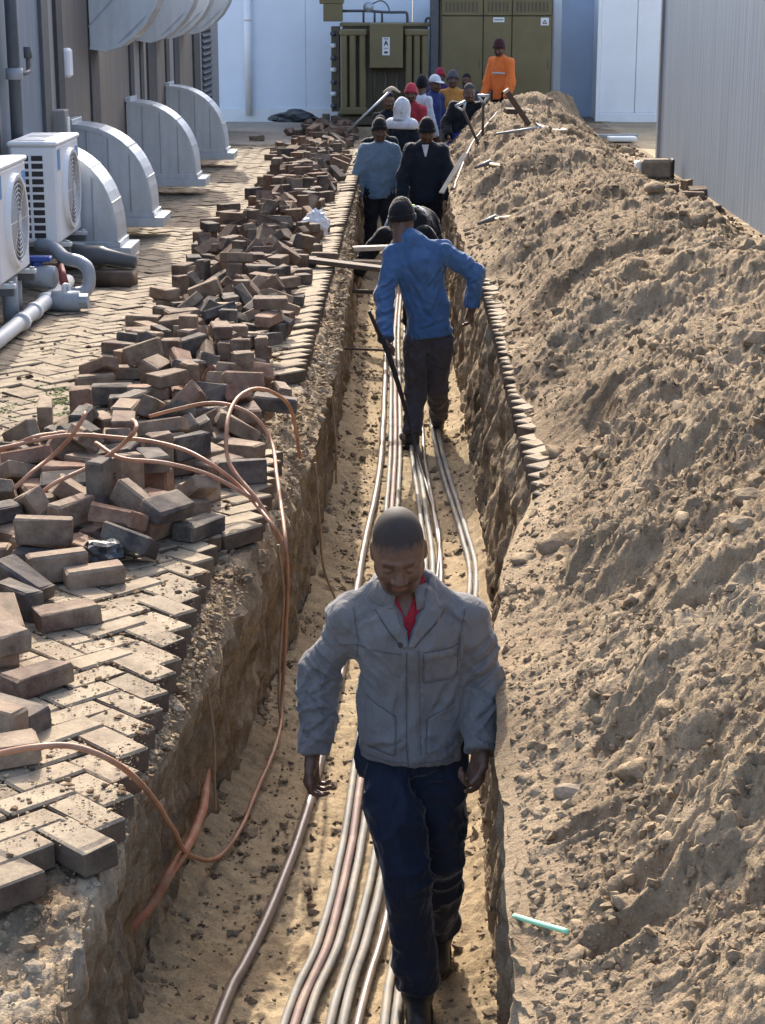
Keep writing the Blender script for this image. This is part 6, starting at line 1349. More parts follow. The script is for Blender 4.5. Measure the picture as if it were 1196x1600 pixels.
# ---- hand: origin at the wrist, fingers towards -Z, thumb towards -Y, palm towards +X (a right hand)
def hand_fn(curl, thumb, spread=1.0, idx_curl=None):
    segs = []
    bases = [(-.031, .078, .0093), (-.010, .086, .0096), (.011, .080, .0092), (.030, .064, .0082)]
    for i, (y, L, r) in enumerate(bases):
        p = np.array([.0, y, -.088 + abs(i - 1) * .003]); ang = 0.0
        cv = curl if not (i == 0 and idx_curl is not None) else idx_curl
        cs = [c * (1 + .10 * i) for c in cv]
        for k, (f, c) in enumerate(zip((.44, .31, .25), cs)):
            ang += c
            q = p + L * f * np.array([math.sin(ang), (y * .5) * spread * .8, -math.cos(ang)])
            segs.append((p.copy(), q.copy(), r * (1 - .08 * k), r * (.94 - .10 * k)))
            p = q
    th = [(v3(.008, -.026, -.022), v3(.018, -.048, -.052), .016, .0135)] + thumb
    def fn(P):
        d = s_cone(P, (0, 0, .05), (0, 0, -.012), .034, .029, ((1, 0, 0), .72))
        d = smin(d, s_cone(P, (.002, 0, -.018), (.002, .0, -.076), .033, .041, ((1, 0, 0), .40)), .02)
        d = smin(d, s_ell(P, (.012, -.022, -.038), (.014, .020, .030)), .014)
        f = None
        for a, b, ra, rb in segs:
            e = s_cone(P, a, b, ra, rb)
            f = e if f is None else np.minimum(f, e)
        d = smin(d, f, .008)
        t = None
        for a, b, ra, rb in th:
            e = s_cone(P, a, b, ra, rb); t = e if t is None else smin(t, e, .004)
        return smin(d, t, .009)
    return fn
TH_REST = [(v3(.018, -.048, -.052), v3(.026, -.054, -.082), .0125, .0105), (v3(.026, -.054, -.082), v3(.033, -.050, -.103), .0105, .008)]
TH_PINCH = [(v3(.018, -.048, -.052), v3(.034, -.052, -.084), .0125, .0105), (v3(.034, -.052, -.084), v3(.046, -.042, -.108), .0105, .0078)]
HB = ((-.06, -.085, -.20), (.11, .07, .06))
HANDS = {'rest': surface_nets(hand_fn((.35, .5, .35), TH_REST), *HB, .0042),
         'rest_fine': surface_nets(hand_fn((.55, .75, .5), TH_REST), *HB, .0028),
         'pinch_fine': surface_nets(hand_fn((.75, 1.0, .7), TH_PINCH, 1.0, (.42, .55, .35)), *HB, .0028),
         'grip': surface_nets(hand_fn((1.0, 1.25, .9), TH_PINCH), *HB, .0042)}

def frame_from(zdir, ydir):
    z = np.array(zdir, float); z /= np.linalg.norm(z)
    y = np.array(ydir, float); y = y - z * (y @ z); y /= np.linalg.norm(y)
    x = np.cross(y, z)
    return np.stack([x, y, z], 1)       # columns
def rot(yaw=0, pitch=0, roll=0):
    """pitch > 0 nods the face (-Y) down; yaw turns about Z"""
    return np.array(Matrix.Rotation(yaw, 3, 'Z') @ Matrix.Rotation(pitch, 3, 'X') @ Matrix.Rotation(roll, 3, 'Y'))

def mat_cloth(name, col, weave=420.0, var=0.22, rough=.8, fade=None, sheen=.25):
    m, nt, b = mat_new(name)
    v = coords(nt, "Object")
    n = tex_noise(nt, v, 5.0, 5, .6, .3)
    c = ramp(nt, n, [(.28, [x * (1 - var) for x in col]), (.72, [min(1, x * (1 + var)) for x in col])])
    if fade:
        n2 = tex_noise(nt, v, 9.0, 5, .7, .5)
        c = mixc(nt, ramp(nt, n2, [(.52, (0, 0, 0)), (.8, (.55, .55, .55))]), c, fade)
    n4 = tex_noise(nt, v, weave, 2, .5)
    c = mixc(nt, .35, c, ramp(nt, n4, [(.3, (.7, .7, .7)), (.7, (1.1, 1.1, 1.1))]), 'MULTIPLY')
    nt.links.new(c, b.inputs["Base Color"])
    b.inputs["Roughness"].default_value = rough
    b.inputs["Specular IOR Level"].default_value = .2
    b.inputs["Sheen Weight"].default_value = sheen
    q = coords(nt, "Object", (7, 7, 4))
    b.inputs["Sheen Roughness"].default_value = .35
    rn = node(nt, "ShaderNodeTexNoise"); rn.noise_type = 'RIDGED_MULTIFRACTAL'
    rn.inputs["Scale"].default_value = 1.5; rn.inputs["Detail"].default_value = 3; rn.inputs["Distortion"].default_value = .9
    nt.links.new(q, rn.inputs["Vector"])
    n1 = bump(nt, b, rn.outputs["Fac"], .07, .02)
    n1 = bump(nt, b, tex_noise(nt, q, 2.6, 4, .55, 1.2), .45, .03, n1)
    bump(nt, b, n4, .12, .002, n1)
    return m
def mat_skin(name, col):
    m, nt, b = mat_new(name)
    v = coords(nt, "Object")
    n = tex_noise(nt, v, 22.0, 4, .6)
    c = ramp(nt, n, [(.3, [x * .82 for x in col]), (.7, [x * 1.15 for x in col])])
    at = node(nt, "ShaderNodeAttribute", attribute_name="tint")
    c = mixc(nt, 1.0, c, at.outputs["Color"], 'MULTIPLY')
    nt.links.new(c, b.inputs["Base Color"])
    ro = node(nt, "ShaderNodeMapRange"); ro.inputs["To Min"].default_value = .74; ro.inputs["To Max"].default_value = .42
    nt.links.new(at.outputs["Alpha"], ro.inputs[0]); nt.links.new(ro.outputs[0], b.inputs["Roughness"])
    b.inputs["Specular IOR Level"].default_value = .4
    b.inputs["Subsurface Weight"].default_value = .08
    b.inputs["Subsurface Radius"].default_value = (.012, .004, .002)
    b.inputs["Subsurface Scale"].default_value = .4
    bump(nt, b, tex_noise(nt, v, 160.0, 3, .6), .12, .002)
    return m
M['skin'] = mat_skin("dark_skin", (.125, .066, .043))
M['skin2'] = mat_skin("brown_skin", (.14, .078, .050))
M['hair'] = mat_plain("cropped_black_hair", (.016, .014, .015), .85, 0, .3, 60, .6, 400, .2)
M['hair_grey'] = mat_plain("greying_hair", (.06, .058, .06), .85, 0, .3, 60, .6, 400, .2)
M['shoe'] = mat_plain("black_boot_leather", (.018, .017, .017), .55, 0, .25, 9, .3, 60, dirt=((.20, .15, .10), .3))
M['sole'] = mat_plain("boot_sole", (.05, .04, .03), .8, 0, .2, 9)
_cloth = {}
def cloth(col, **kw):
    k = (tuple(col), tuple(sorted(kw.items())))
    if k not in _cloth: _cloth[k] = mat_cloth("cloth_%02d" % len(_cloth), col, **kw)
    return _cloth[k]

def fold_disp(V, F, amp, seed, s=1.0, vert=.55):
    """cloth folds: ridged noise drawn out along the limb, pushed along the normals"""
    N = vnormals(V, F)
    W = V + .06 * np.stack([fbm(V * 4 * s + seed, 2), fbm(V * 4 * s + seed + 9, 2), fbm(V * 4 * s + seed + 19, 2)], -1)
    sk = W @ np.array([[1, 0, .45], [0, 1, 0], [-.35, 0, 1.0]], np.float32)
    a = 1 - 2.2 * np.abs(noise3(sk * np.array([8, 8, 8 * vert]) * s + seed))
    b = 1 - 2.2 * np.abs(noise3(sk * np.array([17, 17, 11]) * s + seed + 5))
    c = fbm(W * 4.5 * s + seed + 50, 2)
    return V + N * (amp * (.9 * a + .55 * b * np.clip(.6 + c * 2, 0, 1.3) + 1.2 * c - .5))[:, None]

def limb_folds(V, F, a, b, t0, w, amp, freq, seed, reach=.13):
    """creases running round a limb near t0 (0..1 along a-b)"""
    a = np.asarray(a, float); b = np.asarray(b, float)
    ab = b - a; L = np.linalg.norm(ab); ax = ab / L
    Q = V - a; t = Q @ ax; rad = Q - np.outer(t, ax)
    rr = np.linalg.norm(rad, axis=1)
    e1 = np.cross(ax, [0.3, 1, .2]); e1 /= np.linalg.norm(e1); e2 = np.cross(ax, e1)
    ang = np.arctan2(rad @ e2, rad @ e1)
    m = np.exp(-((t / L - t0) / w) ** 2) * (rr < reach) * (t > -.1 * L) * (t < 1.1 * L)
    ph = t * freq + .55 * np.sin(ang + seed) + .35 * np.sin(2 * ang + seed * 2.1) + 1.2 * fbm(V * 6 + seed, 2)
    s = np.abs(np.sin(ph * math.pi)); mod = np.clip(.55 + .9 * np.sin(ang * 1.0 + seed * 3.3), 0, 1.3)
    return V + vnormals(V, F) * (amp * m * mod * (.6 - 1.2 * s ** .6))[:, None]

def crease(V, F, lst, sign=-1.0):
    """sharp cloth folds: (x0, z0, x1, z1, half width, depth) seen from the front (sign -1) or the back"""
    N = vnormals(V, F)
    for x0, z0, x1, z1, w, dp in lst:
        a = np.array([x0, z0]); d = np.array([x1 - x0, z1 - z0]); L2 = d @ d
        q = V[:, [0, 2]] - a
        t = np.clip(q @ d / L2, 0, 1)
        r = q - t[:, None] * d
        sgn = np.sign(r @ np.array([-d[1], d[0]]))
        dist = np.linalg.norm(r, axis=1) + .3 * w * np.sin(t * 9 + x0 * 40)
        tp = np.sin(np.clip(t, .04, .96) * math.pi) ** .6
        k = dist / w
        prof = -np.exp(-(k * 1.6) ** 2) + .85 * np.exp(-((k - 1.25) / .6) ** 2) * (sgn > 0) + .25 * np.exp(-((k - 1.4) / .6) ** 2) * (sgn <= 0)
        fr = np.clip(N[:, 1] * sign * 2 + .3, 0, 1)
        V = V + N * (dp * prof * tp * fr)[:, None]
    return V

def add_tint(me, arr):
    at = me.attributes.new("tint", 'FLOAT_COLOR', 'POINT')
    at.data.foreach_set("color", arr.ravel())

def bounds(pts, pad):
    p = np.array(pts, float)
    return p.min(0) - pad, p.max(0) + pad

def J_stand(H=1.7, lean=0.0, arms=((.05, .02), (.05, .02)), walk=0.0, wid=1.0, bend=0.0):
    """joints of an upright figure facing -Y, feet at z 0; arms = (swing forward, out) for right and left"""
    k = H / 1.7
    J = {}
    fy = -lean
    J['hem'] = v3(0, .0, .80); J['waist'] = v3(0, fy * .25, 1.02); J['chest'] = v3(0, fy * .65, 1.26); J['neck'] = v3(0, fy * .95, 1.43)
    J['head'] = v3(0, fy * 1.05 - .012, 1.487)
    for s, sd in ((-1, 'R'), (1, 'L')):
        sw, out = arms[0] if s < 0 else arms[1]
        sh = v3(s * .172 * wid, fy * .85 + .01, 1.355)
        el = sh + v3(s * (.03 + out), -sw * .8, -.285 * (1 - .3 * abs(sw)))
        wr = el + v3(s * (out * .3) - s * .012, -.05 - sw * .9, -.24 * (1 - .4 * abs(sw)))
        J['sh' + sd], J['el' + sd], J['wr' + sd] = sh, el, wr
        hp = v3(s * .085, .01, .88)
        st = walk * s
        J['hip' + sd] = hp; J['kn' + sd] = hp + v3(s * .012, -.03 - st * .5, -.415); J['an' + sd] = v3(s * .11, -.0 - st, .085)
    for q in J: J[q] = J[q] * k
    return J

def person(label, loc, rz, J, top, legs, skin='skin', hat=None, hatcol=None, res=.014, headrot=(0, 0, 0), hands=('rest', 'rest'), fold=.009,
           girth=1.0, fine=False, collar=True, k=1.0, sleeve=1.0, hood_up=False, hand_dirs=(None, None), trouser_w=1.0, group=None, opening=None, name="person", dep=.62, creases=None, crease_sign=-1.0):
    root = tag(empty(name, loc, rz), label, "person", group)
    sd_ = sum(map(ord, label)) % 97
    fwd = v3(0, -1, 0)
    # --- trousers
    def f_leg(P):
        d = s_cone(P, J['hipR'] * .5 + J['hipL'] * .5 + v3(-.04, 0, .06) * k, J['hipR'] * .5 + J['hipL'] * .5 + v3(.04, 0, .06) * k, .125 * k * girth, .125 * k * girth, ((0, 1, 0), .78))
        for s in 'RL':
            l = s_cone(P, J['hip' + s], J['kn' + s], .098 * k * trouser_w * girth, .074 * k * trouser_w)
            l = smin(l, s_cone(P, J['kn' + s], J['an' + s], .074 * k * trouser_w, .066 * k * trouser_w), .03)
            ax = J['an' + s] - J['kn' + s]
            l = smax(l, plane(P, J['an' + s] - ax / np.linalg.norm(ax) * .0, ax), .012)
            d = smin(d, l, .035)
        return d
    lo, hi = bounds([J[q] for q in ('hipR', 'hipL', 'knR', 'knL', 'anR', 'anL')], .21 * k * max(girth, 1))
    V, F = surface_nets(f_leg, lo, hi, res)
    V = relax(V, F, 1, .4); V = fold_disp(V, F, fold * 1.1, sd_ + 3, 1.0, .8)
    for s, q in (('R', 1.0), ('L', 2.3)):
        V = limb_folds(V, F, J['kn' + s], J['an' + s], .95, .35, fold * .7, 13, sd_ + q)
        V = limb_folds(V, F, J['hip' + s], J['kn' + s], .98, .28, fold * .7, 12, sd_ + q * 2)
        V = limb_folds(V, F, J['hip' + s], J['kn' + s], .12, .22, fold * .8, 15, sd_ + q * 3)
    np_obj("trousers", V, F, legs, root)
    # --- jacket or shirt
    hem_ax = J['hem'] - J['waist']
    sr = .07 * sleeve * k
    def f_top(P):
        d = s_cone(P, J['hem'], J['waist'], .168 * k * girth, .160 * k * girth, (fwd, dep + .06))
        d = smin(d, s_cone(P, J['waist'], J['chest'], .158 * k * girth, .166 * k * girth, (fwd, dep + .03)), .05)
        nv = J['neck'] - J['chest']
        d = smin(d, s_cone(P, J['chest'], J['chest'] + nv * .62, .168 * k * girth, .105 * k, (fwd, dep + .02)), .05)
        for s in 'RL':
            d = smin(d, s_cone(P, J['neck'] - nv * .16, J['sh' + s], .064 * k, .054 * k), .045)
        nc = s_cone(P, J['neck'] - nv * .2, J['neck'] + (J['head'] - J['neck']) * .6, .080 * k, .064 * k)
        up_ = J['head'] - J['neck']; up_ = up_ / np.linalg.norm(up_)
        nc = smax(nc, plane(P, J['neck'] + up_ * .022 * k, up_), .008)
        d = smin(d, nc, .025)
        d = smax(d, plane(P, J['hem'], hem_ax), .012)
        for s in 'RL':
            l = s_cone(P, J['sh' + s], J['el' + s], sr * .96, sr * .92)
            l = smin(l, s_cone(P, J['el' + s], J['wr' + s], sr * .92, sr * .80), .03)
            ax = J['wr' + s] - J['el' + s]
            l = smax(l, plane(P, J['wr' + s] + ax / np.linalg.norm(ax) * .008, ax), .010)
            d = smin(d, l, .045)
        if opening is not None: d = smax(d, -opening(P), .006)
        return d
    lo, hi = bounds([J[q] for q in ('hem', 'neck', 'head', 'shR', 'shL', 'elR', 'elL', 'wrR', 'wrL')], .20 * k * max(1, girth))
    V, F = surface_nets(f_top, lo, hi, res)
    V = relax(V, F, 1, .4); V = fold_disp(V, F, fold, sd_, 1.0)
    for s, q in (('R', 1.7), ('L', 4.1)):
        V = limb_folds(V, F, J['sh' + s], J['el' + s], .95, .38, fold * .85, 15, sd_ + q, .11)
        V = limb_folds(V, F, J['el' + s], J['wr' + s], .35, .45, fold * .85, 15, sd_ + q * 2, .11)
        V = limb_folds(V, F, J['sh' + s], J['el' + s], .15, .25, fold * .7, 13, sd_ + q * 3, .12)
    V = limb_folds(V, F, J['chest'], J['hem'], .90, .22, fold * .9, 16, sd_ + 8, .32)
    if creases: V = crease(V, F, creases, crease_sign)
    jk = np_obj("jacket", V, F, top, root)
    # --- body: head, neck, chest, arms and hands in one mesh
    HV, HF = (HEADV2, HEADF2) if fine else (HEADV, HEADF)
    R = rot(*headrot)
    parts = [((HV * k) @ R.T + J['head'], HF, head_tint(HV, hat == 'shaved'))]
    def f_body(P):
        d = s_cone(P, J['hem'] * .4 + J['waist'] * .6, J['chest'], .10 * k, .13 * k, (fwd, .62))
        d = smin(d, s_cone(P, J['chest'], J['neck'], .12 * k, .055 * k, (fwd, .8)), .04)
        d = smin(d, s_cone(P, J['neck'] + v3(0, .01, -.03), J['head'] + v3(0, .012, .02), .054 * k, .052 * k), .03)
        for s in 'RL':
            d = smin(d, s_cone(P, J['sh' + s], J['el' + s], .046 * k, .038 * k), .02)
            d = smin(d, s_cone(P, J['el' + s], J['wr' + s], .038 * k, .026 * k), .02)
        return d
    V, F = surface_nets(f_body, lo, hi, max(res, .009))
    parts.append((V, F, np.ones((len(V), 4), np.float32)))
    for i, s in enumerate('RL'):
        hv, hf = HANDS[hands[i]]
        hv = hv.copy() * k
        if s == 'L':
            hv = hv * v3(-1, 1, 1); hf = hf[:, ::-1]
        ax = J['wr' + s] - J['el' + s]
        hd = hand_dirs[i]
        zd = -ax if hd is None else -np.asarray(hd[0], float)
        yd = (0, 1, 0) if hd is None else hd[1]       # local +Y is away from the thumb
        Fm = frame_from(zd, yd)
        parts.append((hv @ Fm.T + J['wr' + s], hf, np.ones((len(hv), 4), np.float32)))
    Vs, Fs, Ts, off = [], [], [], 0
    for V, F, T_ in parts:
        Vs.append(V); Fs.append(F + off); Ts.append(T_); off += len(V)
    bd = np_obj("body", np.concatenate(Vs), np.concatenate(Fs), M[skin], root)
    add_tint(bd.data, np.concatenate(Ts).astype(np.float32))
    # --- headwear or hair
    def place(V): return (V * k) @ R.T + J['head']
    hr = max(res * .6, .0035) if not fine else .003
    if hat == 'shaved': pass
    elif hat in (None, 'hair', 'grey'):
        def f(P):
            top = -plane(P, (0, -.082, .163), (0, .42, 1.0))
            back = -plane(P, (0, .03, .045), (0, .55, .55))
            sides = -plane(P, (0, .0, .10), (0, .9, .35))
            return smax(skull(P) - .0028, np.minimum(top, np.maximum(back, sides)), .003)
        V, F = surface_nets(f, (-.1, -.12, 0), (.1, .13, .24), hr)
        np_obj("hair", place(V), F, M['hair_grey' if hat == 'grey' else 'hair'], root)
    elif hat == 'beanie':
        def f(P):
            d = smax(skull(P) - .014, -plane(P, (0, -.09, .122), (0, .42, 1.0)), .006)
            d = smin(d, s_ell(P, (0, .02, .205), (.05, .055, .035)), .03)
            rim = smax(np.abs(skull(P) - .014) - .008, np.abs(plane(P, (0, -.09, .140), (0, .42, 1.0))) - .022, .006)
            return np.minimum(d, rim)
        V, F = surface_nets(f, (-.12, -.14, .02), (.12, .15, .27), hr)
        V = V + vnormals(V, F) * (.002 * fbm(V * 60, 2))[:, None]
        np_obj("beanie", place(V), F, hatcol, root)
    elif hat == 'cap':
        def f(P):
            d = smax(skull(P) - .012, -plane(P, (0, -.09, .135), (0, .15, 1.0)), .005)
            br = smax(s_ell(P, (0, -.10, .142), (.075, .085, .012)), plane(P, (0, -.07, 0), (0, 1, 0)), .004)
            return np.minimum(d, br)
        V, F = surface_nets(f, (-.12, -.20, .08), (.12, .14, .26), hr)
        np_obj("cap", place(V), F, hatcol, root)
    if hood_up:
        def f(P):
            o = s_ell(P, (0, .015, .110), (.108, .125, .135))
            o = smin(o, s_cone(P, (0, .03, -.10), (0, .02, .04), .13, .105), .05)
            o = smax(o, -(o + .012), .004)
            o = smax(o, -s_ell(P, (0, -.12, .07), (.072, .09, .10)), .01)
            return smax(o, -plane(P, (0, 0, -.10), (0, -.3, 1)), .01)
        V, F = surface_nets(f, (-.17, -.17, -.16), (.17, .19, .27), max(res * .7, .006))
        V = fold_disp(V, F, .004, sd_ + 40, 1.5)
        np_obj("hood", place(V), F, hatcol, root)
    # --- boots
    for s in 'RL':
        ax = J['an' + s] - J['kn' + s]; fx = fwd - ax * 0
        pt = J.get('toe' + s, None)
        fd = fwd if pt is None else pt / np.linalg.norm(pt)
        a0 = J['an' + s]
        up = v3(0, 0, 1) if pt is None else np.cross(np.cross(fd, -ax), fd); up = up / np.linalg.norm(up)
        heel = a0 - fd * .05 * k - up * .04 * k; toe = a0 + fd * .16 * k - up * .048 * k
        def f(P):
            d = s_cone(P, a0 + up * .04 * k, a0 - up * .02 * k, .050 * k, .052 * k)
            d = smin(d, s_cone(P, heel, toe, .040 * k, .036 * k, (up, .95)), .03)
            return smax(d, -plane(P, a0 - up * .083 * k, up), .006)
        lo, hi = bounds([a0 + up * .09 * k, a0 - up * .09 * k, heel, toe], .07)
        V, F = surface_nets(f, lo, hi, min(res, .010))
        bt = np_obj("boot", V, F, M['shoe'], root)
        out = []
        side = np.cross(fd, up)
        for q in range(20):
            a = q / 20 * 2 * math.pi
            out.append((heel + toe) / 2 + fd * (.142 * k * math.cos(a)) + side * (.045 * k * math.sin(a)))
        base = a0 - up * .084 * k
        out = [p + up * float((base - p) @ up) for p in out]
        MB().add([tuple(p + up * .014) for p in out] + [tuple(p - up * .004) for p in out], [tuple(range(20)), tuple(range(39, 19, -1))] + [(i, (i + 1) % 20, 20 + (i + 1) % 20, 20 + i) for i in range(20)]).build("sole", M['sole'], bt)
    return root, jk, J

def patch(bv, poly, mat, name, parent, off=.004, y0=-1.0, res=.008, dirv=(0, 1, 0)):
    """cloth piece cut to poly (x, z) and laid on the front of a garment"""
    poly = np.array(poly, float)
    lo, hi = poly.min(0), poly.max(0)
    nx = max(2, int((hi[0] - lo[0]) / res) + 1); nz = max(2, int((hi[1] - lo[1]) / res) + 1)
    us = np.linspace(0, 1, nx); ws = np.linspace(0, 1, nz)
    # bilinear quad
    V = []; ok = True
    for w in ws:
        for u in us:
            p = (1 - w) * ((1 - u) * poly[0] + u * poly[1]) + w * ((1 - u) * poly[3] + u * poly[2])
            h = bv.ray_cast(Vector((p[0], y0, p[1])), Vector(dirv))
            y = h[0].y if h[0] is not None else None
            V.append([p[0], y, p[1]])
    ys = [v[1] for v in V if v[1] is not None]
    if not ys: return None
    for i, v in enumerate(V):
        if v[1] is None: v[1] = max(ys)
        e = (i % nx in (0, nx - 1)) or (i // nx in (0, nz - 1))
        v[1] -= -.002 if e else off
    F = grid_faces(nz, nx)
    return np_obj(name, V, F, mat, parent)

# ------------------------------------------------------------------ the man walking towards the camera
GREY = cloth((.150, .145, .145), fade=(.19, .183, .178), var=.12)
NAVY = cloth((.014, .020, .038), fade=(.03, .042, .07), var=.25)
ox, oy, oz = .02, 5.36, -1.085
def rel(x, y, z): return v3(x - ox, y - oy, z - oz)
J1 = dict(hem=rel(.015, 5.36, -.235), waist=rel(.012, 5.37, .0), chest=rel(0, 5.345, .17), neck=rel(-.005, 5.335, .325), head=rel(-.022, 5.298, .372),
          shR=rel(-.178, 5.36, .208), shL=rel(.184, 5.36, .214), elR=rel(-.268, 5.42, .0), elL=rel(.240, 5.41, .0), wrR=rel(-.292, 5.34, -.225), wrL=rel(.228, 5.25, -.175),
          hipR=rel(-.068, 5.38, -.25), hipL=rel(.098, 5.39, -.25), knR=rel(.005, 5.235, -.62), knL=rel(.112, 5.44, -.62), anR=rel(.036, 5.29, -.998), anL=rel(.110, 5.66, -.99))
J1['toeR'] = v3(.02, -1, -.0); J1['toeL'] = v3(.0, -1, -.1)
nk = J1['neck']
def open_v(P):
    """V of the open collar"""
    x = np.abs(P[:, 0] - nk[0] - .008); z = P[:, 2] - (nk[2] - .155)
    return np.maximum(np.maximum(x - z * .36, -z), P[:, 1] - (nk[1] - .015))
RED = cloth((.36, .022, .035), var=.12)
_c = float(nk[0]) + .008; _n = float(nk[2]); _h = float(J1['hem'][2])
CR1 = [(_c - .155, _n - .16, _c - .055, _n - .25, .012, .009), (_c - .16, _n - .21, _c - .065, _n - .34, .013, .010), (_c - .145, _n - .29, _c - .085, _h + .22, .013, .009),
       (_c + .16, _n - .155, _c + .115, _n - .30, .012, .009), (_c + .16, _n - .25, _c + .085, _n - .37, .013, .010), (_c + .14, _h + .24, _c + .075, _h + .17, .012, .008),
       (_c - .13, _h + .045, _c - .02, _h + .085, .012, .008), (_c + .045, _h + .10, _c + .14, _h + .05, .012, .008), (_c - .025, _n - .24, _c - .035, _h + .14, .014, .007),
       (_c - .09, _n - .06, _c - .165, _n - .115, .012, .007), (_c + .10, _n - .06, _c + .175, _n - .12, .012, .007)]
for _s, _e, _w in ((-1, J1['elR'], J1['wrR']), (1, J1['elL'], J1['wrL'])):
    _x, _z = float(_e[0]), float(_e[2])
    for _dz, _sl, _d in ((.15, .05, .008), (.09, .05, .010), (.03, .035, .011), (-.02, -.03, .011), (-.07, .045, .010), (-.13, -.035, .008), (-.18, .03, .006)):
        CR1.append((_x + _s * .055, _z + _dz + _sl, _x - _s * .055, _z + _dz - _sl, .011, _d))
p1, jk1, _ = person("man in a grey work jacket and navy trousers walking along the trench towards the viewer", (ox, oy, oz), 0, J1, GREY, NAVY, hat='shaved', res=.0056,
                    headrot=(.02, .42, -.05), hands=('rest_fine', 'pinch_fine'), fold=.0105, girth=.955, fine=True, opening=open_v, sleeve=.94, trouser_w=1.0, dep=.70, creases=CR1,
                    hand_dirs=((v3(-.06, -.12, -1), v3(.45, .9, 0)), (v3(-.22, -.45, -.9), v3(-.55, .85, 0))))
# red shirt inside the collar
def f_shirt(P):
    d = s_cone(P, nk + v3(0, -.006, -.20), nk + v3(0, .008, -.09), .106, .090, (v3(0, -1, 0), .86))
    d = smin(d, s_cone(P, nk + v3(0, .015, -.06), nk + v3(0, .012, .02), .078, .066), .03)
    x = np.abs(P[:, 0] - nk[0]); z = P[:, 2] - (nk[2] - .085)
    v = np.maximum(np.maximum(x - z * .42, -z), P[:, 1] - (nk[1] - .01))
    return smax(d, -v, .005)
lo, hi = bounds([J1['waist'], J1['chest'], nk], .2)
V, F = surface_nets(f_shirt, lo, hi, .007)
np_obj("shirt", V, F, RED, p1)
me = jk1.data
bv1 = BVHTree.FromPolygons([v.co[:] for v in me.vertices], [p.vertices[:] for p in me.polygons])
cx = nk[0] + .008
def zz(a): return nk[2] + a
# lapels and collar
patch(bv1, [(cx - .012, zz(-.165)), (cx + .004, zz(-.16)), (cx - .045, zz(-.02)), (cx - .100, zz(-.055))], GREY, "lapel", p1, .009, res=.007)
patch(bv1, [(cx - .002, zz(-.16)), (cx + .012, zz(-.165)), (cx + .110, zz(-.062)), (cx + .050, zz(-.02))], GREY, "lapel", p1, .009, res=.007)
def collar_piece(s):
    V = []; n = 22
    for i in range(n):
        a = i / (n - 1)
        th = (.30 + a * 2.84) * s                       # from the front round to the nape
        rr = .078
        c = nk + v3(.0, .022, 0)
        px, py = c[0] + rr * math.sin(th), c[1] - rr * 1.02 * math.cos(th)
        zt = zz(.012 + .022 * a)
        drop = .030 + .032 * (1 - a) ** 1.2
        o = .006 + .036
        V += [(px * 1.0, py, zt), (c[0] + (rr + .016) * math.sin(th), c[1] - (rr + .016) * 1.02 * math.cos(th), zt - .006), (c[0] + (rr + o) * math.sin(th), c[1] - (rr + o) * math.cos(th), zt - drop)]
    F = grid_faces(n, 3)
    ob = np_obj("collar", V, F, GREY, p1)
    md = ob.modifiers.new("thick", 'SOLIDIFY'); md.thickness = .004
    return ob
collar_piece(1); collar_piece(-1)
# placket, pockets, yoke seams, buttons
Z0 = J1['hem'][2]
patch(bv1, [(cx - .002, Z0 + .012), (cx + .040, Z0 + .012), (cx + .030, zz(-.165)), (cx - .004, zz(-.165))], GREY, "placket", p1, .005, res=.008)
patch(bv1, [(cx + .045, zz(-.285)), (cx + .150, zz(-.278)), (cx + .152, zz(-.178)), (cx + .047, zz(-.180))], GREY, "chest_pocket", p1, .005, res=.008)
patch(bv1, [(cx + .043, zz(-.215)), (cx + .153, zz(-.210)), (cx + .153, zz(-.176)), (cx + .045, zz(-.178))], GREY, "pocket_flap", p1, .009, res=.008)
patch(bv1, [(cx - .135, Z0 + .055), (cx - .035, Z0 + .040), (cx - .035, Z0 + .165), (cx - .125, Z0 + .215)], GREY, "side_pocket", p1, .005, res=.008)
patch(bv1, [(cx + .055, Z0 + .045), (cx + .145, Z0 + .06), (cx + .140, Z0 + .200), (cx + .058, Z0 + .155)], GREY, "side_pocket", p1, .005, res=.008)
patch(bv1, [(cx - .16, zz(-.185)), (cx - .006, zz(-.185)), (cx - .006, zz(-.178)), (cx - .16, zz(-.175))], GREY, "yoke_seam", p1, .005, res=.006)
SEAM = mat_plain("seam_shadow_stitching", (.06, .058, .058), .9, 0, .1)  # stitch lines with seam shadow and dirt put into their dark grey
def seam(pts, nm="seam", r=.0016, n=14):
    r *= .62
    out = []
    for (x0, z0), (x1, z1) in zip(pts[:-1], pts[1:]):
        for q in np.linspace(0, 1, n, endpoint=False):
            x, z = x0 + (x1 - x0) * q, z0 + (z1 - z0) * q
            h = bv1.ray_cast(Vector((x, -1, z)), Vector((0, 1, 0)))
            if h[0] is not None: out.append((x, h[0].y - .0035, z))
    if len(out) > 3: MB().tube(relax_line(out), r, 6).build(nm, SEAM, p1, True)
def relax_line(o):
    o = np.array(o)
    for _ in range(2): o[1:-1] = .5 * o[1:-1] + .25 * (o[:-2] + o[2:])
    return o
seam([(cx - .165, zz(-.176)), (cx - .008, zz(-.182))])
seam([(cx + .045, zz(-.178)), (cx + .160, zz(-.172))])
seam([(cx - .004, zz(-.17)), (cx - .003, Z0 + .06), (cx + .004, Z0 + .01)])
seam([(cx + .033, zz(-.17)), (cx + .041, Z0 + .02)], r=.0012)
seam([(cx + .047, zz(-.185)), (cx + .045, zz(-.285)), (cx + .150, zz(-.278)), (cx + .152, zz(-.18))], r=.0014)
seam([(cx + .045, zz(-.212)), (cx + .153, zz(-.207))], r=.0014)
seam([(cx - .128, Z0 + .215), (cx - .035, Z0 + .165), (cx - .036, Z0 + .042), (cx - .13, Z0 + .056)], r=.0015)
seam([(cx + .142, Z0 + .200), (cx + .058, Z0 + .155), (cx + .056, Z0 + .046)], r=.0015)
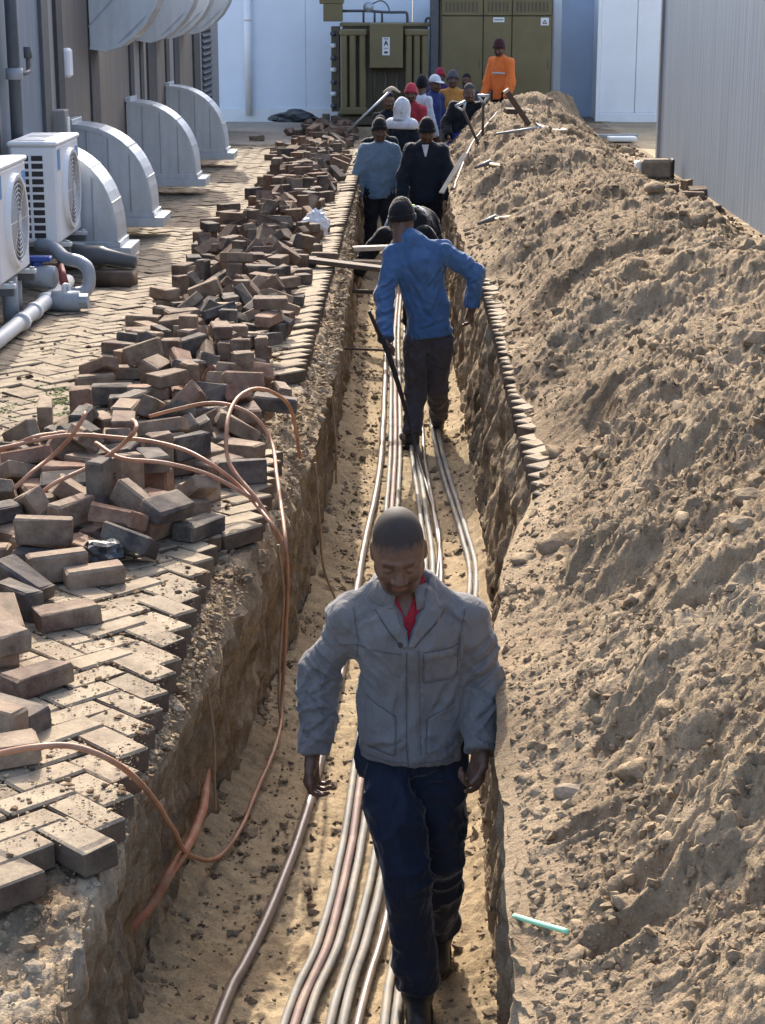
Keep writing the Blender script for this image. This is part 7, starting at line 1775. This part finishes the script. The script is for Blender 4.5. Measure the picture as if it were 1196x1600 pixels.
seam([(cx - .100, zz(-.058)), (cx - .012, zz(-.168))], r=.0016)
seam([(cx + .110, zz(-.064)), (cx + .014, zz(-.168))], r=.0016)
seam([(cx - .165, zz(-.06)), (cx - .150, zz(-.16)), (cx - .158, zz(-.24))], r=.0014)
seam([(cx + .172, zz(-.06)), (cx + .155, zz(-.16)), (cx + .160, zz(-.24))], r=.0014)
seam([(cx - .15, Z0 + .024), (cx + .0, Z0 + .022), (cx + .15, Z0 + .026)], r=.0012)
for zb in (zz(-.150),):
    h = bv1.ray_cast(Vector((cx - .022, -1, zb)), Vector((0, 1, 0)))
    if h[0] is not None:
        y = h[0].y - .012
        MB().tube([(cx - .022, y + .006, zb), (cx - .022, y, zb)], .008, 12).build("button", M['black_plastic'], p1)

# ------------------------------------------------------------------ the man in blue seen from behind
ox, oy, oz = .13, 13.0, -1.085
BLUE = cloth((.060, .125, .255), fade=(.13, .21, .33), var=.14)
CHAR = cloth((.072, .064, .070), var=.2)
BLACKC = cloth((.012, .012, .014), var=.25)
# he faces away (+Y): joints below are given in the figure's own frame, facing -Y
def rel2(x, y, z): return v3(-(x - ox), -(y - oy), z - oz)
J2 = dict(hem=rel2(.150, 12.98, -.30), waist=rel2(.128, 12.98, -.06), chest=rel2(.075, 12.95, .20), neck=rel2(.015, 12.99, .40), head=rel2(-.045, 13.03, .43),
          shL=rel2(-.105, 12.95, .275), shR=rel2(.250, 12.95, .305), elL=rel2(-.170, 12.86, .0), wrL=rel2(-.150, 12.62, -.255), elR=rel2(.462, 12.95, .145), wrR=rel2(.448, 12.96, -.085),
          hipL=rel2(.06, 13.0, -.36), hipR=rel2(.232, 13.0, -.36), knL=rel2(.048, 13.05, -.73), knR=rel2(.212, 13.12, -.70), anL=rel2(.036, 12.9, -1.0), anR=rel2(.222, 13.42, -.985))
J2['toeL'] = v3(.35, -1, 0); J2['toeR'] = v3(0, -1, .0)
p2, jk2, _ = person("man in a blue jacket and black beanie seen from behind, bending over the cables", (ox, oy, oz), math.pi, J2, BLUE, CHAR, hat='beanie', hatcol=BLACKC, res=.0085,
                    headrot=(-.25, .38, .1), hands=('rest', 'grip'), fold=.010, girth=.96, sleeve=1.05, crease_sign=1.0,
                    creases=[(.13, 1.28, .02, 1.12, .018, .012), (.12, 1.20, .03, 1.0, .018, .012), (-.12, 1.30, -.02, 1.15, .018, .012), (-.13, 1.20, -.04, .98, .018, .012), (.0, 1.32, .03, 1.10, .02, .010), (.05, 1.0, -.09, .88, .018, .011), (-.10, .90, .06, .84, .016, .010),
                             (-.30, 1.42, -.26, 1.30, .014, .012), (-.36, 1.36, -.28, 1.24, .014, .012), (-.37, 1.20, -.28, 1.16, .013, .011), (.22, 1.2, .32, 1.14, .014, .011), (.23, 1.1, .33, 1.06, .014, .012), (.22, 1.0, .32, .98, .014, .012), (.24, .92, .30, .88, .013, .010)])

# ------------------------------------------------------------------ the two men standing further along, the bending man, the crowd
def far_person(label, x, y, zf, H, rz, top, legs, **kw):
    arms = kw.pop('arms', ((.05, .02), (.05, .02))); walk = kw.pop('walk', 0.06); lean = kw.pop('lean', .03); wid = kw.pop('wid', 1.0)
    J = kw.pop('J', None)
    if J is None: J = J_stand(H, lean, arms, walk, wid)
    kw.setdefault('res', .015)
    return person(label, (x, y, zf), rz, J, top, legs, k=H / 1.7, **kw)
LB_ = cloth((.15, .215, .285), var=.12); DKN = cloth((.012, .017, .026), var=.25); DKT = cloth((.022, .022, .026), var=.2)
WHT = cloth((.62, .64, .68), var=.08); REDH = cloth((.42, .045, .06), var=.12); ORG = cloth((.85, .20, .045), var=.08)
OCH = cloth((.52, .24, .06), var=.1); BLUT = cloth((.03, .04, .20), var=.2); MAR = cloth((.30, .02, .045), var=.15); DGRY = cloth((.075, .075, .085), var=.2)
KHA = cloth((.25, .22, .17), var=.15); PUR = cloth((.06, .035, .12), var=.2); DBL = cloth((.03, .045, .15), var=.2); BRWN = cloth((.06, .02, .02), var=.2)
far_person("man in a light blue windbreaker and black balaclava standing in the trench", -.345, 22.0, -1.09, 1.70, .10, LB_, DKT, hat='beanie', hatcol=BLACKC, hood_up=False, girth=1.12, sleeve=1.15, arms=((.03, .05), (.03, .05)), res=.012, headrot=(.05, .12, 0))
pb, jb, Jb = far_person("man in a black hooded jacket looking down, standing beside the light blue windbreaker", .20, 21.35, -1.09, 1.76, -.05, DKN, BLACKC, hat='beanie', hatcol=BLACKC, girth=1.10, sleeve=1.12, arms=((.05, .05), (.05, .05)), res=.012, headrot=(.15, .45, 0))
# pale collar lining and piping of the black jacket
bvb = BVHTree.FromPolygons([v.co[:] for v in jb.data.vertices], [p.vertices[:] for p in jb.data.polygons])
nb_ = Jb['neck']
patch(bvb, [(-.012, nb_[2] - .14), (.006, nb_[2] - .14), (.035, nb_[2] + .0), (-.055, nb_[2] + .0)], WHT, "collar_lining", pb, .006, res=.012)
mbp = MB()
for s in (-1, 1):
    pts = []
    for q in np.linspace(0, 1, 9):
        x = s * (.07 + .13 * q); 
        h = bvb.ray_cast(Vector((x, .03, 3.0)), Vector((0, 0, -1)))
        if h[0] is not None: pts.append((x, .03, h[0].z + .003))
    if len(pts) > 2: mbp.tube(pts, .008, 6)
mbp.build("piping", WHT, pb, True)

# bending man: trunk horizontal, head down towards the brick side
Jd = dict(hem=v3(.12, .22, .86), waist=v3(.08, .10, 1.02), chest=v3(-.03, -.16, 1.05), neck=v3(-.10, -.38, .92), head=v3(-.12, -.44, .86),
          shR=v3(-.26, -.25, .98), shL=v3(.13, -.30, 1.0), elR=v3(-.42, -.22, .78), elL=v3(.27, -.36, .78), wrR=v3(-.50, -.28, .62), wrL=v3(.22, -.50, .60),
          hipR=v3(.02, .20, .84), hipL=v3(.20, .20, .84), knR=v3(.0, .06, .45), knL=v3(.22, .06, .45), anR=v3(-.01, .18, .085), anL=v3(.22, .18, .085))
pd, jd, _ = far_person("man in a black jacket with pale piping bent double over the trench floor", .03, 17.35, -1.09, 1.7, 0, BLACKC, BLACKC, J=Jd, hat='beanie', hatcol=BLACKC, headrot=(.2, 1.2, 0), girth=1.08, sleeve=1.15, res=.011)
bvd = BVHTree.FromPolygons([v.co[:] for v in jd.data.vertices], [p.vertices[:] for p in jd.data.polygons])
mbp = MB()
for x0, x1 in ((-.26, -.02), (.02, .14)):
    pts = []
    for q in np.linspace(0, 1, 10):
        x = x0 + (x1 - x0) * q; y = -.18 + .20 * q if x0 < 0 else .02 - .20 * q
        h = bvd.ray_cast(Vector((x, y, 3.0)), Vector((0, 0, -1)))
        if h[0] is not None: pts.append((x, y, h[0].z + .004))
    if len(pts) > 2: mbp.tube(pts, .010, 6)
mbp.build("piping", WHT, pd, True)
h = bvd.ray_cast(Vector((.04, .02, 3.0)), Vector((0, 0, -1)))
M['lime'] = mat_plain("lime_tag", (.35, .80, .10), .5)
MB().box((-.03, -.02, 0), (.03, .02, .02), .004).build("tag", M['lime'], pd).location = (.0, .08, (h[0].z if h[0] is not None else 1.2) + .0)

far_person("man in a navy shirt with a tool over his shoulder behind the light blue windbreaker", -.30, 26.4, -1.0, 1.70, .5, DKN, DKT, skin='skin2', hat='hair', arms=((.30, .10), (.05, .06)), headrot=(-.3, .1, 0))
tl = tag(empty("pickaxe", (-.30, 26.3, .70)), "long-handled pick carried over the shoulder of the man in navy", "pickaxe")
MB().tube([(.05, -.1, .03), (-.55, -.12, -.52)], .016, 8).build("shaft", M['galv'], tl, True)
MB().tube(smooth_path([(-.06, -.1, .0), (.06, -.1, .06), (.18, -.1, .0)], 4), [.012, .03, .012], 8).build("head", M['wood_pale'], tl, True)
pw, jw, Jw = far_person("worker in a dark top with a lime reflective armband behind the light blue windbreaker", -.36, 23.4, -1.05, 1.62, .2, DKN, DKT, hat='hair', arms=((.05, .10), (.05, .02)))
M['limeband'] = mat_plain("lime_reflective", (.50, .80, .35), .4)
MB().tube([tuple(Jw['shR'] * .55 + Jw['elR'] * .45), tuple(Jw['shR'] * .35 + Jw['elR'] * .65)], .082, 16).build("armband", M['limeband'], pw, True)
lb2, jl2, Jl2 = far_person("person in a white hood with white shoulders over a black top", -.105, 25.3, -1.02, 1.68, 2.6, DKN, DKT, hat=None, hatcol=WHT, hood_up=True, girth=1.1)
cp = MB()
def f_cape(P):
    d = s_cone(P, Jl2['shR'] + v3(.02, 0, .0), Jl2['shL'] + v3(-.02, 0, .0), .10, .10)
    d = smin(d, s_cone(P, Jl2['neck'], Jl2['chest'] + v3(0, 0, .10), .11, .17, (v3(0, -1, 0), .75)), .05)
    return smax(d, -plane(P, Jl2['chest'] + v3(0, 0, .05), (0, 0, 1)), .01)
lo, hi = bounds([Jl2['shR'], Jl2['shL'], Jl2['neck'], Jl2['chest']], .2)
V, F = surface_nets(f_cape, lo, hi, .014); np_obj("shoulder_panel", V, F, WHT, lb2)
far_person("person in a red hooded top with a red cap behind the white hood", .055, 27.0, -.93, 1.70, -.6, REDH, DKT, hat='beanie', hatcol=REDH, hood_up=False, girth=1.05, headrot=(.4, .1, 0))
far_person("person in a white shirt and black beanie turned from the red top", .155, 28.0, -.86, 1.70, 2.2, WHT, KHA, skin='skin', hat='beanie', hatcol=BLACKC, headrot=(.9, .1, 0))
far_person("person in a dark blue jacket wearing a white cap", .345, 28.4, -.80, 1.64, .9, DBL, KHA, hat='cap', hatcol=WHT, headrot=(-.2, .2, 0))
far_person("person in purple with a crimson beanie at the back of the crowd", .475, 29.2, -.62, 1.52, -.1, PUR, DKT, hat='beanie', hatcol=MAR)
far_person("man in an ochre jersey and grey beanie at the back of the crowd", .655, 28.6, -.76, 1.65, .0, OCH, KHA, hat='beanie', hatcol=DGRY, arms=((.06, .05), (.06, .05)))
far_person("person in grey with dark hair at the back, beside the ochre jersey", .885, 29.2, -.62, 1.45, -.2, DGRY, DKT, hat='hair')
# man leaning back against the mound in black with blue trousers
Js = dict(hem=v3(.0, .0, .66), waist=v3(.02, .06, .84), chest=v3(.03, .10, 1.06), neck=v3(.05, .10, 1.23), head=v3(.07, .07, 1.28),
          shR=v3(-.15, .10, 1.18), shL=v3(.22, .10, 1.18), elR=v3(-.24, .0, .95), elL=v3(.30, .02, .95), wrR=v3(-.17, -.16, .80), wrL=v3(.22, -.18, .80),
          hipR=v3(-.09, .0, .68), hipL=v3(.08, .0, .68), knR=v3(-.16, -.36, .60), knL=v3(.02, -.38, .60), anR=v3(-.20, -.36, .16), anL=v3(-.02, -.38, .16))
far_person("grey-haired man in black with blue trousers sitting at the mound's edge", .74, 25.9, -.66, 1.7, -.2, BLACKC, BLUT, J=Js, hat='grey', skin='skin2', girth=1.1, sleeve=1.15, headrot=(.3, .1, 0))
po_, jo, Jo = far_person("man in a bright orange jacket standing above the crowd by the cabinet", 1.42, 29.3, -.36, 1.70, -.75, ORG, BLACKC, hat='beanie', hatcol=BRWN, girth=.98, sleeve=1.15, arms=((.06, .02), (.04, .03)), headrot=(.35, .35, 0))
sil = mat_plain("reflective_tape", (.55, .50, .45), .4)
for z0, z1 in ((1.10, 1.13),):
    def f(P):
        d = s_cone(P, Jo['waist'], Jo['chest'], .162, .172, (v3(0, -1, 0), .68))
        return smax(d, np.abs(P[:, 2] - 1.20) - .018, .004)
    V, F = surface_nets(f, (-.26, -.22, 1.1), (.26, .22, 1.3), .012); np_obj("reflective_band", V, F, sil, po_)

# ================================================================== crumbs, clods and litter
def ico(n):
    bm = bmesh.new(); bmesh.ops.create_icosphere(bm, subdivisions=n, radius=1.0)
    V = np.array([v.co[:] for v in bm.verts], np.float32); F = np.array([[v.index for v in f.verts] for f in bm.faces], np.int32); bm.free()
    return V, F
I1, I2 = ico(1), ico(2)
def scatter(name, pos, size, mat, base=I1, squash=.75, label=None, seed=0, smooth=False):
    V0, F0 = base; n = len(pos)
    rg = np.random.default_rng(seed)
    q = rg.normal(size=(n, 4)); q /= np.linalg.norm(q, axis=1)[:, None]
    w, x, y, z = q.T
    R = np.stack([1 - 2 * (y * y + z * z), 2 * (x * y - z * w), 2 * (x * z + y * w), 2 * (x * y + z * w), 1 - 2 * (x * x + z * z), 2 * (y * z - x * w),
                  2 * (x * z - y * w), 2 * (y * z + x * w), 1 - 2 * (x * x + y * y)], -1).reshape(n, 3, 3).astype(np.float32)
    lump = 1 + .30 * rg.normal(size=(n, len(V0), 1)).astype(np.float32).clip(-1.6, 1.6)
    sc = rg.uniform(.65, 1.25, size=(n, 1, 3)).astype(np.float32)
    V = (V0[None] * lump * sc) @ R.transpose(0, 2, 1)
    V[..., 2] *= squash
    V = V * size[:, None, None] + pos[:, None, :]
    F = (F0[None] + (np.arange(n) * len(V0))[:, None, None]).reshape(-1, 3)
    o = np_obj(name, V.reshape(-1, 3), F, mat, None, smooth)
    return tag(o, label, None, None, "stuff")
rg = np.random.default_rng(77)
def mound_points(n, ymin, ymax, seed):
    r = np.random.default_rng(seed)
    y = ymin * (ymax / ymin) ** r.random(n)
    xt = np.maximum(tab(y, T_TOE), tab(y, T_XRT)) + .0
    x = xt + (np.minimum(2.9, 3.4 * y / 9 + .2) - xt) * r.random(n) ** 1.25
    z = mound_z(x, y)
    return np.stack([x, y, z], -1), r
P, r = mound_points(26000, 3.2, 27, 1)
keep = fbm(P * [1.6, 1.6, 0] + 40, 3) + .55 * (r.random(len(P)) - .5) > -.12
P = P[keep]
s = (.0028 + .0048 * np.random.default_rng(2).pareto(2.4, len(P)).clip(0, 4)) * (P[:, 1] / 6) ** .45
s = s.clip(.003, .045)
P[:, 2] += s * .05
scatter("soil_crumbs", P.astype(np.float32), s.astype(np.float32), M['clod'], I1, .8, "loose soil crumbs strewn over the mound", 3)
P, r = mound_points(13000, 3.2, 8.5, 21)
keep = fbm(P * [2.2, 2.2, 0] + 60, 3) + .5 * (r.random(len(P)) - .5) > -.05
P = P[keep]; s = (.0025 + .0035 * r.pareto(2.6, len(P)).clip(0, 4)); P[:, 2] += s * .1
scatter("fine_soil_crumbs", P.astype(np.float32), s.astype(np.float32), M['clod'], I1, .85, "fine soil crumbs over the near face of the mound", 23)
P, r = mound_points(420, 3.3, 16, 9)
s = (.016 + .014 * r.pareto(3.0, len(P)).clip(0, 3)) * (P[:, 1] / 7) ** .35
P[:, 2] -= s * .1
scatter("soil_clods", P.astype(np.float32), s.astype(np.float32), M['clod'], I2, .75, "larger soil clods resting on the mound", 5, True)
# trench floor crumbs, thick along the walls
n = 6500
y = 4.6 * (24 / 4.6) ** rg.random(n)
t = np.where(rg.random(n) < .62, .5 * rg.random(n) ** 2.2, 1 - .35 * rg.random(n) ** 2.2)
t = np.where(rg.random(n) < .30, rg.random(n), t)
a, b = tab(y, T_XLF) - .02, tab(y, T_XRF) + .02
x = a + (b - a) * t
edge = np.maximum(np.exp(-t / .10), np.exp(-(1 - t) / .06))
z = tab(y, T_ZF) + .085 * edge - .004
s = (.004 + .006 * rg.pareto(2.4, n).clip(0, 4)) * (y / 6) ** .4
scatter("floor_crumbs", np.stack([x, y, z], -1).astype(np.float32), s.astype(np.float32), M['clod'], I1, .75, "soil crumbs on the trench floor", 6)
n = 2600
y = 4.6 * (20 / 4.6) ** rg.random(n); t = np.where(rg.random(n) < .7, .35 * rg.random(n) ** 1.6, rg.random(n))
ok = fbm(np.stack([t * 1.0, y, y * 0], -1) * [3, 1.6, 1], 3) + .35 * (rg.random(n) - .5) > .05
y, t = y[ok], t[ok]; n = len(y)
a, b = tab(y, T_XLF), tab(y, T_XRF); x = a + (b - a) * t
z = tab(y, T_ZF) + .07 * np.maximum(np.exp(-t / .10), np.exp(-(1 - t) / .06))
s = (.004 + .005 * rg.pareto(2.6, n).clip(0, 3)) * (y / 6) ** .4
scatter("floor_debris", np.stack([x, y, z], -1).astype(np.float32), s.astype(np.float32), M['debris'], I1, .6, "dark crumbs on the trench floor", 7)
# bedding lumps along the paving edge
n = 5200
y = 3.0 * (24 / 3.0) ** rg.random(n)
e = np.where(y < 4.3, -1.25, np.where(y > 10.2, -.62, -.76))
x = e + (tab(y, T_XLT) + .0 - e) * rg.random(n)
z = np.interp(y, [2, 3.4, 4.05, 4.25], [-.29, -.21, -.10, -.085]); zl = np.interp(y, [2, 3.6, 4.6, 30.2], [-.38, -.30, -.15, -.14])
kk = np.clip((x + .74) / np.maximum(tab(y, T_XLT) + .74, .03), 0, 1)
z = z + (zl - z) * kk ** 1.6 + .012
s = (.004 + .005 * rg.pareto(2.4, n).clip(0, 4)) * (y / 6) ** .4
scatter("bedding_lumps", np.stack([x, y, z], -1).astype(np.float32), s.astype(np.float32), M['bed'], I1, .8, "crumbled bedding soil along the paving edge", 8)
# litter on the paving
n = 4600
y = 4.1 * (12 / 4.1) ** rg.random(n); x = -.74 - 1.9 * rg.random(n) ** 1.7
ok = (y - x > 5.1) & (fbm(np.stack([x, y, x * 0], -1) * 2.2, 3) + .5 * rg.random(n) > .05)
x, y = x[ok], y[ok]; n = len(x)
s = (.0018 + .003 * rg.pareto(2.4, n).clip(0, 4)) * (y / 5) ** .4
scatter("paving_litter", np.stack([x, y, x * 0 + .002], -1).astype(np.float32), s.astype(np.float32), M['debris'], I1, .5, "dark soil crumbs and leaf bits on the paving", 9)
n = 1500
y = 4.2 * (6.4 / 4.2) ** rg.random(n); x = -.76 - .5 * rg.random(n) ** 1.2
s = .0016 + .0022 * rg.pareto(2.4, n).clip(0, 3)
scatter("paving_sand", np.stack([x, y, x * 0 + .002], -1).astype(np.float32), s.astype(np.float32), M['sand'], I1, .5, "sand spilled on the near paving", 10)
# stones by the corrugated wall
n = 900
y = 14 + 12 * rg.random(n); x = 2.45 + .6 * rg.random(n)
s = .008 + .010 * rg.pareto(2.4, n).clip(0, 3)
scatter("yard_rubble", np.stack([x, y, x * 0 + .01], -1).astype(np.float32), s.astype(np.float32), M['debris'], I1, .7, "small rubble on the sand by the corrugated wall", 11)

# moss and weeds in the paving joints
n = 2600
y = 8.2 + 1.6 * rg.random(n); x = -1.62 - .55 * rg.random(n)
ok = fbm(np.stack([x, y, x * 0], -1) * 3.5 + 8, 3) > .06
x, y = x[ok], y[ok]; n = len(x)
M['moss'] = mat_plain("moss", (.10, .13, .03), .9, 0, .4, 20)
scatter("moss", np.stack([x, y, x * 0 + .001], -1).astype(np.float32), (.004 + .006 * rg.random(n)).astype(np.float32), M['moss'], I1, .5, "green moss in the paving joints beside the heap", 12)

# sand run over the brick edge at the foot of the mound
n = 2600
y = 7.4 + 7.0 * rg.random(n); x = .575 + .20 * rg.random(n)
ok = fbm(np.stack([x, y, x * 0], -1) * [6, 1.6, 1] + 3, 3) + .5 * (x - .66) / .1 > -.05
x, y = x[ok], y[ok]; n = len(x)
s = .006 + .007 * rg.pareto(2.6, n).clip(0, 3)
scatter("spilled_sand", np.stack([x, y, x * 0 - .004], -1).astype(np.float32), s.astype(np.float32), M['clod'], I1, .6, "loose sand spilled over the paving edge at the mound foot", 31)
